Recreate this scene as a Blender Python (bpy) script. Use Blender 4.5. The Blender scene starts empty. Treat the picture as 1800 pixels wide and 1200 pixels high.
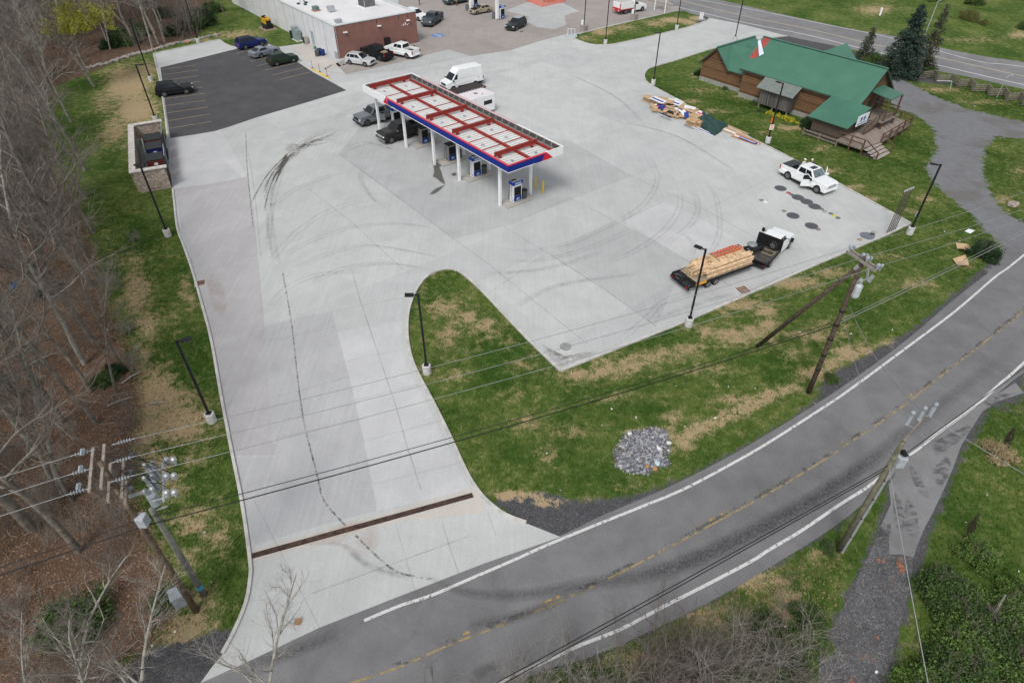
import bpy, bmesh, math, random
import numpy as np
from mathutils import Vector, Matrix
R = math.radians
random.seed(7); rng = np.random.default_rng(7)
S = bpy.context.scene
# ---------------------------------------------------------------- camera
CH, CF, CP = 31.0, 1125.0, R(40.3)
cam = bpy.data.cameras.new('camera'); co = bpy.data.objects.new('camera', cam)
S.collection.objects.link(co); S.camera = co
cam.sensor_width = 36; cam.lens = CF/1800*36; cam.clip_end = 3000; cam.clip_start = .1
co.location = (0, 0, CH); co.rotation_euler = (R(90)-CP, 0, 0)
S.render.resolution_x = 1024; S.render.resolution_y = 682
# ---------------------------------------------------------------- sky, sun, exposure
SUN_EL, SUN_AZ = R(52), R(200)
W = bpy.data.worlds.new('World'); S.world = W; W.use_nodes = True
nt = W.node_tree; nt.nodes.clear()
sky = nt.nodes.new('ShaderNodeTexSky'); sky.sky_type = 'NISHITA'; sky.sun_disc = False
sky.sun_elevation = SUN_EL; sky.sun_rotation = SUN_AZ; sky.air_density = 1.0; sky.dust_density = 3.5
hs = nt.nodes.new('ShaderNodeHueSaturation'); hs.inputs['Saturation'].default_value = .22
bg = nt.nodes.new('ShaderNodeBackground'); bg.inputs[1].default_value = .15
wo = nt.nodes.new('ShaderNodeOutputWorld')
nt.links.new(sky.outputs[0], hs.inputs['Color']); nt.links.new(hs.outputs[0], bg.inputs[0]); nt.links.new(bg.outputs[0], wo.inputs[0])
sl = bpy.data.lights.new('sun', 'SUN'); sl.energy = 1.45; sl.angle = R(16); sl.color = (1, .97, .93)
so = bpy.data.objects.new('sun', sl); S.collection.objects.link(so)
so.rotation_euler = (R(90)-SUN_EL, 0, math.pi-SUN_AZ)
S.view_settings.view_transform = 'Standard'; S.view_settings.look = 'None'
S.view_settings.exposure = .10; S.view_settings.gamma = 1
# ---------------------------------------------------------------- helpers
cF = np.array([0, math.cos(CP), -math.sin(CP)]); cU = np.array([0, math.sin(CP), math.cos(CP)])
def G(x, y, z=0.):
    "measured photograph position -> world point on the level z"
    d = np.array([x-900., 0, 0])+cU*(600-y)+cF*CF
    t = (z-CH)/d[2]; return Vector((d[0]*t, d[1]*t, z))
def pix(X, Y, Z):
    v = np.stack([X, Y, Z-CH], -1); w = v@cF
    return 900+CF*X/w, 600-CF*(v@cU)/w
def hgt(b, t):
    "height of an upright whose foot is at b and top at t"
    g = G(*b); best = (9e9, 0)
    for i in range(0, 1600):
        z = i*.01; x, y = pix(np.array(g.x), np.array(g.y), np.array(z)); best = min(best, (abs(y-t[1]), z))
    return best[1]
def tag(o, label=None, cat=None, group=None, kind=None):
    if label: o['label'] = label
    if cat: o['category'] = cat
    if group: o['group'] = group
    if kind: o['kind'] = kind
    return o
def link(o, parent=None):
    S.collection.objects.link(o)
    if parent: o.parent = parent
    return o
def empty(name, label, cat, loc=(0, 0, 0), rz=0, group=None):
    o = bpy.data.objects.new(name, None); link(o); o.location = loc; o.rotation_euler = (0, 0, rz)
    o.empty_display_size = .3
    return tag(o, label, cat, group)
def copy_tree(o, parent=None):
    c = o.copy(); link(c, parent)
    for ch in list(o.children): copy_tree(ch, c)
    return c
class MB:
    def __init__(s): s.v = []; s.f = []; s.m = []
    def add(s, vs, fs, mi=0):
        n = len(s.v); s.v += [tuple(p) for p in vs]
        for f in fs: s.f.append(tuple(n+i for i in f)); s.m.append(mi)
        return s
    def box(s, x0, y0, z0, x1, y1, z1, mi=0, M=None):
        if x0 > x1: x0, x1 = x1, x0
        if y0 > y1: y0, y1 = y1, y0
        if z0 > z1: z0, z1 = z1, z0
        vs = [Vector(p) for p in [(x0, y0, z0), (x1, y0, z0), (x1, y1, z0), (x0, y1, z0), (x0, y0, z1), (x1, y0, z1), (x1, y1, z1), (x0, y1, z1)]]
        if M: vs = [M@p for p in vs]
        return s.add(vs, [(0, 3, 2, 1), (4, 5, 6, 7), (0, 1, 5, 4), (1, 2, 6, 5), (2, 3, 7, 6), (3, 0, 4, 7)], mi)
    def bar(s, a, b, w, h=None, mi=0, up=(0, 0, 1)):
        a = Vector(a); b = Vector(b); h = h or w; d = (b-a).normalized(); u = Vector(up)
        if abs(d.dot(u)) > .98: u = Vector((1, 0, 0))
        x = d.cross(u).normalized(); u = x.cross(d)
        vs = [p+x*sx*w/2+u*sz*h/2 for p in (a, b) for sx, sz in ((-1, -1), (1, -1), (1, 1), (-1, 1))]
        return s.add(vs, [(0, 1, 2, 3), (7, 6, 5, 4), (0, 4, 5, 1), (1, 5, 6, 2), (2, 6, 7, 3), (3, 7, 4, 0)], mi)
    def tube(s, pts, rad, k=8, mi=0, cap=True):
        pts = [Vector(p) for p in pts]; n = len(pts)
        if not hasattr(rad, '__len__'): rad = [rad]*n
        vs = []; fs = []
        ref = None
        for i, p in enumerate(pts):
            d = (pts[min(i+1, n-1)]-pts[max(i-1, 0)]).normalized()
            if ref is None: ref = Vector((1, 0, 0)) if abs(d.x) < .8 else Vector((0, 1, 0))
            x = d.cross(ref).normalized(); y = d.cross(x)
            for j in range(k):
                a = 2*math.pi*j/k; vs.append(p+(x*math.cos(a)+y*math.sin(a))*rad[i])
        for i in range(n-1):
            for j in range(k):
                a = i*k+j; b = i*k+(j+1) % k; fs.append((a, b, b+k, a+k))
        if cap: fs.append(tuple(range(k-1, -1, -1))); fs.append(tuple((n-1)*k+j for j in range(k)))
        return s.add(vs, fs, mi)
    def prism(s, poly, h0, h1, mi=0):
        "extrude a flat xy polygon between two heights"
        n = len(poly); vs = [(p[0], p[1], h0) for p in poly]+[(p[0], p[1], h1) for p in poly]
        fs = [tuple(range(n-1, -1, -1)), tuple(range(n, 2*n))]+[(i, (i+1) % n, n+(i+1) % n, n+i) for i in range(n)]
        return s.add(vs, fs, mi)
    def side(s, prof, y0, y1, ins=None, mi=0):
        "extrude an xz outline across y; ins(z) narrows the upper part"
        n = len(prof); ins = ins or (lambda z: 0)
        vs = [(x, y0+ins(z), z) for x, z in prof]+[(x, y1-ins(z), z) for x, z in prof]
        fs = [tuple(range(n)), tuple(range(2*n-1, n-1, -1))]+[((i+1) % n, i, n+i, n+(i+1) % n) for i in range(n)]
        return s.add(vs, fs, mi)
    def build(s, name, mats, parent=None, smooth=False, bevel=0, fixn=False):
        me = bpy.data.meshes.new(name); me.from_pydata(s.v, [], s.f)
        for m in (mats if isinstance(mats, (list, tuple)) else [mats]): me.materials.append(m)
        if len(me.materials) > 1: me.polygons.foreach_set('material_index', s.m)
        if fixn:
            bm = bmesh.new(); bm.from_mesh(me); bmesh.ops.recalc_face_normals(bm, faces=bm.faces); bm.to_mesh(me); bm.free()
        if smooth: me.polygons.foreach_set('use_smooth', [True]*len(me.polygons))
        o = bpy.data.objects.new(name, me); link(o, parent)
        if bevel:
            b = o.modifiers.new('bevel', 'BEVEL'); b.width = bevel; b.segments = 2; b.limit_method = 'ANGLE'; b.angle_limit = R(30)
        return o
# ---------------------------------------------------------------- materials
MC = {}
def new_mat(name):
    m = bpy.data.materials.new(name); m.use_nodes = True; t = m.node_tree
    return m, t, t.nodes['Principled BSDF']
def N(t, typ, **kw):
    n = t.nodes.new(typ)
    for k, v in kw.items():
        if k in n.inputs: n.inputs[k].default_value = v
        else: setattr(n, k, v)
    return n
def ramp(t, fac, stops):
    r = t.nodes.new('ShaderNodeValToRGB'); e = r.color_ramp.elements
    while len(e) < len(stops): e.new(.5)
    for i, (p, c) in enumerate(stops): e[i].position = p; e[i].color = (*c, 1) if len(c) == 3 else c
    t.links.new(fac, r.inputs[0]); return r.outputs[0]
def mixc(t, fac, a, b, mode='MIX'):
    n = t.nodes.new('ShaderNodeMix'); n.data_type = 'RGBA'; n.blend_type = mode; n.clamp_factor = True
    for sock, v in ((n.inputs[0], fac), (n.inputs[6], a), (n.inputs[7], b)):
        if isinstance(v, (int, float)): sock.default_value = v
        elif isinstance(v, tuple): sock.default_value = (*v, 1)[:4]
        else: t.links.new(v, sock)
    return n.outputs[2]
def math_(t, op, a, b=0., c=None, clamp=False):
    n = t.nodes.new('ShaderNodeMath'); n.operation = op; n.use_clamp = clamp
    for i, v in enumerate((a, b, c)):
        if v is None: continue
        if isinstance(v, (int, float)): n.inputs[i].default_value = v
        else: t.links.new(v, n.inputs[i])
    return n.outputs[0]
def coords(t, kind='Object', scale=(1, 1, 1), rot=(0, 0, 0)):
    c = t.nodes.new('ShaderNodeTexCoord'); m = t.nodes.new('ShaderNodeMapping')
    m.inputs['Scale'].default_value = scale; m.inputs['Rotation'].default_value = rot
    t.links.new(c.outputs[kind], m.inputs[0]); return m.outputs[0]
def noise(t, vec, scale, detail=4, rough=.55, dist=0):
    n = N(t, 'ShaderNodeTexNoise', Scale=scale, Detail=detail, Roughness=rough, Distortion=dist)
    t.links.new(vec, n.inputs['Vector']); return n.outputs['Fac']
def bump(t, h, strength, dist=.02, bs=None):
    b = N(t, 'ShaderNodeBump', Strength=strength, Distance=dist); t.links.new(h, b.inputs['Height'])
    t.links.new(b.outputs[0], bs.inputs['Normal'])
def M(name, col, rough=.6, metal=0., var=.12, scale=3., coat=0., dirt=0., bmp=0., spec=.3):
    if name in MC: return MC[name]
    m, t, b = new_mat(name); v = coords(t)
    f = noise(t, v, scale, 6)
    lo = tuple(max(0, c*(1-var*1.6)) for c in col); hi = tuple(min(1, c*(1+var*1.6)) for c in col)
    c = ramp(t, f, [(.3, lo), (.7, hi)])
    if dirt:
        f2 = noise(t, v, scale*.35, 8, .65)
        c = mixc(t, math_(t, 'MULTIPLY', ramp(t, f2, [(.5, (0, 0, 0)), (.72, (1, 1, 1))]), dirt), c, (.09, .08, .065))
    t.links.new(c, b.inputs['Base Color']); b.inputs['Roughness'].default_value = rough; b.inputs['Metallic'].default_value = metal
    b.inputs['Specular IOR Level'].default_value = spec
    if coat: b.inputs['Coat Weight'].default_value = coat; b.inputs['Coat Roughness'].default_value = .08
    if bmp: bump(t, noise(t, v, scale*8, 3), bmp, .02, b)
    MC[name] = m; return m
def paint(name, col, metal=0.): return M('paint_'+name, col, .35, metal, .03, 2, coat=.4 if sum(col) > .3 else .05, dirt=.05, spec=.4 if sum(col) > .3 else .14)
white_p = M('white_paint', (.74, .75, .76), .45, var=.03, dirt=.06)
black_m = M('black_metal', (.014, .014, .016), .5, .0, .2, spec=.2)
glass_m = M('dark_glass', (.012, .016, .019), .08, 0, .15, spec=.35)
lglass_m = M('screen_glass', (.10, .14, .15), .06, 0, .3, spec=.9)
tyre_m = M('tyre_rubber', (.02, .02, .02), .85)
rim_m = M('rim_alloy', (.42, .42, .43), .35, .7)
chrome_m = M('chrome', (.55, .56, .58), .2, .9)
trim_m = M('black_trim', (.018, .018, .02), .65, spec=.2)
lamp_m = M('lamp_glass', (.62, .65, .68), .12, 0)
red_l = M('tail_lamp', (.35, .015, .012), .2)
steel_m = M('galvanised_steel', (.42, .44, .46), .42, .35, .15, 6)
wood_old = M('weathered_wood', (.19, .165, .14), .85, var=.3, scale=5, bmp=.4)
wood_brown = M('brown_rail_wood', (.11, .065, .042), .8, var=.3, scale=6)
lumber_m = M('fresh_lumber', (.56, .40, .23), .7, var=.18, scale=4)
card_m = M('cardboard', (.42, .29, .17), .8, var=.15, scale=3)
concb_m = M('cast_concrete', (.50, .50, .49), .85, var=.1, scale=4, bmp=.2, dirt=.15)
yellow_m = M('yellow_paint', (.72, .48, .02), .5, var=.06)
# --- concrete paving
def concrete_mat(name, col, streak=.06, warm=None):
    m, t, b = new_mat(name); v = coords(t, 'Object', rot=(0, 0, R(51.5)))
    big = noise(t, v, .035, 5, .5); mid = noise(t, v, .35, 7, .62, .6); fine = noise(t, v, 7, 5, .7)
    st = noise(t, coords(t, 'Object', (3.2, .12, 1), (0, 0, R(51.5))), 1.2, 5, .6)
    c = mixc(t, ramp(t, big, [(.35, (0, 0, 0)), (.65, (1, 1, 1))]), tuple(x*.95 for x in col), tuple(min(1, x*1.04) for x in col))
    c = mixc(t, .65, c, ramp(t, mid, [(.3, (.44, .44, .44)), (.7, (.56, .56, .56))]), 'OVERLAY')
    c = mixc(t, .3, c, ramp(t, st, [(.3, (.5-streak*1.5,)*3), (.7, (.5+streak,)*3)]), 'OVERLAY')
    c = mixc(t, .5, c, ramp(t, fine, [(.25, (.42, .42, .42)), (.75, (.58, .58, .58))]), 'OVERLAY')
    sp = t.nodes.new('ShaderNodeSeparateXYZ'); t.links.new(v, sp.inputs[0]); cb = t.nodes.new('ShaderNodeCombineXYZ')
    t.links.new(math_(t, 'FLOOR', math_(t, 'DIVIDE', sp.outputs[0], 5.2)), cb.inputs[0]); t.links.new(math_(t, 'FLOOR', math_(t, 'DIVIDE', sp.outputs[1], 8.5)), cb.inputs[1])
    wn_ = N(t, 'ShaderNodeTexWhiteNoise', noise_dimensions='2D'); t.links.new(cb.outputs[0], wn_.inputs['Vector'])
    c = mixc(t, 1., c, ramp(t, wn_.outputs['Value'], [(0, (.475, .475, .478)), (1, (.522, .522, .520))]), 'OVERLAY')
    # wear blotches
    bl = ramp(t, noise(t, v, .16, 9, .72, 1.2), [(.56, (0, 0, 0)), (.74, (1, 1, 1))])
    c = mixc(t, math_(t, 'MULTIPLY', bl, .16), c, (.27, .26, .25))
    t.links.new(c, b.inputs['Base Color']); b.inputs['Roughness'].default_value = .9; b.inputs['Specular IOR Level'].default_value = .2
    bump(t, fine, .15, .01, b); return m
conc = concrete_mat('concrete_paving', (.438, .450, .448))
conc_dark = concrete_mat('concrete_slab_greyblue', (.398, .402, .412), .08)
conc_purple = concrete_mat('concrete_slab_dull', (.385, .378, .385), .08)
conc_light = concrete_mat('concrete_slab_pale', (.47, .475, .48), .03)
conc_mid = concrete_mat('concrete_slab_mid', (.392, .40, .40), .07)
conc_tan = concrete_mat('concrete_band_tan', (.46, .435, .40), .04)
conc_old = concrete_mat('worn_forecourt', (.30, .275, .26), .07)
kerb_m = M('kerb_concrete', (.47, .46, .44), .85, var=.12, scale=1.5, dirt=.12, bmp=.2)
def asphalt_mat(name, col, agg=.3, crack=True):
    m, t, b = new_mat(name); v = coords(t)
    fine = noise(t, v, 22, 3, .8); mid = noise(t, v, .5, 8, .65, .4); big = noise(t, v, .07, 4)
    c = mixc(t, ramp(t, big, [(.35, (0, 0, 0)), (.65, (1, 1, 1))]), tuple(x*.88 for x in col), tuple(x*1.12 for x in col))
    c = mixc(t, .8, c, ramp(t, mid, [(.3, (.40, .40, .40)), (.7, (.60, .60, .60))]), 'OVERLAY')
    c = mixc(t, agg, c, ramp(t, fine, [(.35, (.1, .1, .1)), (.68, (.95, .95, .95))]), 'OVERLAY')
    t.links.new(c, b.inputs['Base Color']); b.inputs['Roughness'].default_value = .88; b.inputs['Specular IOR Level'].default_value = .25
    bump(t, fine, .4, .01, b); return m
asph_road = asphalt_mat('road_asphalt', (.165, .165, .169), .25)
asph_new = asphalt_mat('parking_asphalt', (.068, .068, .073), .3)
asph_top = asphalt_mat('highway_asphalt', (.19, .19, .195), .3)
asph_patch = asphalt_mat('patch_asphalt', (.185, .185, .188), .3)
asph_dark = asphalt_mat('shoulder_asphalt', (.085, .085, .088), .5)
def gravel_mat(name, cols, sc=9., rust=0.):
    m, t, b = new_mat(name); v = coords(t)
    vo = N(t, 'ShaderNodeTexVoronoi', Scale=sc); t.links.new(v, vo.inputs['Vector'])
    g = ramp(t, vo.outputs['Color'], [(.0, cols[0]), (.5, cols[1]), (.85, cols[2]), (1., cols[3])])
    c = mixc(t, .75, g, ramp(t, noise(t, v, .8, 8, .7), [(.3, (.3, .3, .3)), (.7, (.68, .68, .68))]), 'OVERLAY')
    if rust:
        f = ramp(t, noise(t, v, .55, 4, .6), [(.66, (0, 0, 0)), (.74, (1, 1, 1))]); c = mixc(t, math_(t, 'MULTIPLY', f, rust), c, (.30, .13, .065))
    t.links.new(c, b.inputs['Base Color']); b.inputs['Roughness'].default_value = .95; b.inputs['Specular IOR Level'].default_value = .2
    bump(t, vo.outputs['Distance'], .8, .04, b); return m
gravel_track = gravel_mat('gravel_track', [(.055, .054, .057), (.10, .098, .10), (.15, .15, .158), (.32, .32, .33)], 17, .3)
gravel_drive = gravel_mat('gravel_drive', [(.13, .13, .14), (.17, .172, .185), (.21, .215, .23), (.28, .28, .29)], 20)
# alpha stains
def stain_mat(name, col, amt, sc=1.5, sharp=(.35, .65), stretch=(1, 1, 1), rot=0.):
    m, t, b = new_mat(name); v = coords(t, 'Object', stretch, (0, 0, rot))
    f = ramp(t, noise(t, v, sc, 8, .7, .5), [(sharp[0], (0, 0, 0)), (sharp[1], (1, 1, 1))])
    at = t.nodes.new('ShaderNodeAttribute'); at.attribute_name = 'fade'
    a = math_(t, 'MULTIPLY', math_(t, 'MULTIPLY', f, amt), at.outputs['Fac'])
    b.inputs['Base Color'].default_value = (*col, 1); b.inputs['Roughness'].default_value = .9; b.inputs['Specular IOR Level'].default_value = .2
    t.links.new(a, b.inputs['Alpha']); return m
skid_m = stain_mat('tyre_rubber_marks', (.14, .14, .145), .25, 1.6, (.3, .75))
streak_m = stain_mat('dark_road_streak', (.05, .05, .052), .6, 7, (.3, .75))
mud_m = stain_mat('damp_mud_stain', (.25, .235, .21), .46, 3.0, (.32, .66))
rust_m = stain_mat('rust_stain', (.44, .26, .20), .30, .9, (.35, .75))
wet_m = stain_mat('dried_wet_stain', (.12, .118, .105), .85, 1.4, (.25, .4))
joint_m = stain_mat('joint_sealant', (.22, .22, .22), .36, .7, (.25, .7))
crack_m = stain_mat('broken_joint', (.08, .08, .082), .7, 3.5, (.42, .62))
# ---------------------------------------------------------------- ground sheet with patch masks
def sdf_poly(px, py, poly):
    P = np.array(poly, float); n = len(P); d = np.full(px.shape, 1e9); inside = np.zeros(px.shape, bool)
    for i in range(n):
        a = P[i]; b = P[(i+1) % n]; e = b-a; L = e@e+1e-9
        t = np.clip(((px-a[0])*e[0]+(py-a[1])*e[1])/L, 0, 1)
        d = np.minimum(d, np.hypot(px-a[0]-t*e[0], py-a[1]-t*e[1]))
        c = ((a[1] > py) != (b[1] > py)) & (px < (b[0]-a[0])*(py-a[1])/((b[1]-a[1]) or 1e-9)+a[0]); inside ^= c
    return np.where(inside, -d, d)
def wpoly(poly, z=0): return [G(*p, z) for p in poly]
def soft(X, Y, poly, w):
    P = [(p.x, p.y) for p in wpoly(poly)]; return np.clip(.5-sdf_poly(X, Y, P)/w, 0, 1)
LITTER = [(-900, -130), (470, -130), (400, -60), (368, 15), (350, 62), (300, 76), (245, 95), (200, 110), (160, 128), (100, 150), (70, 200), (75, 260), (110, 330), (150, 400), (170, 480), (190, 540), (215, 600), (240, 660), (245, 720), (232, 790), (225, 850), (245, 900), (270, 960), (290, 1010), (300, 1060), (285, 1110), (255, 1145), (215, 1165), (190, 1300), (180, 1900), (-900, 1900)]
SCRUB = [(600, 1500), (900, 1225), (1100, 1150), (1250, 1075), (1340, 1025), (1420, 985), (1470, 960), (1500, 960), (1480, 1010), (1450, 1080), (1420, 1150), (1410, 1400)]
GRAVELS = [([(862, 880), (890, 868), (960, 866), (1010, 880), (1060, 880), (1130, 866), (1220, 832), (1310, 784), (1400, 727), (1436, 700), (1445, 672), (1480, 645), (1525, 622), (1600, 581), (1680, 514), (1740, 460), (1800, 408), (1800, 470), (1500, 705), (1270, 830), (1040, 935), (985, 945), (920, 925)], 1.6),
           ([(205, 1170), (260, 1145), (330, 1120), (385, 1105), (412, 1108), (395, 1150), (350, 1200), (320, 1400), (150, 1400)], 1.5),
           ([(640, 1500), (900, 1205), (1100, 1130), (1250, 1055), (1340, 1005), (1420, 960), (1480, 918), (1530, 870), (1560, 840), (1590, 800), (1500, 860), (1400, 930), (1200, 1040), (900, 1170)], 1.8),
           ([(1545, 800), (1700, 690), (1800, 620), (1800, 700), (1740, 720), (1712, 770), (1690, 800), (1672, 850), (1640, 930), (1620, 990), (1600, 1060), (1585, 1110), (1562, 1200), (1560, 1400), (1425, 1400), (1438, 1150), (1470, 1080), (1505, 1010), (1540, 935), (1560, 870)], 1.6)]
DRIVE = [(1560, 125), (1590, 142), (1640, 168), (1700, 192), (1800, 215), (2000, 260), (2000, 300), (1800, 245), (1750, 240), (1732, 262), (1726, 300), (1742, 340), (1764, 372), (1800, 392), (1900, 420), (1800, 470), (1745, 500), (1738, 480), (1758, 455), (1758, 430), (1725, 400), (1712, 380), (1685, 360), (1650, 330), (1635, 312), (1628, 292), (1648, 262), (1640, 226), (1610, 202), (1575, 190), (1550, 160)]
TOPGRAV = [(1262, 78), (1330, 62), (1384, 62), (1450, 74), (1520, 96), (1560, 118), (1640, 132), (1700, 150), (1640, 150), (1560, 132), (1500, 125), (1420, 90), (1340, 78)]
STRAW = [(225,150,45,40,1.),(240,190,40,34,1.1),(200,230,34,30,.7),(255,120,25,16,.8),(185,180,25,25,.6),(230,250,20,30,.4),(230,455,34,14,.6),(240,510,26,50,.8),(325,505,8,26,.75),(340,525,6,20,.6),(257,570,24,30,.9),(300,560,16,20,.4),(250,630,20,40,.7),(275,700,48,60,1.1),(305,745,60,36,1.2),(245,765,30,40,1.),(330,700,30,40,.6),(270,810,38,26,1.),(330,800,30,30,.5),(300,860,30,36,.7),(340,915,50,26,.8),(380,945,30,34,.7),(330,980,30,30,.6),(270,1000,22,40,.8),(350,1060,30,30,.8),(320,1108,44,22,1.2),(380,1090,20,18,.7),
 (780,540,36,20,.75),(825,556,26,14,.8),(855,575,30,20,.8),(765,480,18,6,.7),(740,510,8,18,.7),(790,590,26,34,.55),(774,604,10,12,.8),(895,602,22,9,.8),(915,640,28,10,.8),(935,622,12,7,.8),(850,610,14,10,.5),(865,590,20,12,.6),(745,650,12,8,.8),(800,660,30,10,.4),(900,690,30,12,.4),
 (1030,660,44,14,.9),(1085,645,60,18,.85),(1140,628,60,14,.75),(1070,605,22,8,.6),(1240,583,14,9,1.2),(1212,572,14,5,1.),(1300,535,60,14,.9),(1348,548,22,11,1.2),(1390,497,60,13,.85),(1350,570,18,11,1.),(1460,480,30,10,.9),(1300,590,60,18,.8),(1200,615,50,12,.7),(1240,650,60,12,.5),(1290,700,34,10,.7),(1180,733,15,12,1.),(1168,768,14,16,1.2),(1205,785,17,10,1.1),(1098,795,7,34,.9),(1115,760,20,8,.9),(930,745,30,14,.6),(1000,760,40,15,.5),(960,800,20,20,.6),(1080,700,60,10,.5),(985,655,50,5,.6),
 (905,872,42,8,1.4),(955,882,34,8,1.),(1030,888,20,7,.9),(985,885,14,10,1.),(1110,855,30,6,.7),(1440,590,60,14,.6),(1520,610,20,12,.7),(1470,570,50,10,.5),(1490,620,28,13,1.1),(1430,655,34,12,1.1),(1462,640,20,10,.9),(1395,680,34,6,.8),(1390,620,30,9,.8),(1560,600,16,6,.8),(1600,500,40,9,.6),(1560,450,30,6,.6),
 (1212,178,18,4,.7),(1260,196,22,5,.7),(1230,160,26,5,.5),(1340,235,16,5,.5),(1300,170,16,6,.4),(1230,130,30,6,.4),(1440,262,16,5,.7),(1465,300,20,6,.7),(1500,330,26,6,.7),(1530,350,22,6,.6),(1400,225,40,4,1.),(1490,250,30,6,.8),(1600,370,20,6,.5),(1630,350,16,8,.6),(1540,400,20,6,.4),(1700,470,20,6,.5),
 (1062,56,26,8,.9),(1100,48,30,7,.7),(1182,36,24,5,1.3),(1150,42,22,6,.8),(1212,40,14,5,1.2),(1030,66,14,5,.6),(1225,32,14,5,1.1),(420,60,50,8,.7),(360,72,16,5,.6),(1540,18,34,10,.8),(1480,58,60,5,.6),(1700,70,60,6,.5),(1790,62,30,8,.8),(1650,158,60,5,.6),(1740,180,50,5,.6),(1760,350,20,12,.6),(1790,300,18,14,.5),
 (1330,1020,50,18,.8),(1390,1060,26,36,1.),(1250,1085,60,16,.8),(1120,1160,60,20,.8),(1440,975,30,10,.8)]
TRACK = [(1195, 772), (1240, 748), (1290, 726), (1340, 700), (1380, 684)]
DITCH = [(1800, 738), (1772, 776), (1745, 840), (1728, 870), (1710, 910), (1702, 960), (1712, 1010)]
def near_line(X, Y, line, w):
    d = np.full(X.shape, 1e9); P = [G(*p) for p in line]
    for a, b in zip(P, P[1:]):
        ex, ey = b.x-a.x, b.y-a.y; t = np.clip(((X-a.x)*ex+(Y-a.y)*ey)/(ex*ex+ey*ey), 0, 1)
        d = np.minimum(d, np.hypot(X-a.x-t*ex, Y-a.y-t*ey))
    return np.clip(1.5-d/w, 0, 1)
def make_ground():
    xs = np.concatenate([[-900, -500, -300, -180], np.arange(-130, 130.1, .55), [180, 300, 500, 900]])
    ys = np.concatenate([[-400, -150, -40], np.arange(-2, 190.1, .55), [240, 330, 500, 900, 1600]])
    X, Y = np.meshgrid(xs, ys); nx, ny = len(xs), len(ys)
    px, py = pix(X, np.maximum(Y, -8), np.zeros_like(X))
    straw = np.zeros_like(X)
    for cx, cy, rx, ry, a in STRAW: straw = np.maximum(straw, a*(1.08 if cx < 420 else 1.)*np.exp(-((px-cx)/rx)**2-((py-cy)/ry)**2))
    straw = np.maximum(straw, near_line(X, Y, TRACK, .5)*.9)
    litter = soft(X, Y, LITTER, 3.); litter = np.maximum(litter, .42*soft(X, Y, SCRUB, 3.))
    grav = np.zeros_like(X)
    for p, w in GRAVELS: grav = np.maximum(grav, soft(X, Y, p, w))
    grav = np.maximum(grav, .75*soft(X, Y, TOPGRAV, 3.)); drive = soft(X, Y, DRIVE, 2.2)
    dark = near_line(X, Y, DITCH, .16)
    Z = np.zeros_like(X); v = np.stack([X, Y, Z], -1).reshape(-1, 3)
    i = np.arange(nx*ny).reshape(ny, nx)
    f = np.stack([i[:-1, :-1], i[:-1, 1:], i[1:, 1:], i[1:, :-1]], -1).reshape(-1, 4)
    me = bpy.data.meshes.new('ground'); me.vertices.add(len(v)); me.vertices.foreach_set('co', v.ravel())
    me.loops.add(f.size); me.loops.foreach_set('vertex_index', f.ravel().astype(np.int32))
    me.polygons.add(len(f)); me.polygons.foreach_set('loop_start', np.arange(0, f.size, 4).astype(np.int32)); me.polygons.foreach_set('loop_total', np.full(len(f), 4, np.int32))
    me.update(calc_edges=True)
    far = np.clip((Y-95)/60, 0, 1)
    for nm, a in (('straw', straw), ('litter', litter), ('gravel', grav), ('drive', drive), ('ditch', dark), ('field', far)):
        at = me.attributes.new(nm, 'FLOAT', 'POINT'); at.data.foreach_set('value', a.ravel().astype(np.float32))
    m, t, b = new_mat('ground_cover'); vec = coords(t)
    def A(n): a = t.nodes.new('ShaderNodeAttribute'); a.attribute_name = n; return a.outputs['Fac']
    n_f = noise(t, vec, 9, 5, .75); n_m = noise(t, vec, 1.4, 7, .68, .3); n_b = noise(t, vec, .16, 6, .6, .5); n_x = noise(t, vec, 28, 3, .8)
    blade = noise(t, coords(t, 'Object', (1, .35, 1), (0, 0, .6)), 14, 4, .8, 1.2)
    green = mixc(t, ramp(t, n_b, [(.35, (0, 0, 0)), (.65, (1, 1, 1))]), (.038, .080, .014), (.098, .142, .034))
    green = mixc(t, .9, green, ramp(t, blade, [(.3, (.24, .24, .24)), (.7, (.74, .74, .74))]), 'OVERLAY')
    green = mixc(t, .7, green, ramp(t, n_m, [(.35, (.33, .36, .3)), (.68, (.68, .66, .6))]), 'OVERLAY')
    strawc = mixc(t, ramp(t, blade, [(.3, (0, 0, 0)), (.72, (1, 1, 1))]), (.24, .18, .095), (.52, .41, .25))
    strawc = mixc(t, ramp(t, n_m, [(.45, (0, 0, 0)), (.75, (1, 1, 1))]), strawc, (.38, .27, .17))
    s = math_(t, 'ADD', math_(t, 'MULTIPLY', A('straw'), 1.15), math_(t, 'MULTIPLY', math_(t, 'SUBTRACT', n_m, .48), 3.0))
    s = math_(t, 'ADD', s, math_(t, 'MULTIPLY', math_(t, 'SUBTRACT', blade, .5), 2.4))
    s = math_(t, 'ADD', s, math_(t, 'MULTIPLY', math_(t, 'SUBTRACT', n_b, .48), 1.4))
    olive = mixc(t, ramp(t, blade, [(.3, (0, 0, 0)), (.7, (1, 1, 1))]), (.066, .098, .022), (.185, .20, .070))
    c = mixc(t, ramp(t, s, [(.08, (0, 0, 0)), (.68, (.85, .85, .85))]), green, olive)
    c = mixc(t, ramp(t, math_(t, 'ADD', s, math_(t, 'MULTIPLY', math_(t, 'SUBTRACT', n_x, .5), 1.2)), [(.5, (0, 0, 0)), (1.25, (.9, .9, .9))]), c, strawc)
    lit = mixc(t, ramp(t, n_x, [(.3, (0, 0, 0)), (.7, (1, 1, 1))]), (.045, .029, .021), (.185, .115, .080))
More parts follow.
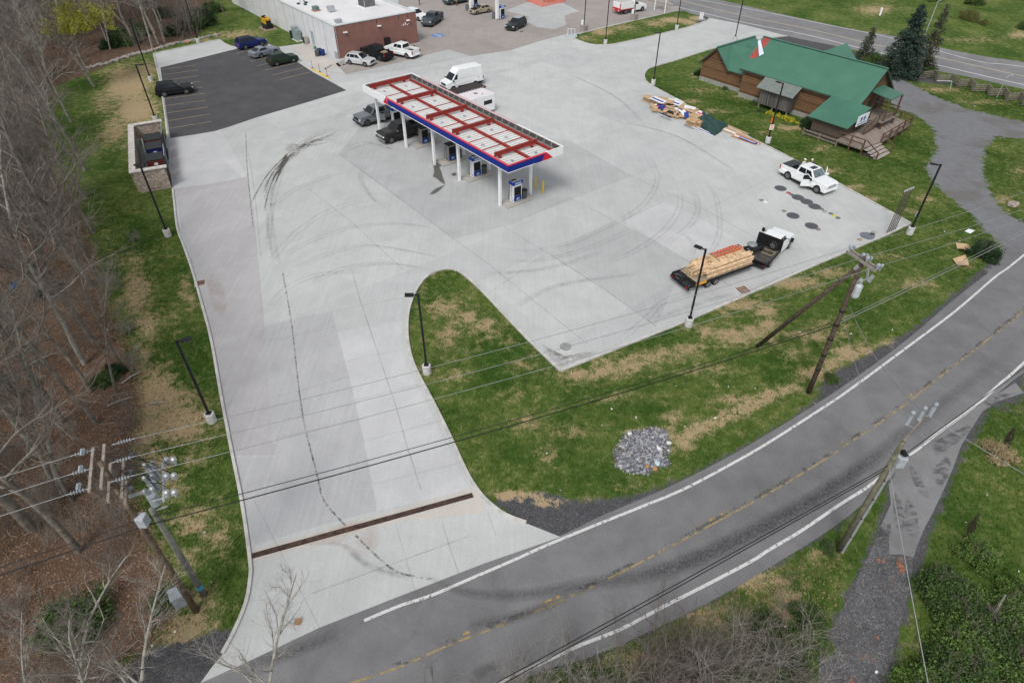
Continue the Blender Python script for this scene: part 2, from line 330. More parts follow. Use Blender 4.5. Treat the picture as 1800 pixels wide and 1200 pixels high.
    lit = mixc(t, ramp(t, n_m, [(.42, (0, 0, 0)), (.7, (1, 1, 1))]), lit, mixc(t, n_f, (.075, .052, .038), (.25, .18, .13)))
    lit = mixc(t, math_(t, 'MULTIPLY', ramp(t, n_b, [(.55, (0, 0, 0)), (.7, (1, 1, 1))]), .35), lit, (.05, .06, .022))
    def edge(at, k=1.1):
        e = math_(t, 'ADD', A(at), math_(t, 'MULTIPLY', math_(t, 'SUBTRACT', n_m, .5), k)); e = math_(t, 'ADD', e, math_(t, 'MULTIPLY', math_(t, 'SUBTRACT', n_f, .5), .7))
        return ramp(t, e, [(.42, (0, 0, 0)), (.58, (1, 1, 1))])
    c = mixc(t, edge('litter'), c, lit)
    vo = N(t, 'ShaderNodeTexVoronoi', Scale=17.); t.links.new(vec, vo.inputs['Vector'])
    gr = ramp(t, vo.outputs['Color'], [(0, (.045, .045, .05)), (.5, (.078, .078, .083)), (.85, (.11, .11, .117)), (1, (.2, .2, .21))])
    gr = mixc(t, .6, gr, ramp(t, n_m, [(.3, (.35, .35, .35)), (.7, (.65, .65, .65))]), 'OVERLAY')
    gr = mixc(t, ramp(t, s, [(.75, (0, 0, 0)), (.95, (1, 1, 1))]), gr, strawc)
    c = mixc(t, edge('gravel'), c, gr)
    dr = mixc(t, n_m, (.13, .132, .14), (.225, .23, .245)); dr = mixc(t, .4, dr, ramp(t, n_x, [(.3, (.2, .2, .2)), (.7, (.8, .8, .8))]), 'OVERLAY')
    dr = mixc(t, math_(t, 'MULTIPLY', ramp(t, n_b, [(.5, (0, 0, 0)), (.62, (1, 1, 1))]), .4), dr, (.11, .095, .07))
    c = mixc(t, edge('drive', 1.3), c, dr)
    c = mixc(t, edge('ditch', .8), c, (.03, .026, .018))
    t.links.new(c, b.inputs['Base Color']); b.inputs['Roughness'].default_value = 1; b.inputs['Specular IOR Level'].default_value = .1
    bump(t, mixc(t, .5, blade, n_f), .9, .08, b)
    me.materials.append(m); o = bpy.data.objects.new('ground', me); link(o); tag(o, kind='structure')
make_ground()
# ---------------------------------------------------------------- paved sheets
LV = [0]
def sheet(name, poly, mat, z, px=True, kind='structure'):
    P = wpoly(poly, z) if px else [Vector((p[0], p[1], z)) for p in poly]
    mb = MB().add(P, [tuple(range(len(P)))]); o = mb.build(name, mat, fixn=False)
    if o.data.polygons[0].normal.z < 0: o.data.flip_normals()
    if kind: tag(o, kind=kind)
    return o
def smooth_line(pts, k=6):
    P = [Vector(p) for p in pts]; out = []
    for i in range(len(P)-1):
        p0, p1, p2, p3 = P[max(i-1, 0)], P[i], P[i+1], P[min(i+2, len(P)-1)]
        for j in range(k):
            t = j/k; out.append(.5*((2*p1)+(p2-p0)*t+(2*p0-5*p1+4*p2-p3)*t*t+(3*p1-p0-3*p2+p3)*t**3))
    return out+[P[-1]]
def band(mb, pts, w, z, fade=None, off=0., soft=False):
    n = len(pts); vs = []
    if soft:
        pr = (0, .55, 1, .55, 0)
        for i, p in enumerate(pts):
            d = (pts[min(i+1, n-1)]-pts[max(i-1, 0)]); d.z = 0; d.normalize(); q = Vector((-d.y, d.x, 0)); ww = w[i] if hasattr(w, '__len__') else w
            vs += [Vector((p.x, p.y, z))+q*(ww*(.5-j/4)) for j in range(5)]; e = 1-abs(2*i/(n-1)-1)**4; fade += [e*x for x in pr]
        mb.add(vs, [(5*i+j+1, 5*i+j+6, 5*i+j+5, 5*i+j) for i in range(n-1) for j in range(4)]); return
    for i, p in enumerate(pts):
        d = (pts[min(i+1, n-1)]-pts[max(i-1, 0)]); d.z = 0; d.normalize(); q = Vector((-d.y, d.x, 0))
        ww = w[i] if hasattr(w, '__len__') else w
        vs += [Vector((p.x, p.y, z))+q*(off+ww/2), Vector((p.x, p.y, z))+q*(off-ww/2)]
    b = len(mb.v); mb.add(vs, [(2*i+1, 2*i+3, 2*i+2, 2*i) for i in range(n-1)])
    if fade is not None:
        for i in range(n): fade += [1-abs(2*i/(n-1)-1)**4]*2
def bands(name, lines, mat, z, smooth=True, fade_ends=True, kind='structure', tidy=True):
    mb = MB(); fd = []
    for pts, w in lines:
        P = wpoly(pts, z); P = smooth_line(P, 6) if smooth and len(P) > 2 else P
        if len(P) == 2: P = [P[0].lerp(P[1], i/10) for i in range(11)]
        band(mb, P, w*1.5 if fade_ends and not hasattr(w, '__len__') else w, z, fd, 0., fade_ends)
        z += .00015
    o = mb.build(name, mat); at = o.data.attributes.new('fade', 'FLOAT', 'POINT')
    at.data.foreach_set('value', fd if fade_ends else [1.]*len(fd)); tag(o, kind=kind); return o
LOT = [(352, 1200), (372, 1172), (392, 1148), (412, 1110), (432, 1062), (440, 1020), (440, 985), (425, 880), (405, 780), (388, 690), (375, 615), (367, 578), (357, 545), (340, 480), (322, 430), (312, 402), (307, 360), (303, 332), (298, 290), (293, 245), (283, 150), (270, 95), (330, 82), (386, 70), (396, 78), (408, 83), (425, 84), (445, 80), (466, 75), (481, 84), (530, 77), (560, 60), (700, -30), (1000, -60), (1150, -20), (1196, 20), (1221, 27), (1252, 33), (1300, 42), (1340, 52), (1384, 64), (1300, 74), (1251, 87), (1222, 96), (1191, 106), (1156, 116), (1140, 122), (1133, 131), (1134, 141), (1145, 151), (1178, 169), (1222, 194), (1282, 225), (1334, 251), (1367, 267), (1462, 317), (1532, 355), (1600, 393), (1560, 412), (1400, 480), (1210, 563), (985, 652), (940, 609), (900, 568), (850, 515), (820, 487), (803, 476), (785, 473), (762, 479), (742, 495), (727, 520), (718, 550), (716, 585), (722, 625), (735, 658), (760, 705), (790, 765), (820, 830), (842, 865), (862, 886), (890, 906), (940, 925), (985, 943), (850, 990), (700, 1048), (560, 1103), (440, 1160)]
sheet('concrete_lot', LOT, conc, .012)
# slab tones
for nm, poly, mt in [
    ('concrete_slab', [(296, 246), (388, 229), (434, 310), (398, 318), (306, 331)], conc_light),
    ('concrete_slab', [(306, 333), (398, 319), (434, 311), (446, 370), (456, 480), (464, 560), (470, 640), (476, 740), (482, 800), (410, 800), (395, 722), (378, 620), (360, 545), (345, 485), (328, 432), (319, 404), (312, 362)], conc_purple),
    ('concrete_slab', [(464, 573), (513, 561), (584, 549), (600, 610), (620, 690), (640, 780), (662, 897), (590, 916), (560, 924), (480, 948), (448, 958), (410, 802), (482, 802), (476, 740)], conc_dark),
    ('concrete_slab', [(592, 583), (662, 568), (708, 560), (704, 600), (712, 640), (745, 700), (780, 770), (815, 840), (826, 862), (664, 896), (641, 778), (622, 690)], conc_light),
    ('concrete_slab', [(660, 190), (595, 271), (700, 349), (797, 420), (886, 398), (1008, 350), (1110, 310), (1000, 248)], conc_mid),
    ('concrete_slab', [(1084, 390), (1144, 421), (1204, 457), (1153, 574), (1060, 508), (960, 445), (1020, 420)], conc_mid),
    ('concrete_slab', [(1170, 354), (1262, 402), (1330, 440), (1206, 456), (1097, 388)], conc_light),
        ('concrete_slab', [(446, 990), (530, 962), (700, 917), (857, 900), (842, 868), (835, 855), (700, 895), (560, 935), (444, 966)], conc_tan)]:
    sheet(nm, poly, mt, .016+LV[0]); LV[0] += .0004
sheet('forecourt', [(590, 112), (608, 131), (650, 122), (700, 112), (735, 101), (788, 87), (828, 99), (900, 88), (944, 74), (985, 63), (1012, 59), (1036, 54), (1068, 46), (1120, 34), (1160, 26), (1196, 19), (1150, -20), (1060, -60), (700, -60), (700, 60)], conc_old, .0165)
sheet('concrete_patch', [(888, 19), (928, 4), (990, 6), (1018, 20), (992, 28), (995, 44), (975, 52), (944, 48), (925, 38), (930, 30)], conc_mid, .0205)
sheet('concrete_patch', [(788, 87), (828, 99), (700, 125), (608, 132), (650, 122), (735, 102)], conc_mid, .0205)
sheet('concrete_patch', [(510, 82), (545, 76), (590, 108), (600, 116), (580, 122), (556, 116), (524, 96)], conc_tan, .0165)
sheet('parking_asphalt', [(282, 119), (340, 105), (400, 90), (422, 85), (446, 83), (470, 80), (492, 90), (518, 106), (550, 127), (580, 143), (609, 159), (560, 174), (500, 192), (450, 207), (400, 224), (376, 231), (340, 237), (299, 243), (290, 180)], asph_new, .016)
# roads
ROAD_UP = [(150, 1400), (340, 1208), (440, 1158), (560, 1101), (700, 1046), (850, 988), (985, 941), (1060, 905), (1170, 858), (1270, 808), (1350, 762), (1450, 700), (1520, 652), (1600, 592), (1680, 524), (1760, 462), (1820, 415), (2050, 230)]
ROAD_LO = [(600, 1500), (900, 1210), (1020, 1160), (1100, 1128), (1250, 1056), (1400, 968), (1480, 915), (1540, 865), (1590, 818), (1660, 765), (1730, 712), (1790, 660), (1850, 606), (2100, 380)]
def roadpoly(a, b): return [(p.x, p.y) for p in smooth_line(wpoly(a), 5)]+[(p.x, p.y) for p in reversed(smooth_line(wpoly(b), 5))]
sheet('road', roadpoly(ROAD_UP, ROAD_LO), asph_road, .008, px=False)
bands('road_markings', [], white_p, .02) if 0 else None
def paint_mat(name, col, wear, sc=4.):
    m, t, b = new_mat(name); v = coords(t)
    f = math_(t, 'ADD', math_(t, 'MULTIPLY', noise(t, v, sc, 3, .6), .6), math_(t, 'MULTIPLY', noise(t, v, sc*7, 5, .8), .4))
    a = ramp(t, f, [(wear-.03, (0, 0, 0)), (wear+.03, (1, 1, 1))])
    b.inputs['Base Color'].default_value = (*col, 1); b.inputs['Roughness'].default_value = .8; t.links.new(a, b.inputs['Alpha']); return m
line_w = paint_mat('worn_white_line', (.55, .55, .55), .425); line_y = paint_mat('worn_yellow_line', (.29, .22, .11), .475, 2.)
line_p = paint_mat('stall_yellow_line', (.34, .27, .15), .40, .8); line_w2 = paint_mat('clean_white_line', (.6, .6, .6), .38)
UPW = [(640, 1090), (700, 1065), (760, 1045), (830, 1015), (900, 985), (960, 958), (1040, 925), (1120, 893), (1200, 860), (1280, 818), (1350, 778), (1450, 714), (1500, 680), (1600, 606), (1680, 546), (1750, 486), (1800, 448), (2000, 280)]
MIDY = [(450, 1262), (600, 1206), (700, 1172), (789, 1133), (870, 1102), (949, 1071), (1030, 1035), (1108, 997), (1182, 958), (1244, 925), (1350, 867), (1445, 810), (1500, 773), (1540, 747), (1600, 703), (1700, 625), (1760, 578), (1800, 545), (2000, 370)]
LOWW = [(760, 1250), (887, 1195), (1011, 1137), (1089, 1106), (1167, 1065), (1244, 1026), (1322, 985), (1350, 967), (1412, 930), (1475, 887), (1530, 852), (1575, 815), (1612, 790), (1650, 760), (1712, 715), (1760, 672), (1800, 637), (2000, 450)]
def line_obj(name, line, mat, z, w=.13, off=0):
    mb = MB(); band(mb, smooth_line(wpoly(line, z), 6), w, z, off=off); return tag(mb.build(name, mat), kind='structure')
line_obj('road_line', UPW, line_w, .0165, .17); line_obj('road_line', LOWW, line_w, .0165, .17)
line_obj('road_line', MIDY, line_y, .0165, .11); line_obj('road_line', MIDY, paint_mat('broken_yellow', (.42, .29, .09), .58, .35), .0170, .13, .24)
line_obj('sealed_seam', MIDY, streak_m if 0 else paint_mat('seam_tar', (.09, .09, .092), .54, .6), .0125, .25, .12)
sheet('patched_drive', [(1612, 795), (1650, 768), (1700, 728), (1745, 698), (1785, 672), (1800, 690), (1755, 705), (1728, 722), (1702, 762), (1690, 782), (1676, 820), (1660, 858), (1640, 900), (1624, 930), (1612, 960), (1606, 980), (1586, 974), (1564, 974), (1562, 940), (1548, 925), (1566, 885), (1562, 850), (1582, 822)], asph_patch, .0095)
sheet('gravel_track', [(1562, 940), (1564, 975), (1607, 981), (1600, 1030), (1588, 1080), (1572, 1130), (1560, 1200), (1556, 1400), (1430, 1400), (1440, 1160), (1462, 1105), (1490, 1050), (1515, 1000), (1540, 945)], gravel_track, .007)
TOP_F = [(1000, -62), (1180, -14), (1262, 0), (1400, 31), (1500, 52), (1573, 64), (1657, 85), (1740, 101), (1800, 110), (2100, 165)]
TOP_N = [(900, -40), (1120, 4), (1193, 19), (1251, 33), (1300, 43), (1384, 64), (1482, 84), (1560, 102), (1645, 124), (1720, 139), (1800, 157), (2100, 215)]
sheet('highway', roadpoly(TOP_F, TOP_N), asph_top, .0085, px=False)
line_obj('highway_line', [(1000, -30), (1150, 3), (1300, 38), (1420, 62), (1533, 90), (1650, 115), (1800, 149), (2100, 208)], line_w2, .0165, .22)
line_obj('highway_line', [(1000, -52), (1180, -10), (1347, 22), (1450, 43), (1571, 68), (1715, 107), (1800, 118), (2100, 172)], line_w2, .0165, .18)
line_obj('highway_line', [(1000, -43), (1180, -3), (1293, 25), (1433, 54), (1525, 76), (1650, 101), (1800, 134), (2100, 190)], paint_mat('faded_yellow', (.36, .32, .24), .3), .0165, .35)
# joints, marks, stains
bands('paving_joints', [([a, b], .045) for a, b in [((520, 560), (725, 520)), ((592, 582), (710, 561)), ((600, 637), (707, 614)), ((617, 705), (737, 675)), ((640, 775), (778, 738)), ((655, 850), (815, 812)), ((695, 920), (730, 1038)), ((857, 900), (872, 942)), ((447, 880), (562, 1103)), ((889, 399), (1000, 348)), ((1096, 387), (1168, 354)), ((961, 444), (1084, 390)), ((470, 600), (588, 575)), ((476, 700), (620, 660)), ((484, 770), (640, 735)), ((860, 515), (960, 445)), ((1300, 510), (1420, 470)), ((940, 74), (1300, 250)), ((690, 130), (600, 160)), ((1000, 248), (1200, 165)), ((1110, 310), (1262, 245)), ((1240, 370), (1380, 300)), ((1010, 130), (1134, 141)), ((900, 200), (1060, 120))]], joint_m, .0245, fade_ends=False)
bands('main_joints', [(l, .07) for l in [[(542, 332), (617, 390), (710, 475)], [(595, 270), (707, 352), (797, 420)], [(886, 399), (961, 444), (1060, 507), (1153, 573)], [(1000, 348), (1084, 390), (1144, 420), (1204, 456), (1300, 511)], [(620, 480), (632, 525), (665, 622), (697, 717), (715, 782), (740, 860)], [(777, 917), (790, 960), (807, 1009)], [(547, 1043), (650, 1005), (823, 942)], [(437, 270), (448, 340), (458, 450)], [(1000, 248), (1110, 310), (1240, 370), (1370, 440)], [(1060, 120), (1200, 165)], [(797, 420), (860, 465), (940, 530), (1040, 610)]]], joint_m, .0255, smooth=False, fade_ends=False)
bands('broken_centre_joint', [([(497, 480), (512, 565), (522, 655), (532, 730), (540, 767), (558, 837), (570, 880), (607, 923)], .11), ([(625, 940), (660, 975), (700, 1005), (760, 1018)], .12), ([(432, 235), (435, 300), (445, 400)], .1)], crack_m, .027, fade_ends=False)
sk = []
def arc2(l, w=.22, gap=.0):
    sk.append((l, w)); sk.append(([(x+gap, y+gap*.35) for x, y in l], w))
arc2([(880, 436), (925, 439), (970, 433), (1015, 420), (1060, 399), (1096, 381), (1129, 357), (1150, 324), (1150, 300), (1135, 270)], .22, 7)
arc2([(880, 456), (940, 456), (1000, 444), (1060, 423), (1108, 402)], .2, 8)
arc2([(1048, 462), (1090, 450), (1126, 432), (1168, 399), (1190, 365), (1190, 330)], .2, 8)
arc2([(1168, 426), (1198, 405), (1219, 381), (1223, 354), (1213, 333)], .24, 7)
arc2([(1240, 447), (1258, 420), (1262, 390), (1255, 345), (1235, 320)], .2, 7)
arc2([(1213, 450), (1216, 429), (1201, 411)], .2, 6)
arc2([(640, 288), (631, 307), (635, 322), (650, 345), (665, 360)], .22, 5)
arc2([(462, 468), (512, 412), (555, 380), (600, 360), (640, 350)], .22, 8)
arc2([(492, 450), (550, 420), (625, 397), (700, 392), (760, 400)], .22, 7)
arc2([(512, 472), (575, 445), (650, 430), (775, 452)], .2, 7)
arc2([(540, 500), (600, 470), (680, 462), (740, 470)], .22, 8)
arc2([(470, 540), (500, 505), (560, 480), (640, 476)], .2, 9)
arc2([(470, 300), (468, 360), (474, 420), (485, 470)], .3, 9)
arc2([(500, 275), (480, 340), (472, 390), (468, 440)], .25, 6)
arc2([(1080, 660-60), (1130, 560), (1160, 530), (1200, 515), (1240, 520)], .2, 9)
arc2([(600, 262), (640, 250), (690, 262)], .4, 10)
arc2([(1280, 560-30), (1330, 505), (1400, 478)], .2, 8)
for l in [[(700, 150), (650, 180), (560, 215)], [(760, 140), (900, 120), (980, 90)], [(720, 130), (780, 118), (830, 125)], [(1000, 130), (1080, 170), (1130, 220)], [(1100, 215), (1190, 240), (1290, 300)], [(1150, 560), (1230, 530), (1290, 515)], [(900, 540), (980, 500), (1120, 480)], [(860, 480), (960, 470), (1060, 440)], [(480, 360), (520, 330), (600, 300)], [(600, 950), (640, 990), (720, 1015)]]:
    arc2(l, .3, 6)
bands('tyre_marks', sk, skid_m, .0285)
bands('road_streaks', [([(740, 1005), (778, 1026), (817, 1040), (894, 1046), (972, 1038), (1050, 1024), (1128, 1011), (1205, 985), (1283, 950), (1361, 911), (1450, 862), (1540, 800), (1640, 722), (1720, 660), (1780, 612)], [.35+.75*min(1, i/30) for i in range(85)]), ([(1128, 1016), (1205, 993), (1283, 960), (1361, 921), (1450, 868), (1560, 792)], .8), ([(430, 1172), (500, 1150), (600, 1110)], .6), ([(820, 1100), (900, 1085), (1000, 1050)], .5), ([(830, 1190), (880, 1165)], .5)], streak_m, .0205)
rr = random.Random(3)
mudl = []
for k in range(26):
    a = rr.uniform(-.5, .5); n = rr.uniform(25, 75)
    mudl.append(([(520+rr.uniform(-8, 14), 262+rr.uniform(-8, 6)), (520+n*.55, 262-n*.30+a*16), (520+n*1.1, 262-n*.42+a*22)], rr.uniform(.06, .22)))
    n = rr.uniform(30, 95); b = rr.uniform(-.55, .35)
    mudl.append(([(512+rr.uniform(-10, 8), 266+rr.uniform(0, 8)), (508-n*.35+b*20, 272+n*.45), (500-n*.5+b*38, 275+n*1.05)], rr.uniform(.06, .2)))
mudl.append(([(560, 247), (575, 240), (592, 231)], .5)); mudl.append(([(545, 250), (556, 246), (567, 246)], .6))
bands('mud_tracks', mudl, mud_m, .031)
def blob(name, poly, mat, z):
    P = wpoly(poly, z); c = sum(P, Vector())/len(P); P = smooth_line(P+[P[0]], 4)[:-1]; n = len(P)
    mb = MB().add([c]+P+[c.lerp(p, .72) for p in P], []); 
    mb.add([], []); mb.f = [(0, n+1+i, n+1+(i+1) % n) for i in range(n)]+[(n+1+i, 1+i, 1+(i+1) % n, n+1+(i+1) % n) for i in range(n)]; mb.m = [0]*len(mb.f)
    o = mb.build(name, mat); at = o.data.attributes.new('fade', 'FLOAT', 'POINT'); at.data.foreach_set('value', [1.]+[0.]*n+[1.]*n)
    for p in o.data.polygons:
        if p.normal.z < 0: o.data.flip_normals(); break
    return tag(o, kind='structure')
blob('mud_puddle', [(498, 262), (505, 254), (515, 250), (526, 253), (531, 262), (527, 272), (518, 278), (508, 270)], mud_m, .036)
for l in ([(760, 285), (770, 289), (776, 300), (780, 314), (784, 325), (776, 322), (766, 314), (760, 311), (762, 302)], [(784, 324), (775, 333), (764, 341), (754, 342), (766, 331)], [(758, 283), (770, 280), (778, 290), (768, 296)], [(792, 306), (800, 303), (803, 307), (797, 310)]): blob('wet_stain', l, wet_m, .033+LV[0]); LV[0] += .0003
blob('damp_corner', [(948, 603), (965, 618), (990, 632), (1030, 618), (1052, 620), (1010, 638), (986, 648), (965, 630)], mud_m, .033)
blob('rust_stain', [(560, 930), (620, 912), (665, 925), (668, 960), (630, 985), (590, 960), (530, 958)], rust_m, .034)
blob('rust_stain', [(358, 480), (375, 478), (400, 520), (395, 560), (372, 540)], rust_m, .0335)
blob('rust_stain', [(300, 262), (312, 262), (316, 300), (306, 325), (300, 300)], rust_m, .0345)
# stalls
SL = [((285, 122.5), (345, 114.5)), ((287, 131.8), (347.5, 123.2)), ((287.5, 142), (349.5, 133.2)), ((288, 152.5), (352.5, 143.2)), ((289, 163), (356, 153.7)), ((290, 173.8), (359.5, 164.5)), ((291, 185.8), (362, 176.5)), ((293.8, 198.8), (365, 188.2)), ((296, 212.5), (368, 200.7)), ((297.5, 225.8), (372, 213.7)),
      ((416, 93.6), (454, 85)), ((428, 100.6), (470, 90)), ((440, 108.6), (486, 96)), ((452, 116.4), (502, 104)), ((465, 123.6), (518, 112)), ((479, 132), (532, 119.4)), ((492, 140), (545, 127)),
      ((583, 112), (612, 126)), ((615, 106), (650, 122)), ((652, 99), (690, 114)), ((690, 92), (728, 104)), ((740, 77), (792, 86)), ((735, 87), (762, 93)), ((572, 125), (608, 131)), ((608, 131), (632, 119))]
mb = MB()
for a, b in SL: band(mb, [G(*a, .0212), G(*b, .0212)], .10, .0212)
tag(mb.build('stall_lines', line_p), kind='structure')
# accessible bay emblem on the forecourt
mb = MB(); c0 = G(769, 62.5, .0215)
T = Matrix.Translation(c0)@Matrix.Rotation(R(38.5), 4, 'Z')
mb.add([T@Vector(p) for p in [(-1, -1, 0), (1, -1, 0), (1, 1, 0), (-1, 1, 0)]], [(0, 1, 2, 3)])
for k in range(14):
    a0, a1 = -2.6+k*.27, -2.6+(k+1)*.27
    mb.add([T@Vector((-.1+r*math.cos(a), -.2+r*math.sin(a), .004)) for r, a in ((.55, a0), (.55, a1), (.38, a1), (.38, a0))], [(0, 1, 2, 3)], 1)
mb.add([T@Vector(p) for p in [(-.15, 0, .0045), (.0, -.0, .0045), (.0, .8, .0045), (-.15, .8, .0045)]], [(0, 1, 2, 3)], 1)
tag(mb.build('accessible_bay_marking', [M('bay_blue', (.12, .22, .42), .8), M('bay_white', (.6, .62, .65), .8)]), kind='structure')
# kerbs
def kerb(line, w=.16, h=.13, closed=False, smooth=True, mat=None, name='kerb'):
    P = wpoly(line); P = smooth_line(P, 4) if smooth else P
    mb = MB(); n = len(P); vs = []
    for i, p in enumerate(P):
        d = (P[min(i+1, n-1)]-P[max(i-1, 0)]).normalized(); q = Vector((-d.y, d.x, 0))
        for s_, z in ((1, 0), (1, h), (-1, h), (-1, 0)): vs.append(p+q*s_*w/2+Vector((0, 0, z)))
    fs = [(4*i+j, 4*i+j+1, 4*i+5+j, 4*i+4+j) for i in range(n-1) for j in range(3)]+[(3, 2, 1, 0), (4*n-4, 4*n-3, 4*n-2, 4*n-1)]
    mb.add(vs, fs); return tag(mb.build(name, mat or kerb_m, fixn=True), kind='structure')
kerb([(392, 1148), (412, 1110), (432, 1062), (440, 1020), (440, 985), (425, 880), (405, 780), (388, 690), (375, 615), (367, 578)], .18)
kerb([(367, 578), (340, 482), (322, 430), (312, 402), (307, 360), (304, 334)], .18)
kerb([(296, 243), (290, 200), (283, 150), (270, 95)], .18, smooth=False); kerb([(270, 95), (386, 70), (396, 78), (408, 83), (425, 84)], .16, smooth=False)
kerb([(466, 76), (482, 84)], .16, smooth=False); kerb([(518, 104), (549, 121.5)], .18, smooth=False); kerb([(493, 90), (518, 104)], .18, smooth=False)
kerb([(549.5, 122), (579, 139)], .2, .14, smooth=False, mat=yellow_m, name='yellow_kerb')
kerb([(1384, 64), (1300, 74), (1251, 87), (1222, 96), (1191, 106), (1156, 116), (1140, 122), (1133, 131), (1134, 141), (1145, 151), (1178, 169), (1222, 194), (1282, 225), (1367, 267)], .16)
kerb([(1367, 267), (1462, 317), (1600, 393)], .16, smooth=False)
kerb([(1600, 393.5), (1560, 412.5), (1400, 480.5), (1210, 563.5), (985, 652.5)], .18, smooth=False)
kerb([(985, 652), (940, 609), (900, 568), (850, 515), (820, 487), (803, 476), (785, 473), (762, 479), (742, 495), (727, 520), (718, 550), (716, 585), (722, 625), (735, 658), (760, 705), (790, 765), (820, 830), (842, 865), (862, 886), (890, 906), (925, 919)], .2)
PEN = [(1007, 68), (1020, 73), (1040, 79), (1064, 80), (1087, 77), (1133, 67), (1180, 56), (1208, 49), (1232, 41), (1247, 34), (1238, 29), (1219, 26), (1197, 19.5), (1160, 27), (1120, 36), (1067, 48), (1035, 56), (1013, 61), (1018, 64)]
def grass_patch(name, poly):
    o = sheet(name, poly, bpy.data.materials['ground_cover'], .03)
    x = [G(*p) for p in poly]; return o
def pen():
    P = [(p.x, p.y) for p in smooth_line(wpoly(PEN+[PEN[0]]), 3)]
    X0, X1 = min(p[0] for p in P), max(p[0] for p in P); Y0, Y1 = min(p[1] for p in P), max(p[1] for p in P)
    mb = MB(); st = []
    bm = bmesh.new(); f = bm.faces.new([bm.verts.new((x, y, .03)) for x, y in P])
    bmesh.ops.triangulate(bm, faces=[f]); bmesh.ops.subdivide_edges(bm, edges=bm.edges, cuts=6, use_grid_fill=True)
    me = bpy.data.meshes.new('grass_island'); bm.normal_update()
    for f in bm.faces:
        if f.normal.z < 0: f.normal_flip()
    bm.to_mesh(me); bm.free()
    v = np.array([q.co[:] for q in me.vertices]); px, py = pix(v[:, 0], v[:, 1], v[:, 2]); s = np.zeros(len(v))
    for cx, cy, rx, ry, a in STRAW: s = np.maximum(s, a*np.exp(-((px-cx)/rx)**2-((py-cy)/ry)**2))
    at = me.attributes.new('straw', 'FLOAT', 'POINT'); at.data.foreach_set('value', s.astype(np.float32))
    g = np.clip((px-1218)/12, 0, 1); at = me.attributes.new('gravel', 'FLOAT', 'POINT'); at.data.foreach_set('value', g.astype(np.float32))
    me.materials.append(bpy.data.materials['ground_cover']); tag(link(bpy.data.objects.new('grass_island', me)), kind='structure')
pen()
kerb([(1000, 64), (1020, 73), (1040, 79), (1064, 80), (1087, 77), (1133, 67), (1180, 56), (1208, 49), (1232, 41), (1247, 34)], .16)
# --- trench drain
def trench():
    root = empty('trench_drain', 'long rusty slotted trench drain across the foot of the driveway', 'drain', G(443, 978)); rust = M('rusty_iron', (.075, .045, .035), .8, var=.35, scale=3)
    a, b = G(443, 977), G(831, 870); d = (b-a).normalized(); q = Vector((-d.y, d.x, 0)); L = (b-a).length; inv = Matrix.Translation(-root.location)
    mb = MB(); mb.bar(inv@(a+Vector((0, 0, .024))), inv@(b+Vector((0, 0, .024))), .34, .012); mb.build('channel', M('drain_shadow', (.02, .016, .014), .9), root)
    n = 30; mb = MB()
    for i in range(n):
        p0 = a+d*(L*i/n+.03); p1 = a+d*(L*(i+1)/n-.03)
        for s_ in (-.13, .13): mb.bar(inv@(p0+q*s_+Vector((0, 0, .04))), inv@(p1+q*s_+Vector((0, 0, .04))), .05, .02)
        k = 5
        for j in range(k+1): p = p0.lerp(p1, j/k); mb.bar(inv@(p-q*.12+Vector((0, 0, .04))), inv@(p+q*.12+Vector((0, 0, .04))), .055, .02)
    mb.build('grating', rust, root)
trench()
def small_grate(px, lab, rot=0, s=.7):
    root = empty('storm_grate', lab, 'drain', G(*px, .02), R(rot), 'square storm drain grates'); mb = MB()
    for k in range(7): mb.box(-s/2, -s/2+k*s/7, .0, s/2, -s/2+k*s/7+s/12, .02)
    mb.box(-s/2, -s/2, 0, -s/2+.05, s/2, .021); mb.box(s/2-.05, -s/2, 0, s/2, s/2, .021); mb.build('grating', M('rusty_iron2', (.17, .09, .06), .8, var=.3), root)
    MB().box(-s/2-.12, -s/2-.12, -.012, s/2+.12, s/2+.12, -.004).build('frame', kerb_m, root)
small_grate((352, 497), 'small brown storm grate beside the kerb of the left driveway', 20); small_grate((1306, 509), 'square brown storm grate by the front kerb below the lumber trailer', 24, .9)
tar_m = stain_mat('tar_smear', (.11, .11, .113), .75, 1.5, (.44, .62), (1, 2.2, 1), R(60))
for poly in ([(1666, 798), (1674, 820), (1662, 850), (1648, 856), (1638, 830), (1652, 808)], [(1594, 872), (1612, 896), (1616, 938), (1600, 944), (1584, 912)], [(1598, 812), (1616, 835), (1636, 874), (1622, 872), (1602, 842)], [(1720, 708), (1760, 690), (1802, 694), (1804, 728), (1765, 728)], [(1572, 860), (1586, 880), (1590, 930), (1576, 930), (1568, 890)], [(1640, 775), (1700, 745), (1712, 752), (1670, 790), (1640, 800)], [(1548, 915), (1566, 918), (1564, 950), (1545, 945)]):
    blob('tar_smear', poly, tar_m, .0135+LV[0]/4); LV[0] += .0004
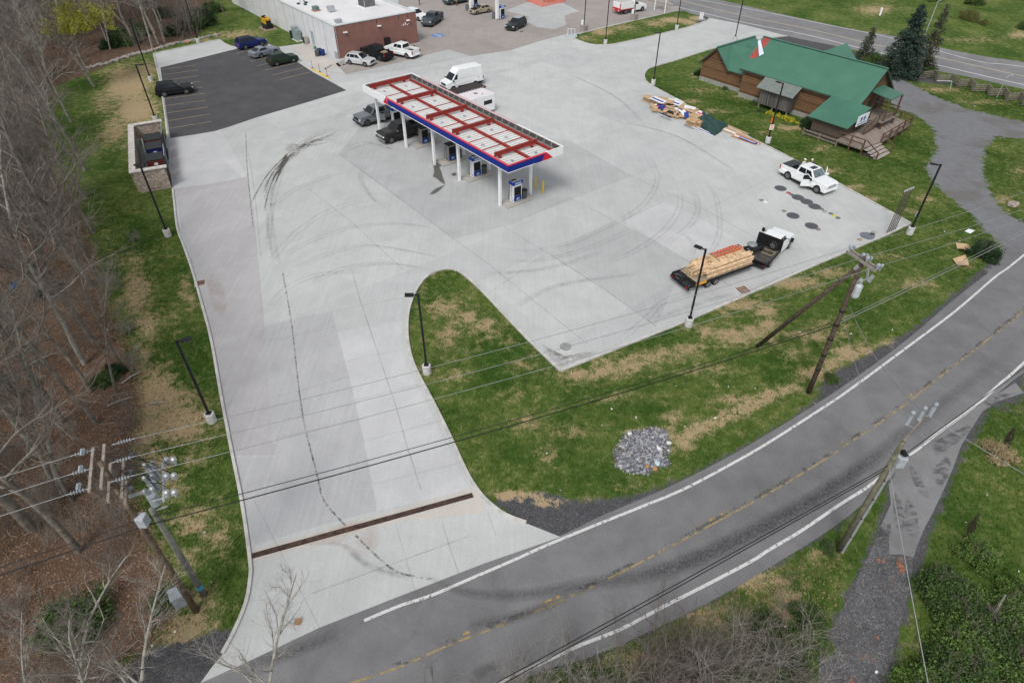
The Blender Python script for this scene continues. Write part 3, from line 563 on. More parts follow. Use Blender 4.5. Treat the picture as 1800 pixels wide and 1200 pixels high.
# --- tank lids
def lid(px, r, lab, col, group):
    root = empty('manhole_cover', lab, 'manhole cover', G(*px, .022), 0, group); n = 28; mt = M('lid_'+'_'.join(str(int(c*100)) for c in col), col, .6, var=.2, scale=3)
    mb = MB(); mb.tube([(0, 0, -.005), (0, 0, .014)], r, n); mb.build('cover', mt, root)
    mb = MB()
    for i in range(n):
        a0, a1 = 2*math.pi*i/n, 2*math.pi*(i+1)/n
        mb.add([(q*math.cos(a), q*math.sin(a), .017) for q, a in ((r, a0), (r, a1), (r*.93, a1), (r*.93, a0))], [(0, 1, 2, 3)])
    mb.build('rim', M('lid_rim', (.16, .16, .165), .6), root)
dk = (.075, .08, .088)
for px, lab in [((1372, 331), 'large dark tank lid nearest the open-door pickup'), ((1402.5, 347), 'large dark tank lid, first of the touching three'), ((1418, 354.5), 'large dark tank lid, middle of the touching three'), ((1432, 363), 'large dark tank lid, last of the touching three'), ((1394, 379), 'lone dark tank lid beyond the flatbed truck cab'), ((1426.5, 397), 'dark tank lid with a small brown lid at its right')]: lid(px, .62, lab, dk, 'large tank lids in the concrete')
lid((1524.5, 414.5), .66, 'grey-blue tank lid by the kerb below the leaning pipes', (.14, .155, .18), 'large tank lids in the concrete')
for px, lab, c in [((1386, 339), 'small red valve lid between two large dark lids', (.42, .06, .07)), ((1391, 342), 'small grey lid touching the red valve lid', (.14, .14, .14)), ((1444, 367.5), 'small grey lid beside the last touching tank lid', (.16, .16, .165)), ((1450, 371.5), 'tiny pale lid in the row behind the white pickup', (.28, .28, .28)), ((1460.5, 375.5), 'small grey-brown lid before the yellow lid', (.16, .14, .13)), ((1467, 379.5), 'small bright yellow fill lid', (.55, .52, .09)), ((1473, 383), 'small dark lid just past the yellow lid', (.13, .13, .13)), ((1338.5, 352), 'small brown lid farthest from the pickup', (.25, .2, .17)), ((1345, 355), 'small white lid beside a brown lid', (.7, .7, .68)), ((1378, 371), 'small brown lid left of the lone dark lid', (.22, .18, .15)), ((1438, 403), 'small brown lid right of a large dark lid', (.23, .17, .13)), ((1511, 421), 'small tan lid left of the grey-blue tank lid', (.33, .23, .15)), ((1533.5, 411.5), 'small black lid touching the grey-blue tank lid', (.05, .05, .055)), ((1536, 408), 'tiny grey lid beside the small black lid', (.3, .3, .31))]: lid(px, .24, lab, c, 'small coloured lids in the concrete')
lid((994, 609), .42, 'round grey concrete lid in the pointed corner of the lot', (.25, .25, .25), 'round covers on the lot'); lid((1020, 60), .3, 'small grey lid by the grass island tip', (.25, .25, .26), 'round covers on the lot'); lid((917, 56), .35, 'dark round cover on the forecourt near the dark SUV', (.1, .1, .1), 'round covers on the lot')
# ---------------------------------------------------------------- vehicles
def wheel_meshes(Rw, w=.24):
    k = 20; t = MB(); t.tube([(0, -w/2, 0), (0, -w/2+.03, 0), (0, w/2-.03, 0), (0, w/2, 0)], [Rw*.93, Rw, Rw, Rw*.93], k)
    r = MB(); r.tube([(0, -w/2-.012, 0), (0, w/2+.012, 0)], Rw*.62, k); r2 = MB()
    for s_ in (-1, 1):
        for j in range(5):
            a = j*2*math.pi/5; r2.bar((math.cos(a)*Rw*.14, s_*(w/2+.02), math.sin(a)*Rw*.14), (math.cos(a)*Rw*.6, s_*(w/2+.02), math.sin(a)*Rw*.6), .03, Rw*.2, up=(0, 1, 0))
    return t, r, r2
WC = {}
def wheel(root, x, y, Rw, w=.24, rim=None, name='wheel'):
    key = (round(Rw, 2), w, (rim or rim_m).name)
    if key not in WC:
        t, r, r2 = wheel_meshes(Rw, w); a = t.build(name, tyre_m, None); b = r.build('rim', M('rim_shadow', (.08, .08, .085), .5), None)
        r3 = MB(); r3.v = r.v+r2.v; n = len(r.v); r3.f = r.f+[tuple(i+n for i in f) for f in r2.f]; r3.m = [0]*len(r.f)+[1]*len(r2.f)
        c = r3.build('rim', [M('rim_shadow', (.08, .08, .085), .5), rim or rim_m]); WC[key] = (a.data, c.data)
        for o in (a, b, c): bpy.data.objects.remove(o)
    o = bpy.data.objects.new(name, WC[key][0]); link(o, root); o.location = (x, y, Rw)
    r = bpy.data.objects.new('rim', WC[key][1]); link(r, o); return o
def arch(x, r, zb, n=9): return [(x+r*math.cos(a), zb+max(0, r*math.sin(a))) for a in [math.pi*(1-i/(n-1)) for i in range(n)]]
def frustum(x0, x1, w0, z0, t0, t1, w1, z1):
    return [(x0, -w0, z0), (x1, -w0, z0), (x1, w0, z0), (x0, w0, z0), (t0, -w1, z1), (t1, -w1, z1), (t1, w1, z1), (t0, w1, z1)]
def pane(vs, u0, u1, v0, v1, off=.012, th=.01):
    "glass prism lying proud on quad vs=(bl, br, tr, tl)"
    A, B, C, D = [Vector(p) for p in vs]; n = (B-A).cross(D-A).normalized()
    def pt(u, v): return A.lerp(B, u).lerp(D.lerp(C, u), v)
    q = [pt(u0, v0), pt(u1, v0), pt(u1, v1), pt(u0, v1)]
    return MB().add([p+n*off for p in q]+[p-n*th for p in q], [(0, 1, 2, 3), (7, 6, 5, 4), (0, 4, 5, 1), (1, 5, 6, 2), (2, 6, 7, 3), (3, 7, 4, 0)])
SP = {
 'suv': dict(L=4.75, W=1.92, hood=1.0, belt=1.08, H=1.68, xc=.95, xt=.15, xrt=-1.95, xrb=-2.3, wb=2.8, R=.37, fo=.92),
 'crossover': dict(L=4.5, W=1.84, hood=.98, belt=1.04, H=1.62, xc=1.0, xt=.2, xrt=-1.65, xrb=-2.15, wb=2.7, R=.35, fo=.9),
 'coupe': dict(L=4.75, W=1.88, hood=.92, belt=.98, H=1.38, xc=.62, xt=-.15, xrt=-1.05, xrb=-1.95, wb=2.72, R=.35, fo=.88),
 'sedan': dict(L=4.5, W=1.72, hood=.86, belt=.94, H=1.4, xc=.85, xt=.1, xrt=-1.2, xrb=-1.95, wb=2.6, R=.31, fo=.88),
 'pickup': dict(L=5.9, W=2.02, hood=1.24, belt=1.30, H=1.94, xc=1.35, xt=.72, xrt=-.78, xrb=-.95, wb=3.72, R=.42, fo=.95),
 'van': dict(L=5.98, W=2.06, hood=1.22, belt=1.35, H=2.75, xc=2.2, xt=1.45, xrt=-2.8, xrb=-2.92, wb=3.6, R=.36, fo=.98)}
def place(root, rear, front, side, spec, z=0.):
    a, b = G(*rear, z), G(*front, z); d = (b-a).normalized(); n = Vector((-d.y, d.x, 0)); mid = (a+b)/2
    s_ = 1 if side == 'R' else -1; c = mid+n*s_*(spec['W']/2-.02)
    xm = spec['L']/2-spec['fo']-spec['wb']/2
    root.location = c-d*xm; root.location.z = z+.013; root.rotation_euler = (0, 0, math.atan2(d.y, d.x)); return (b-a).length
def vehicle(name, label, cat, kind, pnt, rear, front, side, group='vehicles on the forecourt', roof=None, bed=None, z=0., trim=None, rimc=None, hoodm=None, sunroof=False, open_doors=False, glass=None, sheath=None):
    s = SP[kind]; L, Wd, hood, belt, H, wb, Rw = s['L'], s['W'], s['hood'], s['belt'], s['H'], s['wb'], s['R']
    root = empty(name, label, cat, group=group); place(root, rear, front, side, s, z)
    xf, xr = L/2, -L/2; fx = xf-s['fo']; rx = fx-wb; w = Wd/2; gl = glass or glass_m; tm = trim or trim_m
    zb = .30 if kind not in ('pickup', 'van') else .42; ra = Rw+.07
    def ins(zz): return 0 if zz < .8 else .05+.05*(zz-.8)
    top = belt if kind != 'pickup' else .98
    xc, xrb = s['xc'], s['xrb']
    prof = [(xf-.05, zb), (xf, zb+.12), (xf-.01, hood-.28), (xf-.10, hood-.08), (xf-.3, hood-.01), (xc+.1, hood+.05)]
    if kind == 'pickup': prof += [(xc, belt), (xrb-.06, belt), (xrb-.06, .98), (xr+.12, .98), (xr+.1, zb+.15), (xr+.12, zb)]
    elif kind in ('coupe', 'sedan'): prof += [(xc, belt), (xrb, belt+.02), (xr+.12, belt-.02), (xr, belt-.14), (xr, zb+.15), (xr+.08, zb)]
    else: prof += [(xc, belt), (xrb, belt), (xr+.03, belt-.05), (xr, zb+.2), (xr+.08, zb)]
    ba = [(rx-ra, zb)]+[p for p in arch(rx, ra, Rw-.02)[1:-1] if p[1] > zb]+[(rx+ra, zb)]
    fa = [(fx-ra, zb)]+[p for p in arch(fx, ra, Rw-.02)[1:-1] if p[1] > zb]+[(fx+ra, zb)]
    prof += ba+fa
    MB().side(prof, -w, w, ins).build('body', pnt, root, bevel=.035, fixn=True)
    mb = MB()
    for x in (fx, rx): mb.box(x-ra*.98, -w+.22, .25, x+ra*.98, w-.22, min(.9, hood-.1))
    mb.box(xr+.25, -w+.1, .22, xf-.25, w-.1, zb+.06); mb.build('underbody', trim_m, root)
    # greenhouse
    z0 = belt-.02; w0 = w-.09; w1 = w0-(.17 if kind != 'van' else .10); z1 = H
    x0, x1, t0, t1 = xrb, xc, s['xrt'], s['xt']
    fv = frustum(x0, x1, w0, z0, t0, t1, w1, z1); v = fv
    if kind == 'van':
        bv = [(x0, -w0-.0, z0), (1.0, -w0, z0), (1.0, w0, z0), (x0, w0, z0), (t0, -w1, z1-.06), (.9, -w1, z1), (.9, w1, z1), (t0, w1, z1-.06)]
        cabm = MB().add(bv, [(0, 3, 2, 1), (4, 5, 6, 7), (0, 1, 5, 4), (1, 2, 6, 5), (2, 3, 7, 6), (3, 0, 4, 7)]); cabm.build('cargo_box', pnt, root, bevel=.12)
        v = [(.95, -w0, z0), (x1, -w0, z0), (x1, w0, z0), (.95, w0, z0), (.95, -w1-.0, 2.2), (t1, -w1, 2.2), (t1, w1, 2.2), (.95, w1, 2.2)]
        hd = [(.85, -w1, 2.15), (t1, -w1, 2.18), (t1, w1, 2.18), (.85, w1, 2.15), (.85, -w1+.02, z1-.02), (.98, -w1+.1, z1-.05), (.98, w1-.1, z1-.05), (.85, w1-.02, z1-.02)]
        MB().add(hd, [(0, 3, 2, 1), (4, 5, 6, 7), (0, 1, 5, 4), (1, 2, 6, 5), (2, 3, 7, 6), (3, 0, 4, 7)]).build('high_roof', pnt, root, bevel=.06)
    MB().add(v, [(0, 3, 2, 1), (4, 5, 6, 7), (0, 1, 5, 4), (1, 2, 6, 5), (2, 3, 7, 6), (3, 0, 4, 7)]).build('cab', pnt, root, bevel=.05)
    if roof: MB().box(t0+.12, -w1+.08, z1-.004, t1-.12, w1-.08, z1+.008).build('roof_panel', roof, root)
    pane((v[1], v[2], v[6], v[5]), .06, .94, .08, .94).build('windshield', gl if not glass else glass, root)
    if kind != 'van':
        pane((v[3], v[0], v[4], v[7]), .08, .92, .15, .88).build('rear_window', gl, root)
        cuts = [(.06, .44), (.47, .80)] if kind in ('suv', 'crossover') else [(.10, .52), (.56, .9)] if kind in ('pickup', 'sedan') else [(.2, .86)]
        if kind == 'suv': cuts = [(.05, .27), (.30, .60), (.63, .88)]
        if kind == 'crossover': cuts = [(.07, .24), (.28, .58), (.61, .86)]
    else: cuts = [(.28, .82)]
    if glass: gl = glass_m
    for a, b in cuts:
        pane((v[0], v[1], v[5], v[4]), a, b, .14, .86).build('side_window', gl, root); pane((v[2], v[3], v[7], v[6]), 1-b, 1-a, .14, .86).build('side_window', gl, root)
    for x in (fx, rx):
        for y in (-1, 1): wheel(root, x, y*(w-.13), Rw, .25, rimc)
    hz = hood-.22 if kind != 'pickup' else hood-.3
    MB().box(xf-.06, -w*.55, hood-.45, xf+.02, w*.55, hood-.17).build('grille', chrome_m if kind == 'pickup' and not sheath else trim_m, root, bevel=.01)
    MB().box(xf-.2, -w+.03, zb, xf+.05, w-.03, zb+.2).build('bumper', chrome_m if trim is chrome_m else (trim_m if trim else pnt), root, bevel=.04)
    MB().box(xr-.05, -w+.05, zb+.05, xr+.2, w-.05, zb+.24).build('bumper', chrome_m if trim is chrome_m else (trim_m if trim else pnt), root, bevel=.04)
    for y in (-1, 1):
        MB().box(xf-.22, y*(w-.06), hz-.06, xf+.015, y*w*.62, hz+.09).build('headlight', lamp_m, root, bevel=.02)
        MB().box(xr-.015, y*(w-.02), .8 if kind != 'pickup' else .85, xr+.12, y*(w-.24) if kind != 'pickup' else y*(w-.17), (belt-.1) if kind != 'pickup' else 1.22).build('tail_light', red_l, root, bevel=.02)
        if not (open_doors): MB().box(x1-.28, y*(w-.04), belt-.02, x1-.12, y*(w+.2), belt+.15).build('mirror', trim or pnt, root, bevel=.03)
        if kind == 'pickup': MB().box(xrb, y*(w-.08), .36, xc, y*(w+.12), .41).build('running_board', trim_m, root)
        MB().box(x0+.7 if kind != 'pickup' else .1, y*(w-.03), belt-.17, x0+.9 if kind != 'pickup' else .3, y*(w+.012), belt-.13).build('door_handle', trim_m, root)
        mb = MB()
        for xx in ([xc-.15, xc-1.15, xc-2.2] if kind != 'coupe' else [xc-.1, xc-1.45]):
            if xx > xr+.6: mb.box(xx-.008, y*(w-.09), zb+.15, xx+.008, y*(w+.0015), .8)
        mb.build('door_seam', trim_m, root)
    if sunroof: MB().box(.05, -.42, z1-.01, .6, .42, z1+.012).build('sunroof', gl, root, bevel=.01)
    if kind == 'van': MB().box(xr+.1, -w-.015, .42, 1.3, w+.015, .62).build('side_moulding', trim_m, root)
    if kind == 'pickup':
        zt = 1.36; mb = MB()
        for y in (-1, 1): mb.box(xr+.1, y*(w-.06), .96, xrb-.03, y*(w-.2), zt)
        mb.box(xr+.1, -w+.2, .96, xr+.2, w-.2, zt); mb.box(xrb-.12, -w+.2, .96, xrb-.04, w-.2, zt); mb.build('bed', pnt, root, bevel=.02)
        MB().box(xr+.2, -w+.2, .985, xrb-.12, w-.2, 1.0).build('bed_floor', M('bed_liner', (.025, .025, .027), .9), root)
        if bed == 'cover':
            mb = MB(); n = 3; xa, xb = xr+.12, xrb-.75
            for i in range(n): mb.box(xa+(xb-xa)*i/n+.02, -w+.08, zt, xa+(xb-xa)*(i+1)/n-.02, w-.08, zt+.035)
            mb.build('bed_cover', M('bed_cover', (.045, .05, .055), .5), root)
        elif bed == 'full':
            MB().box(xr+.12, -w+.08, zt, xrb-.05, w-.08, zt+.035).build('bed_cover', M('bed_cover', (.045, .05, .055), .5), root)
        elif bed == 'tools':
            mb = MB()
            for i in range(5): mb.box(xr+.4+i*.28, -.6+.2*(i % 3), 1.0, xr+.6+i*.28, -.2+.2*(i % 4), 1.2+.1*(i % 2))
            mb.build('bed_load', card_m, root)
        if hoodm: MB().box(xc+.25, -w+.3, hood+.02, xf-.5, w-.3, hood+.05).build('hood_panel', hoodm, root)
    return root
pw = paint('white', (.72, .74, .75)); pb = paint('black', (.012, .014, .016)); pg = paint('grey', (.16, .175, .185), .3)
VEH = [
 ('suv_car', 'black SUV parked alone across the left stalls of the dark lot', 'SUV', 'suv', pb, (292.5, 171), (327.5, 166.5), 'R', {}),
 ('suv_car', 'dark blue SUV with black roof at the top end of the parked row', 'SUV', 'suv', paint('navy', (.012, .022, .10)), (435, 87.6), (460, 82.2), 'R', dict(roof=black_m)),
 ('coupe', 'silver two-door coupe parked between the blue and the green SUV', 'coupe', 'coupe', paint('silverblue', (.22, .25, .29), .4), (459.6, 103), (487, 95.2), 'R', {}),
 ('suv_car', 'dark green boxy SUV parked beside the silver coupe', 'SUV', 'crossover', paint('green', (.018, .034, .020)), (489, 117), (516, 111), 'R', dict(rimc=chrome_m)),
 ('crossover_car', 'silver white crossover with sunroof parked at the brick wall', 'SUV', 'crossover', paint('silver', (.52, .54, .55), .2), (616, 114.4), (641, 118), 'R', dict(sunroof=True)),
 ('pickup_truck', 'black pickup with open loaded bed between silver crossover and white pickup', 'pickup', 'pickup', pb, (668, 109), (639, 100), 'L', dict(bed='tools', rimc=trim_m)),
 ('pickup_truck', 'white pickup parked against the brick wall with open dark bed', 'pickup', 'pickup', pw, (714.5, 104), (684, 97), 'L', {}),
 ('pickup_truck', 'slate grey pickup driving past the brick end of the store', 'pickup', 'pickup', paint('slate', (.055, .068, .082)), (775.6, 38.5), (763, 47), 'L', dict(bed='full')),
 ('sedan', 'gold hatchback with its hood up at the upper fuel pump', 'car', 'sedan', paint('gold', (.36, .31, .22), .3), (859.4, 23), (839, 26.8), 'L', {}),
 ('suv_car', 'dark SUV with roof rack leaving the upper pumps', 'SUV', 'suv', paint('darkgrey', (.030, .038, .042)), (921, 48.5), (909, 54.5), 'L', dict(roof=M('roof_grey', (.3, .33, .35), .3))),
 ('pickup_truck', 'grey crew-cab pickup with a door open at the left end of the canopy', 'pickup', 'pickup', pg, (689, 211), (650.7, 222), 'L', dict(trim=trim_m, sheath=True, rimc=trim_m)),
 ('pickup_truck', 'black chrome-grilled pickup at the pump under the canopy', 'pickup', 'pickup', paint('blackgrey', (.028, .028, .028)), (731, 240.5), (694.5, 251.7), 'L', dict(trim=chrome_m, rimc=chrome_m, hoodm=M('hood_brown', (.03, .022, .018), .3))),
 ('cargo_van', 'white high-roof cargo van standing behind the canopy', 'van', 'van', pw, (834.5, 152.5), (799, 161), 'L', dict(trim=trim_m)),
 ('pickup_truck', 'white pickup with both front doors open beside two people', 'pickup', 'pickup', pw, (1383, 316), (1432, 340), 'R', dict(bed='cover', sunroof=True, glass=lglass_m, open_doors=True)),
 ('pickup_truck', 'white pickup half out of frame above the service truck', 'pickup', 'pickup', pw, (1106, 3), (1137, -1), 'R', {}),
 ('pickup_truck', 'dark teal pickup with a white stripe cut off by the top edge', 'pickup', 'pickup', paint('teal', (.05, .07, .075)), (822, 5), (794.5, 10), 'L', {}),
 ('suv_car', 'black SUV only partly in frame left of the teal pickup', 'SUV', 'suv', pb, (785, -7), (762, -3), 'L', {}),
 ('suv_car', 'white SUV nosing out from behind the brick store corner', 'SUV', 'suv', pw, (716, 33), (736, 38), 'R', {}),
]
VR = []
for nm, lab, cat, kd, p, r_, f_, sd, kw in VEH: VR.append(vehicle(nm, lab, cat, kd, p, r_, f_, sd, **kw))
# raised hood of the gold hatchback
gh = VR[8]; MB().add([(1.0, -.7, .95), (1.0, .7, .95), (1.75, .62, 1.5), (1.75, -.62, 1.5), (1.0, -.7, .92), (1.0, .7, .92), (1.75, .62, 1.47), (1.75, -.62, 1.47)], [(0, 1, 2, 3), (7, 6, 5, 4), (0, 3, 7, 4), (1, 5, 6, 2), (2, 6, 7, 3), (0, 4, 5, 1)]).build('raised_hood', paint('gold', (.36, .31, .22)), gh)
MB().box(1.15, -.6, .9, 2.0, .6, .965).build('engine_bay', trim_m, gh)
# white pickup: dark door opening and two open doors
wp = VR[13]; s = SP['pickup']; w = s['W']/2
for y in (-1, 1):
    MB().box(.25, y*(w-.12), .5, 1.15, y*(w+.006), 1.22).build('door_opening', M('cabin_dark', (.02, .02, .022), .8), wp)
    ang = y*R(52); T = Matrix.Translation((1.2, y*(w+.0), 0))@Matrix.Rotation(-ang, 4, 'Z')
    dm = MB(); dm.box(-1.02, y*.0, .48, 0, y*.08, 1.22, 0, T); 
    d = dm.build('door', pw, wp, bevel=.02)
    fm = MB(); T2 = T@Matrix.Translation((0, y*.04, 0))
    pts = [T2@Vector(p) for p in [(-1.0, 0, 1.2), (-.98, 0, 1.72), (-.55, 0, 1.80), (-.05, 0, 1.24)]]
    for a, b in zip(pts, pts[1:]): fm.bar(a, b, .06)
    fm.build('window_frame', pw, d)
    MB().add([pts[0], pts[1], pts[2], pts[3]], [(0, 1, 2, 3)]).build('window', glass_m, d)
    mm = MB(); mm.box(-.28, y*.08, 1.18, -.12, y*.34, 1.4, 0, T); mm.build('mirror', white_p if y > 0 else trim_m, d, bevel=.03)
gp = VR[10]; w = 1.01
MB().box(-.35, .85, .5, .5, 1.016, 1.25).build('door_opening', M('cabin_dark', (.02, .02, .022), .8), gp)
T = Matrix.Translation((.45, w, 0))@Matrix.Rotation(-R(48), 4, 'Z'); dm = MB(); dm.box(-.95, 0, .5, 0, .08, 1.3, 0, T); dm.build('door', pg, gp, bevel=.02)
# ---- people
def person(px, lab, rz, shirt, pants, hat, skin=(.42, .27, .2), z=0., H=1.76, lean=0., arm=.3):
    root = empty('person', lab, 'person', G(*px, z), rz, None); k = H/1.76
    J = {'pel': (0, 0, .95), 'ch': (lean*.5, 0, 1.25), 'nk': (lean*.8, 0, 1.47), 'hd': (lean+.02, 0, 1.60), 'tp': (lean+.02, 0, 1.70)}
    vs, es, rs = [], [], []
    def chain(parent, pts):
        for p, r in pts:
            vs.append((p[0]*k, p[1]*k, p[2]*k)); rs.append(r*k); i = len(vs)-1
            if parent is not None: es.append((parent, i))
            parent = i
        return parent
    chain(None, [((0, 0, .95), .155)])
    c = chain(0, [((lean*.3, 0, 1.12), .14), ((lean*.6, 0, 1.36), .165)])
    n_ = chain(c, [((lean*.8, 0, 1.48), .062), ((lean+.015, 0, 1.56), .085), ((lean+.02, 0, 1.64), .098), ((lean+.01, 0, 1.72), .07)])
    for y in (-1, 1):
        chain(c, [((lean*.6, y*.19, 1.40), .065), ((lean*.6+.03, y*.26, 1.12), .048), ((lean*.6+arm, y*.24, .95), .036), ((lean*.6+arm+.07, y*.23, .93), .032)])
        chain(0, [((0, y*.10, .88), .10), ((.02, y*.11, .48), .068), ((-.01, y*.12, .09), .045), ((.14, y*.13, .04), .042)])
    me = bpy.data.meshes.new('body'); me.from_pydata(vs, es, []); o = link(bpy.data.objects.new('body', me), root)
    sk_ = o.modifiers.new('skin', 'SKIN'); me.skin_vertices[0].data[0].use_root = True
    for i, r in enumerate(rs): me.skin_vertices[0].data[i].radius = (r, r*(.72 if i in (1, 2, 0) else 1))
    ss = o.modifiers.new('sub', 'SUBSURF'); ss.levels = ss.render_levels = 2
    # clothes coloured by height band on the one continuous body
    m, t, b = new_mat('person_'+lab[:8].replace(' ', '_')); sep = t.nodes.new('ShaderNodeSeparateXYZ'); t.links.new(coords(t), sep.inputs[0])
    z_ = math_(t, 'MULTIPLY', sep.outputs[2], 1/1.8)
    c_ = ramp(t, z_, [(0, (.03, .025, .02)), (.055, pants), (.53, shirt), (.815, skin)])
    for nd in t.nodes:
        if nd.type == 'VALTORGB': nd.color_ramp.interpolation = 'CONSTANT'
    t.links.new(c_, b.inputs['Base Color']); b.inputs['Roughness'].default_value = .85; me.materials.append(m)
    hb = MB(); hx, hz = (lean+.01)*k, 1.67*k
    hb.tube([(hx, 0, hz), (hx, 0, hz+.07), (hx, 0, hz+.115)], [.108, .1, .05], 14); hb.box(hx+.05, -.075, hz, hx+.19, .075, hz+.018); hb.build('cap', hat, root, smooth=False)
    fb = MB()
    for y in (-.035, .035): fb.box(hx+.095, y-.012, 1.625*k, hx+.107, y+.012, 1.64*k)
    fb.box(hx+.1, -.012, 1.585*k, hx+.125, .012, 1.62*k); fb.box(hx+.09, -.025, 1.56*k, hx+.103, .025, 1.568*k); fb.build('face', M('face_dark', (.2, .11, .08), .7), root)
    hd = MB()
    for y in (-1, 1):
        hxx, hzz = (lean*.6+arm+.08)*k, .925*k
        for j, l in enumerate((.055, .066, .06, .048)): hd.tube([(hxx, y*.23*k-.03+j*.02, hzz), (hxx+l*.6, y*.23*k-.03+j*.02, hzz-.015), (hxx+l, y*.23*k-.03+j*.02, hzz-.045)], [.009, .0085, .006], 6)
        hd.tube([(hxx-.02, y*.2*k, hzz+.01), (hxx+.03, y*.17*k, hzz)], [.01, .007], 6)
    hd.build('fingers', M('skin', skin, .6), root, smooth=True)
    return root
cap_w = M('cap_white', (.72, .7, .64), .8)
person((1407, 306), 'person in a white shirt and pale cap standing by the covered truck bed', R(-60), (.70, .70, .70), (.05, .06, .09), cap_w, arm=.35)
person((1420, 306.5), 'person in a dark jacket and cream cap standing behind the white pickup', R(-120), (.055, .045, .045), (.07, .07, .08), cap_w, arm=.25)
person((803, 11), 'person in a yellow-green vest and brown trousers beside the teal pickup', R(160), (.40, .42, .12), (.16, .08, .05), cap_w)
person((737.5, 9), 'person in red top and black trousers walking near the store corner', R(200), (.4, .03, .03), (.03, .03, .035), M('cap_dark', (.03, .03, .03), .8))
# ---- flatbed truck with stock trailer of lumber
def flatbed():
    s = dict(SP['pickup']); s['wb'] = 4.0; s['L'] = 6.2; SP['flat'] = s
    root = empty('flatbed_truck', 'white cab flatbed truck with black deck and spare wheel hitched to the lumber trailer', 'truck'); place(root, (1351, 470), (1386, 437), 'R', s)
    xf = 3.1; fx = 2.15; rx = -1.85; w = 1.0
    prof = [(xf-.05, .42), (xf, .55), (xf-.02, .95), (xf-.12, 1.17), (xf-.35, 1.24), (1.5, 1.30), (1.4, 1.36), (-.25, 1.36), (-.25, .42)]+[(fx-.49, .42)]+arch(fx, .49, .4)[1:-1]+[(fx+.49, .42)]
    MB().side(prof, -w, w, lambda z: 0 if z < .8 else .05).build('body', pw, root, bevel=.04, fixn=True)
    v = frustum(-.22, 1.42, .9, 1.34, -.1, .8, .74, 1.98)
    MB().add(v, [(0, 3, 2, 1), (4, 5, 6, 7), (0, 1, 5, 4), (1, 2, 6, 5), (2, 3, 7, 6), (3, 0, 4, 7)]).build('cab', pw, root, bevel=.06)
    pane((v[1], v[2], v[6], v[5]), .05, .95, .08, .92).build('windshield', glass_m, root); pane((v[3], v[0], v[4], v[7]), .1, .9, .2, .85).build('rear_window', glass_m, root)
    pane((v[0], v[1], v[5], v[4]), .08, .46, .12, .84).build('side_window', glass_m, root); pane((v[0], v[1], v[5], v[4]), .5, .88, .12, .84).build('side_window', glass_m, root); pane((v[2], v[3], v[7], v[6]), .12, .88, .12, .84).build('side_window', glass_m, root)
    for x in (fx, rx):
        for y in (-1, 1): wheel(root, x, y*(w-.14), .41, .3 if x > 0 else .42)
    dk = M('deck_plate', (.06, .056, .05), .7, var=.3, scale=2)
    MB().box(-3.05, -1.1, .86, -.38, 1.1, .96).build('deck', dk, root)
    mb = MB(); mb.box(-.42, -1.12, .96, -.34, 1.12, 1.12)
    for y in (-1.1, -.55, .55, 1.1): mb.box(-.42, y-.04, .96, -.34, y+.04, 2.0)
    mb.box(-.42, -1.12, 1.95, -.34, 1.12, 2.04); mb.box(-.41, -1.1, .98, -.37, 1.1, 1.97); mb.build('headache_rack', black_m, root)
    mb = MB()
    for y in (-1.12, 1.12): mb.bar((-3.05, y, .9), (-.36, y, .9), .06, .12)
    mb.bar((-3.05, -1.12, .9), (-3.05, 1.12, .9), .06, .14); mb.build('deck_rail', black_m, root)
    mb = MB(); mb.box(-2.9, -.95, .3, -2.3, .95, .62); mb.box(-2.3, -.4, .45, 2.9, .4, .85); mb.build('chassis', black_m, root)
    tn = M('trim_tan', (.42, .34, .18), .7); mb = MB(); mb.box(-1.6, -.9, .962, -1.55, .1, .98); mb.box(-.9, -.9, .962, -.85, .1, .98); mb.box(-1.6, -.9, .962, -.85, -.86, .98); mb.build('strap', tn, root)
    sp = wheel(root, -.62, -.25, .38, .22, name='spare_wheel'); sp.location = (-.62, -.45, 1.42); sp.rotation_euler = (0, 0, R(78))
    MB().box(xf-.08, -.55, .62, xf+.02, .55, 1.0).build('grille', chrome_m, root); MB().box(xf-.1, -.98, .45, xf+.08, .98, .62).build('bumper', chrome_m, root, bevel=.03)
    for y in (-1, 1):
        MB().box(xf-.15, y*.62, .8, xf+.02, y*.93, 1.02).build('headlight', lamp_m, root); MB().box(-3.1, y*.8, .62, -3.06, y*.92, .69).build('tail_light', red_l, root)
        mb = MB(); mb.bar((1.25, y*.9, 1.4), (1.25, y*1.25, 1.45), .05); mb.box(1.15, y*1.2, 1.3, 1.28, y*1.46, 1.66); mb.build('mirror', black_m, root, bevel=.02)
    # trailer
    tr = empty('gooseneck_trailer', 'black gooseneck flat trailer with yellow ramp side behind the flatbed truck', 'trailer')
    a = G(1184, 492, .85); b = G(1318, 470-6, .85); c = G(1213, 512, .85); 
    A_ = G(1243, 506); B_ = G(1258, 501.5); d = (B_-A_); d = G(1318, 478)-G(1212, 516); d.z = 0; d.normalize(); n = Vector((-d.y, d.x, 0)); org = (A_+B_)/2+n*1.15
    tr.location = (org.x, org.y, .013); tr.rotation_euler = (0, 0, math.atan2(d.y, d.x)); 
    dkw = M('trailer_planks', (.30, .25, .18), .8, var=.25, scale=3)
    mb = MB()
    for i in range(10): mb.box(-1.7, -1.1+i*.22+.01, .80, 4.45, -1.1+(i+1)*.22-.01, .86)
    mb.build('deck', dkw, tr)
    mb = MB()
    for y in (-1.15, 1.15): mb.bar((-2.4, y, .76), (4.45, y, .76), .08, .2)
    for i in range(10): mb.bar((-1.6+i*.64, -1.1, .72), (-2.5+i*.64, 1.1, .72), .06, .1)
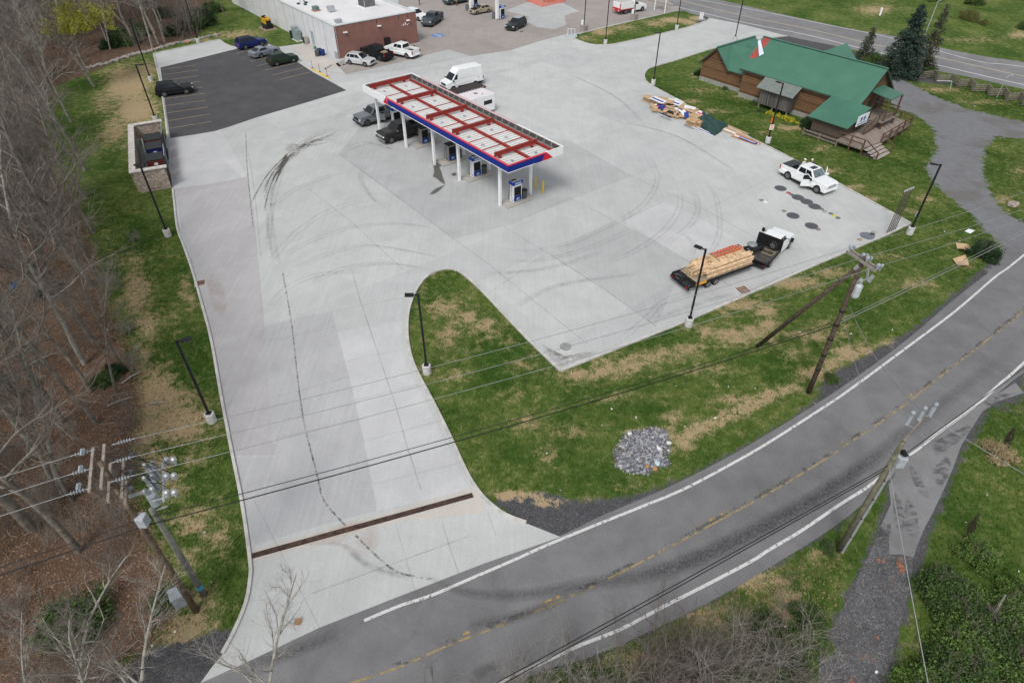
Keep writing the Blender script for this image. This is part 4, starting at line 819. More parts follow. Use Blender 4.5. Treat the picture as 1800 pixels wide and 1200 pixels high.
    for y in (-.45, .45):
        mb.bar((3.0, y, .62), (4.4, y, .62), .12, .25); mb.bar((4.4, y, .7), (4.7, y, 1.55), .14); mb.bar((4.65, y, 1.5), (6.4, y*.35, 1.5), .14, .18)
    mb.bar((4.65, -.5, 1.5), (4.65, .5, 1.5), .14); mb.bar((6.4, 0, 1.55), (6.4, 0, .98), .12); mb.bar((4.6, -1.1, .9), (4.6, 1.1, .9), .06); mb.bar((4.6, 1.1, .8), (4.6, 1.1, 1.5), .06); mb.bar((4.6, .4, 1.5), (4.6, 1.1, 1.5), .06)
    mb.build('frame', black_m, tr)
    mb = MB()
    for y0, y1 in ((-1.1, -.1), (.1, 1.1)):
        for i in range(5): mb.bar((-1.76-i*.16, y0, .86-.02*i), (-1.76-i*.16, y1, .86-.02*i), .08, .06)
        for y in (y0, y1): mb.bar((-1.7, y, .82), (-2.5, y, .74), .08, .1)
    mb.box(-2.6, -1.15, .45, -2.45, 1.15, .7); mb.build('loading_ramp', black_m, tr)
    MB().box(-1.9, -1.22, .72, -.8, -1.19, .92).build('marker_board', M('amber_board', (.75, .36, .03), .5), tr)
    for y in (-1, 1):
        for x in (-.42, .42): wheel(tr, x, y*1.02, .36, .22)
        MB().box(-.9, y*.9, .74, .9, y*1.18, .79).build('fender', black_m, tr); MB().box(-2.63, y*.8, .55, -2.6, y*1.05, .66).build('tail_light', red_l, tr)
    # load
    r2 = random.Random(5)
    def bundle(lab, x0, x1, y, z, n, rows, lm, rad=.10):
        o = MB()
        for j in range(rows):
            for i in range(n):
                xx0 = x0+r2.uniform(-.35, .35); xx1 = x1+r2.uniform(-.3, .3); yy = y+(i-(n-1)/2)*rad*2.05+(j % 2)*rad*.5; zz = z+rad+j*rad*1.75
                o.tube([(xx0, yy, zz), (xx1, yy+r2.uniform(-.05, .05), zz)], [rad*.93, rad*.86], 9)
        ob = o.build('lumber_bundle', lm); ob.location = tr.location; ob.rotation_euler = tr.rotation_euler
        tag(ob, lab, 'lumber', 'peeled log bundles on the trailer'); return ob
    log_m = M('peeled_log', (.60, .43, .27), .7, var=.2, scale=3)
    bundle('bottom layer of long peeled logs along the near side of the trailer', -.6, 4.2, -.68, .87, 3, 3, log_m, .13)
    bundle('long peeled logs along the far side of the trailer load', -.6, 4.2, .70, .87, 3, 3, log_m, .13)
    bundle('upper logs strapped on the near edge of the trailer load', -.1, 4.2, -.62, 1.6, 3, 1, log_m, .11)
    bundle('short logs jutting from the middle rear of the load', -.9, 2.4, .0, .87, 4, 3, log_m, .12)
    st = empty('plank_stack', 'flat stack of square-cut boards in the middle of the trailer under the ladder', 'lumber', tr.location, tr.rotation_euler.z); mb = MB()
    for j in range(3):
        for i in range(5): mb.box(.3+r2.uniform(0, .5), -.42+i*.24, 1.6+j*.07, 3.9+r2.uniform(-.3, .3), -.2+i*.24, 1.66+j*.07)
    mb.build('board', lumber_m, st)
    mb = MB()
    for x in (1.0, 1.9, 2.8): mb.box(x, -.5, 1.81, x+.06, .85, 1.825)
    mb.build('strap', M('strap_dark', (.1, .09, .08), .8), st)
    ld = empty('stepladder', 'orange fibreglass stepladder lying on top of the lumber load', 'ladder', tr.location, tr.rotation_euler.z); om = M('orange_fibreglass', (.62, .12, .05), .5, var=.08)
    mb = MB(); 
    for y in (.05, .55): mb.bar((1.0, y, 1.94), (3.9, y-.02, 1.96), .05, .13)
    mb.build('rail', om, ld); mb = MB()
    mb.bar((1.0, .62, 1.92), (3.6, .68, 1.94), .04, .08); mb.bar((1.1, .3, 2.04), (3.9, .2, 2.06), .05, .1); mb.build('rear_rail', om, ld); mb = MB()
    for i in range(9): mb.bar((1.15+i*.32, .08, 1.98), (1.15+i*.32, .53, 1.98), .09, .03)
    mb.build('rung', steel_m, ld)
    fr = empty('sawhorse', 'small upright timber sawhorse standing at the rear of the trailer', 'sawhorse', tr.location, tr.rotation_euler.z); mb = MB()
    for y in (-.15, .55):
        mb.bar((-1.55, y, .86), (-1.55, y, 1.4), .1); mb.bar((-.75, y, .86), (-.75, y, 1.4), .1); mb.bar((-1.6, y, 1.43), (-.7, y, 1.43), .14, .1)
    mb.build('frame', lumber_m, fr); mb = MB(); mb.box(-1.5, -.1, .88, -1.2, .5, 1.2); mb.build('crate', M('crate_wood', (.40, .30, .19), .8), fr)
    wb = empty('wheelbarrow', 'grey tub sitting upside down on the trailer gooseneck', 'tub', tr.matrix_basis@Vector((5.5, .35, 0)), tr.rotation_euler.z); mb = MB()
    mb.tube([(0, 0, 1.6), (0, 0, 1.68), (0, 0, 1.78), (0, 0, 1.8)], [.42, .44, .28, .1], 16); mb.build('tub', M('tub_grey', (.2, .22, .23), .5), wb, smooth=True); wb.name = 'upturned_tub'
flatbed()
# ---- service truck with red tail, enclosed trailer, car hauler
def service_truck():
    s = dict(SP['pickup']); s['wb'] = 4.1; s['L'] = 6.6; s['fo'] = .95
    root = empty('service_truck', 'white service truck with tall dump box and red tail on the upper forecourt', 'truck'); place(root, (1098, 26), (1130, 20.5), 'R', s)
    xf = 3.3; fx = 2.35; rx = -1.75; w = 1.0
    prof = [(xf-.05, .42), (xf, .6), (xf-.02, .95), (xf-.15, 1.2), (1.7, 1.32), (.3, 1.36), (.3, .42), (fx-.49, .42)]+arch(fx, .49, .4)[1:-1]+[(fx+.49, .42)]
    MB().side(prof, -w, w).build('body', pw, root, bevel=.04, fixn=True); v = frustum(.35, 1.7, .9, 1.34, .45, 1.05, .74, 1.95)
    MB().add(v, [(0, 3, 2, 1), (4, 5, 6, 7), (0, 1, 5, 4), (1, 2, 6, 5), (2, 3, 7, 6), (3, 0, 4, 7)]).build('cab', pw, root, bevel=.05)
    pane((v[1], v[2], v[6], v[5]), .05, .95, .08, .92).build('windshield', glass_m, root)
    for q in ((v[0], v[1], v[5], v[4]), (v[2], v[3], v[7], v[6])): pane(q, .12, .88, .12, .84).build('side_window', glass_m, root)
    MB().box(-3.2, -1.1, .95, .1, 1.1, 2.05).build('dump_box', white_p, root, bevel=.03)
    MB().box(-3.1, -1.0, 2.051, 0, 1.0, 2.06).build('box_cover', M('box_top', (.42, .42, .4), .8), root)
    mb = MB(); mb.box(-3.25, -1.12, .55, -3.2, 1.12, 1.15); mb.box(-3.24, -1.13, .9, -3.12, -1.0, 2.0); mb.box(-3.2, -1.12, .78, .1, -1.08, .93); mb.build('red_tail_frame', M('red_paint', (.45, .04, .03), .4), root)
    mb = MB(); mb.box(-3.0, -.5, .45, 2.9, .5, .9); mb.build('chassis', trim_m, root)
    for x in (fx, rx):
        for y in (-1, 1): wheel(root, x, y*(w-.14), .41, .3)
    for y in (-.7, .7): MB().box(-3.28, y-.12, .7, -3.25, y+.12, .85).build('tail_light', lamp_m, root)
service_truck()
def box_trailer():
    root = empty('enclosed_trailer', 'white enclosed box trailer with one dark window behind the canopy', 'trailer')
    p = G(867.5, 194.5); q = G(803, 212); d = (p-q); d.z = 0; d = Vector((math.cos(R(30)), math.sin(R(30)), 0)); a = G(869.6, 163.5, 2.45); b = G(826.7, 175.4, 2.45); d = (a-b).normalized(); n = Vector((-d.y, d.x, 0))
    root.location = (a.x, a.y, .013); root.rotation_euler = (0, 0, math.atan2(d.y, d.x)); Lx = 5.6; Wy = (G(851.7, 153.3, 2.45)-a).length
    MB().box(-Lx, 0, .35, 0, Wy, 2.42).build('box', white_p, root, bevel=.04); MB().box(-Lx+.06, .06, 2.42, -.06, Wy-.06, 2.45).build('roof', M('trailer_roof', (.66, .62, .64), .5, var=.06), root)
    MB().box(-1.75, -.02, 1.25, -.45, .01, 1.75).build('window', glass_m, root, bevel=.01)
    mb = MB(); mb.box(-2.3, Wy/2-.2, 2.45, -1.9, Wy/2+.2, 2.55); mb.box(-1.6, .5, 2.45, -1.52, .58, 2.6); mb.build('roof_vent', M('vent_grey', (.25, .25, .26), .6), root)
    for x in (-3.3, -2.5):
        for y in (.1, Wy-.1): wheel(root, x, y, .34, .2)
    mb = MB(); mb.bar((-Lx, Wy/2, .45), (-Lx-1.2, Wy/2, .45), .1); mb.build('tongue', black_m, root)
box_trailer()
def hauler():
    root = empty('car_hauler', 'low black open car trailer between the white van and the box trailer', 'trailer'); a, b = G(806, 165, .6), G(850, 152, .6); d = (b-a).normalized(); d.z = 0
    root.location = (b.x, b.y, .013); root.rotation_euler = (0, 0, math.atan2(d.y, d.x))
    mb = MB(); mb.box(-6.2, -.1, .5, .3, 1.9, .62); mb.build('deck', M('hauler_deck_with_shade', (.03, .022, .022), .6), root)  # near-black deck colour also paints in shade between van and box trailer
    mb = MB()
    for i in range(12): mb.box(-5.8+i*.5, -.18, .5, -5.55+i*.5, -.1, .64)
    mb.build('stake_pocket', steel_m, root); mb = MB(); mb.bar((-6.2, -.2, .5), (.3, -.2, .5), .06, .16); mb.bar((-6.2, 2.0, .5), (.3, 2.0, .5), .06, .16); mb.build('side_rail', M('maroon_paint', (.12, .015, .02), .4), root)
    for x in (-3.4, -2.6):
        for y in (-.02, 1.85): wheel(root, x, y, .32, .2)
hauler()
# ---------------------------------------------------------------- canopy
CO = Vector((-15.96, 76.37, 0)); AX = R(-51.5)
red_s = M('red_oxide_steel', (.28, .035, .028), .5, var=.1, scale=2); blue_f = M('fascia_blue', (.008, .026, .20), .5, var=.05, spec=.12); red_f = M('fascia_red', (.55, .015, .03), .5, var=.05, spec=.15)
def canopy():
    root = empty('fuel_canopy', 'long open-topped fuel canopy with red steel beams and blue and white fascia', 'canopy', CO, AX)
    u0, u1, v0, v1, zb, zt = -.65, 26.8, -1.35, 5.4, 4.85, 5.65; t = .12
    mb = MB(); mb.box(u0, v0, zb, u1, v0+t, zt); mb.box(u0, v1-t, zb, u1, v1, zt); mb.box(u0, v0+t, zb, u0+t, v1-t, zt); mb.box(u1-t, v0+t, zb, u1, v1-t, zt); mb.build('fascia', white_p, root)
    # blue wrap with red stripe, near side and right end
    ua = u0+4.7; va = v0+4.3
    def strip(poly, mat, nm, face):
        vs = []
        for p, z in poly:
            if face == 'n': vs += [(p, v0-.02, z), (p, v0+.01, z)]
            else: vs += [(u1+.02, p, z), (u1-.01, p, z)]
        n = len(poly); MB().add(vs, [tuple(range(0, 2*n, 2)), tuple(range(2*n-1, 0, -2))]+[(2*i, 2*i+1, (2*i+3) % (2*n), (2*i+2) % (2*n)) for i in range(n)]).build(nm, mat, root, fixn=True)
    b0, b1 = zb+.1, zt-.13
    strip([(ua+.9, b1), (ua+1.2, b0-.02), (ua+1.9, b0-.02), (ua+2.2, b0+.06), (ua+2.8, b0), (u1+.02, b0), (u1+.02, b1)], blue_f, 'blue_band', 'n')
    strip([(ua, b0-.03), (ua+1.2, b0-.03), (ua+.75, b1-.0), (u1+.02, b1+.004), (u1+.02, zt-.04), (ua+.7, zt-.04)], red_f, 'red_stripe', 'n')
    strip([(v0-.02, b1), (v0-.02, b0), (va-1.2, b0), (va-1.0, b0-.05), (va-.3, b0-.05), (va+.1, b1)], blue_f, 'blue_band', 'e')
    strip([(v0-.02, zt-.04), (v0-.02, b1+.004), (va+.1, b1+.004), (va-.3, b0-.05), (va+1.1, b0-.05), (va+.3, zt-.04)], red_f, 'red_stripe', 'e')
    pk = M('pink_edge', (.62, .30, .36), .5); MB().box(u0+2, v1-.14, zt, u1-7, v1+.01, zt+.015).build('top_trim', pk, root)
    rt = M('red_trim', (.60, .1, .13), .5); mb = MB(); mb.box(ua+.7, v0-.02, zt-.04, u1+.02, v0+.12, zt+.012); mb.box(u1-.1, v0+.12, zt-.04, u1+.02, va+.2, zt+.012); mb.build('top_trim', rt, root)
    # inner backing with struts
    bk = M('backing_brown', (.085, .075, .07), .9); mb = MB(); mb.box(u0+t, v1-t-.03, zb+.1, u1-t, v1-t, zt-.1); mb.box(u0+t, v0+t, zb+.1, u0+t+.03, v1-t-.03, zt-.1); mb.box(u0+t+.03, v0+t, zb+.1, u1-t, v0+t+.03, zt-.1); mb.build('fascia_backing', bk, root)
    mb = MB(); n = 24
    for i in range(n+1):
        u = u0+.4+(u1-u0-.8)*i/n; mb.bar((u, v1-.2, zb+.2), (u, v1-.2, zt-.05), .05); mb.bar((u, v1-.2, zt-.2), (u, v1-.75, zb+.25), .03)
    for i in range(7): v = v0+.6+i*.9; mb.bar((u0+.2, v, zb+.2), (u0+.2, v, zt-.05), .05); mb.bar((u0+.2, v, zt-.2), (u0+.6, v, zb+.3), .03)
    mb.bar((u0+.2, v1-.3, zb+.28), (u1-.2, v1-.3, zb+.28), .05); mb.build('fascia_bracket', M('bracket_grey', (.3, .3, .3), .6), root)
    # corrugated deck
    dk = M('white_deck', (.66, .67, .66), .5, var=.05, dirt=.1); mb = MB(); k = 0
    u = u0+t
    while u < u1-t-.1:
        mb.box(u, v0+t, zb+.12, u+.30, v1-t, zb+.15); mb.box(u+.30, v0+t, zb+.06, u+.42, v1-t, zb+.09, 1); mb.box(u+.28, v0+t, zb+.06, u+.3, v1-t, zb+.12); mb.box(u+.42, v0+t, zb+.06, u+.44, v1-t, zb+.12); u += .44
    mb.build('deck_pan', [dk, M('deck_groove', (.26, .27, .27), .6)], root)
    mb = MB(); mb.box(u0+.14, v0+.14, zb, u1-.14, v1-.14, zb+.02); mb.build('soffit', white_p, root)
    def ibeam(mb, a, b, h, w):
        a, b = Vector(a), Vector(b); mb.bar(a, b, .03, h); up = Vector((0, 0, h/2)); mb.bar(a+up, b+up, w, .03); mb.bar(a-up, b-up, w, .03)
    for uu in (-.0, 6.1, 12.1, 16.9, 23.9):
        mb = MB(); ibeam(mb, (uu, -.75, zb+.62), (uu, 4.5, zb+.62), .38, .2)
        for v in (-.1, 3.85): mb.box(uu-.13, v-.13, zb+.14, uu+.13, v+.13, zb+.42)
        mb.build('cross_beam', red_s, root)
    for v in (-1.05, 1.85, 4.65):
        mb = MB(); ibeam(mb, (u0+.6, v, zb+.30), (u1-.3, v, zb+.30), .24, .16); mb.build('purlin', red_s, root)
    for uu in (3.0, 9.1, 14.5, 19.3, 21.6, 26.0):
        mb = MB(); mb.bar((uu, -1.0, zb+.2), (uu, 4.6, zb+.2), .05, .07); mb.build('deck_rib', red_s, root)
    for uu in (1.4, 4.8, 7.6, 10.6, 13.4, 15.7, 18.2, 20.6, 22.8, 25.2):
        for v in (.35, 3.25):
            mb = MB(); mb.box(uu-.12, v-.12, zb+.15, uu+.12, v+.12, zb+.26); mb.bar((uu-.28, v, zb+.19), (uu+.28, v, zb+.19), .03); mb.build('lamp_box', steel_m, root)
    for uu in (0, 6.15, 12.15, 16.95, 24.0):
        for v in (-.2, 3.7): mb = MB(); mb.box(uu-.13, v-.13, .0, uu+.13, v+.13, zb+.0); mb.build('column', white_p, root, bevel=.02)
canopy()
def loc_obj(root, u, v, rz=0): root.location = CO+Matrix.Rotation(AX, 3, 'Z')@Vector((u, v, .013)); root.rotation_euler = (0, 0, AX+rz)
blue_p = M('pump_blue', (.008, .05, .32), .4, spec=.15); screen = M('pump_dark', (.014, .017, .02), .35, spec=.2)
def dispenser(lab, kind, scale=1.):
    root = empty('fuel_dispenser', lab, 'fuel pump', group='fuel dispensers'); grey = M('stainless_grey', (.27, .255, .23), .45, .2, .1)
    if kind == 'tall':
        MB().box(-.28, -.55, .15, .28, .55, 2.0).build('cabinet', white_p, root, bevel=.02)
        MB().box(-.36, -.62, 2.0, .36, .62, 2.32).build('header', blue_p, root, bevel=.02)
        MB().box(-.3, -.56, 2.32, .3, .56, 2.35).build('header_top', M('header_grey', (.4, .42, .42), .6), root); MB().box(-.22, -.5, 2.35, .0, .1, 2.38).build('top_hatch', trim_m, root)
    else:
        MB().box(-.34, -.5, .15, .30, .5, 1.95).build('cabinet', grey, root, bevel=.02)
        MB().box(-.42, -.55, 1.95, .38, .55, 2.08).build('top_cover', trim_m, root, bevel=.02)
    for s_ in (1, -1):
        MB().box(s_*.28, -.42, .85, s_*.325, .42, 1.75).build('screen_panel', screen, root); MB().box(s_*.28, -.45, .25, s_*.33, .45, .8).build('blue_panel', blue_p, root)
        MB().box(s_*.33, -.2, .35, s_*.334, .2, .6).build('panel_mark', M('mark_white', (.55, .68, .85), .5), root)
        if kind == 'tall':
            mb = MB()
            for k in range(7): mb.box(s_*.36, -.36+k*.11, 2.08, s_*.366, -.28+k*.11, 2.24-.03*(k % 2))
            mb.build('header_lettering', M('mark_pale', (.7, .8, .88), .5), root)
        for y in (-.33, -.1, .15): 
            mb = MB(); mb.box(s_*.33, y-.04, 1.1, s_*.42, y+.04, 1.35); mb.tube([(s_*.4, y, 1.1), (s_*.5, y+.05, .5), (s_*.46, y+.1, .35), (s_*.36, y+.12, .75)], .02, 6); mb.build('nozzle', trim_m, root)
        mb = MB(); mb.tube([(s_*.1, -.62, 1.95), (s_*.15, -.75, 1.2), (s_*.3, -.72, .35), (s_*.2, -.6, .5)], .018, 6); mb.build('hose', trim_m, root)
    return root
isl = M('island_concrete', (.37, .35, .32), .9, dirt=.1)
for u, v, kd, lab in [(24.3, 1.55, 'tall', 'white and blue fuel pump at the near right end of the canopy'), (17.3, 1.7, 'tall', 'white and blue fuel pump second from the right end of the canopy'), (12.4, 1.85, 'grey', 'grey cabinet pump with black top in the canopy middle'), (6.6, 2.0, 'grey', 'grey cabinet pump with black top beside the black pickup'), (-.2, 2.3, 'tall', 'white and blue fuel pump at the far left end behind the grey pickup')]:
    p = dispenser(lab, kd); loc_obj(p, u, v)
    i = empty('pump_island', 'low concrete island under the '+lab.split(' pump')[0]+' pump at '+lab.split(' at ')[-1].split(' in ')[-1], 'island', group='fuel pump islands'); loc_obj(i, u, v-.0)
    i['label'] = 'low concrete island carrying the '+lab; i['label'] = ' '.join(i['label'].split()[:16])
    MB().box(-.75, -1.5, .0, .75, 1.9, .14).build('slab', isl, i, bevel=.03); MB().box(-.8, -1.55, .0, .8, -1.5, .12).build('edge', steel_m, i)
    if u > 5: 
        b = empty('litter_bin', ['grey litter bin beside the near right fuel pump', 'grey litter bin beside the second pump from the right', 'grey litter bin beside the middle grey pump', 'grey litter bin beside the pump at the black pickup'][[24.3, 17.3, 12.4, 6.6].index(u)], 'bin', group='litter bins at the pumps'); loc_obj(b, u+.1, v+1.0)
        mb = MB(); mb.tube([(0, 0, .14), (0, 0, 1.0)], [.27, .33], 12); mb.build('body', M('bin_grey', (.07, .075, .08), .6), b); mb = MB(); mb.tube([(0, 0, 1.0), (0, 0, 1.06)], [.35, .3], 12); mb.build('lid', trim_m, b)
for k, (u, v, h) in enumerate([(23.4, 4.9, 1.3), (24.6, 4.9, 1.3), (16.3, 4.9, .9), (11.4, 5.0, .9)]):
    o = empty('bollard', ['yellow bollard beside the right end canopy column', 'yellow bollard farthest right beyond the canopy', 'yellow bollard seen behind the second pump', 'yellow bollard seen behind the middle column'][k], 'bollard', group='yellow bollards at the pumps'); loc_obj(o, u, v)
    mb = MB(); mb.tube([(0, 0, 0), (0, 0, h), (0, 0, h+.06)], [.09, .09, .05], 12); mb.build('post', yellow_m, o, smooth=False); MB().box(-.2, -.2, -.005, .2, .2, .02).build('base_plate', M('bollard_base', (.4, .37, .33), .9), o)
# upper forecourt columns and pumps
for k, (c, p, bn) in enumerate([((828, 20), (835, 13), (822, 19)), ((874, 36), (882, 34), (868.5, 33.5))]):
    q = G(*c); o = empty('canopy_column', ['white column beside the gold hatchback at the upper pumps', 'white column left of the blue and white upper pump'][k], 'column', q, AX, 'columns of the upper canopy'); MB().box(-.25, -.25, 0, .25, .25, 4.9).build('shaft', white_p, o, bevel=.02); MB().box(-.3, -.3, 0, .3, .3, .3).build('base', M('base_grey', (.3, .3, .3), .8), o)
    d = dispenser(['fuel pump behind the gold hatchback at the upper edge', 'blue and white fuel pump right of the upper column'][k], 'tall'); d.location = G(*p); d.rotation_euler = (0, 0, AX)
    b = empty('litter_bin', ['round grey barrel left of the gold hatchback', 'round grey barrel at the foot of the upper white column'][k], 'bin', G(*bn), 0, 'barrels at the upper pumps'); mb = MB(); mb.tube([(0, 0, 0), (0, 0, .9), (0, 0, 1.0)], [.38, .42, .3], 14); mb.build('drum', M('drum_grey', (.12, .13, .13), .7), b); mb = MB(); mb.tube([(0, 0, 1.0), (0, 0, 1.05)], [.3, .25], 14); mb.build('lid', trim_m, b)
# ---------------------------------------------------------------- store building
def brick_mat():
    m, t, b = new_mat('brick_wall'); v = coords(t, 'Object', (1, 1, 1)); sep = t.nodes.new('ShaderNodeSeparateXYZ'); t.links.new(v, sep.inputs[0]); cmb = t.nodes.new('ShaderNodeCombineXYZ')
    t.links.new(math_(t, 'ADD', sep.outputs[0], sep.outputs[1]), cmb.inputs[0]); t.links.new(sep.outputs[2], cmb.inputs[1])
    br = N(t, 'ShaderNodeTexBrick', Scale=1.0); br.inputs['Color1'].default_value = (.24, .085, .062, 1); br.inputs['Color2'].default_value = (.17, .06, .046, 1); br.inputs['Mortar'].default_value = (.28, .22, .2, 1)
    br.inputs['Brick Width'].default_value = .22; br.inputs['Row Height'].default_value = .075; br.inputs['Mortar Size'].default_value = .008; t.links.new(cmb.outputs[0], br.inputs['Vector'])
    c = mixc(t, .5, br.outputs[0], ramp(t, noise(t, v, .6, 6), [(.3, (.42, .42, .42)), (.7, (.58, .58, .58))]), 'OVERLAY'); t.links.new(c, b.inputs['Base Color']); b.inputs['Roughness'].default_value = .9; return m
def store():
    O = Vector((-27.0, 104.7, 0)); root = empty('store_building', 'flat-roofed store with white panel side wall and brick end wall', 'building', O, AX)
    # local x along brick? x = -u (left-away), y = v
    L, D, h = 46., 14.4, 4.7; pan = M('white_wall_panel', (.60, .61, .63), .7, var=.05, scale=.8, dirt=.1)
    MB().box(-L, 0, 0, -.0, .3, h).build('panel_wall', pan, root); MB().box(-L, D-.3, 0, 0, D, h).build('rear_wall', pan, root); MB().box(-L, .3, 0, -L+.3, D-.3, h).build('end_wall', pan, root)
    MB().box(-.3, .3, 0, 0, D-.3, h).build('inner_wall', pan, root); MB().box(0, -.05, 0, .12, D+.05, h+.02).build('brick_wall', brick_mat(), root)
    mb = MB()
    for i in range(12): mb.box(-3.8-i*3.8-.02, -.03, .1, -3.8-i*3.8+.02, .0, h-.05)
    mb.build('wall_seam', M('seam_grey', (.3, .31, .32), .7), root)
    MB().box(-L+.3, .3, h-.35, -.3, D-.3, h-.2).build('roof', M('roof_membrane', (.66, .655, .66), .55, var=.05, scale=.3, dirt=.12), root)
    edge = M('roof_edge', (.52, .56, .56), .5); mb = MB(); mb.box(-L, -.08, h-.02, .16, .34, h+.08); mb.box(-.32, .34, h-.02, .2, D+.08, h+.09); mb.box(-L, D-.34, h-.02, -.32, D+.08, h+.08); mb.build('parapet_cap', edge, root)
    MB().box(-9.3, -.05, .1, -8.3, .01, 2.2).build('door', M('door_grey', (.30, .36, .40), .5), root); 
    for y in (1.6, 7.5, 12.8): 
        mb = MB(); mb.box(.12, y-.3, 3.55, .5, y+.3, 3.7); mb.build('wall_lamp', white_p, root, bevel=.02)
    mb = MB()
    for k in range(5): mb.box(.12, 11.6+k*.33, 3.0-.1*(k % 2), .2, 11.72+k*.33, 3.1+.12*(k % 3))
    mb.build('wall_camera', white_p, root); mb = MB()
    for y in (7.2, 11.2, 12.8): mb.box(.12, y-.04, h-.7, .17, y+.04, h-.1)
    mb.build('scupper', M('scupper_dark', (.07, .04, .035), .8), root)
    mb = MB(); mb.tube([(.16, .1, 0), (.16, .1, h)], .05, 6); mb.box(-.9, -.25, .1, -.2, -.02, .9); mb.build('meter_box', steel_m, root)
    def onroof(nm, lab, cat, x, y): return empty(nm, lab, cat, root.matrix_basis@Vector((x, y, h-.2)) if 0 else O+Matrix.Rotation(AX, 3, 'Z')@Vector((x, y, h-.2)), AX, 'equipment on the store roof')
    r1 = onroof('rooftop_air_unit', 'large dark-louvred air conditioning unit near the right of the white roof', 'air conditioner', -8.3, 10.2); MB().box(-1.1, -1.0, .15, 1.1, 1.0, 1.5).build('casing', M('hvac_grey', (.32, .33, .34), .6), r1, bevel=.03)
    mb = MB()
    for k in range(9): mb.box(1.1, -.9+k*.21, .25, 1.13, -.78+k*.21, 1.4)
    for k in range(9): mb.box(-.95+k*.22, -1.03, .25, -.83+k*.22, -1.0, 1.4)
    mb.build('louvre', M('louvre_dark', (.06, .06, .065), .7), r1); mb = MB(); 
    for y in (-.45, .45): mb.tube([(0, y, 1.5), (0, y, 1.56)], .38, 14)
    mb.build('fan', trim_m, r1)
    MB().box(-1.25, -1.15, 0, 1.25, 1.15, .15).build('curb', white_p, r1)
    r2_ = onroof('roof_vent_box', 'grey metal exhaust hood with tapered duct on the white roof', 'roof vent', -9.5, 4.0); MB().box(.2, -.5, .1, 1.1, .5, .9).build('hood', steel_m, r2_, bevel=.06); MB().add([(.2, -.35, .2), (.2, .35, .2), (.2, .35, .7), (.2, -.35, .7), (-.8, -.15, .3), (-.8, .15, .3), (-.8, .15, .5), (-.8, -.15, .5)], [(0, 1, 2, 3), (7, 6, 5, 4), (0, 4, 5, 1), (1, 5, 6, 2), (2, 6, 7, 3), (3, 7, 4, 0)]).build('duct', steel_m, r2_)
    r3 = onroof('roof_vent_box', 'green-grey low box vent left of the tapered duct', 'roof vent', -11.0, 2.3); MB().box(-.5, -.45, .15, .5, .45, .7).build('casing', M('vent_green', (.12, .18, .17), .6), r3, bevel=.04); MB().box(-.6, -.55, 0, .6, .55, .15).build('curb', M('curb_rust', (.4, .2, .15), .8), r3)
    r4 = onroof('roof_vent_box', 'pale grey box vent at the brick edge of the roof', 'roof vent', -1.6, 1.6); MB().box(-.4, -.5, .1, .4, .5, .65).build('casing', steel_m, r4, bevel=.04); MB().box(-.5, -.6, 0, .5, .6, .1).build('curb', white_p, r4)
    r5 = onroof('roof_antenna', 'thin white antenna mast standing on the store roof', 'antenna', -5.4, 4.2); mb = MB(); mb.tube([(0, 0, 0), (0, 0, 4.6)], .035, 6); mb.build('mast', white_p, r5); mb = MB(); mb.bar((-.35, 0, 3.2), (.35, 0, 3.2), .05); mb.bar((-.35, 0, 3.9), (.35, 0, 3.9), .05); mb.bar((0, -.35, 3.5), (0, .35, 3.5), .05); mb.build('arm', steel_m, r5)
    r6 = onroof('roof_antenna_frame', 'dark tripod aerial frame with ballast blocks on the roof', 'antenna', -16.5, 2.6); mb = MB()
    for a in range(3): mb.bar((0, 0, .9), (.8*math.cos(a*2.1), .8*math.sin(a*2.1), .1), .06); mb.box(.8*math.cos(a*2.1)-.25, .8*math.sin(a*2.1)-.2, 0, .8*math.cos(a*2.1)+.25, .8*math.sin(a*2.1)+.2, .2)
    mb.build('tripod', M('dark_green_metal', (.04, .07, .065), .7), r6); mb = MB(); mb.tube([(0, 0, .8), (0, 0, 2.6)], .04, 6); mb.build('mast', steel_m, r6)
    def on(nm, lab, cat, x, y, g=None): return empty(nm, lab, cat, O+Matrix.Rotation(AX, 3, 'Z')@Vector((x, y, 0)), AX, g)
    c1 = on('electric_cabinet', 'tall grey electrical cabinets against the white side wall', 'cabinet', -13.3, -.75); mb = MB(); mb.box(-1.2, -.4, 0, -.3, .4, 2.0); mb.box(-.25, -.4, 0, .6, .4, 1.7); mb.build('cabinet', M('cab_green', (.22, .27, .27), .6), c1, bevel=.03); MB().box(-1.4, -.6, 0, .9, .55, .08).build('pad', concb_m, c1)
    c2 = on('condenser_unit', 'small beige condenser unit left of the grey door', 'air conditioner', -10.6, -.6); MB().box(-.35, -.3, .05, .35, .3, 1.2).build('casing', M('beige', (.35, .33, .29), .6), c2, bevel=.03); MB().box(-.28, -.32, .15, .28, -.3, 1.1).build('grille', trim_m, c2)
    c3 = on('wheeled_bin', 'black round bin beside the grey electrical cabinets', 'bin', -15.2, -.9); mb = MB(); mb.tube([(0, 0, 0), (0, 0, 1.1)], [.35, .4], 12); mb.build('body', trim_m, c3); mb = MB(); mb.tube([(0, 0, 1.1), (0, 0, 1.18)], [.42, .3], 12); mb.build('lid', black_m, c3)
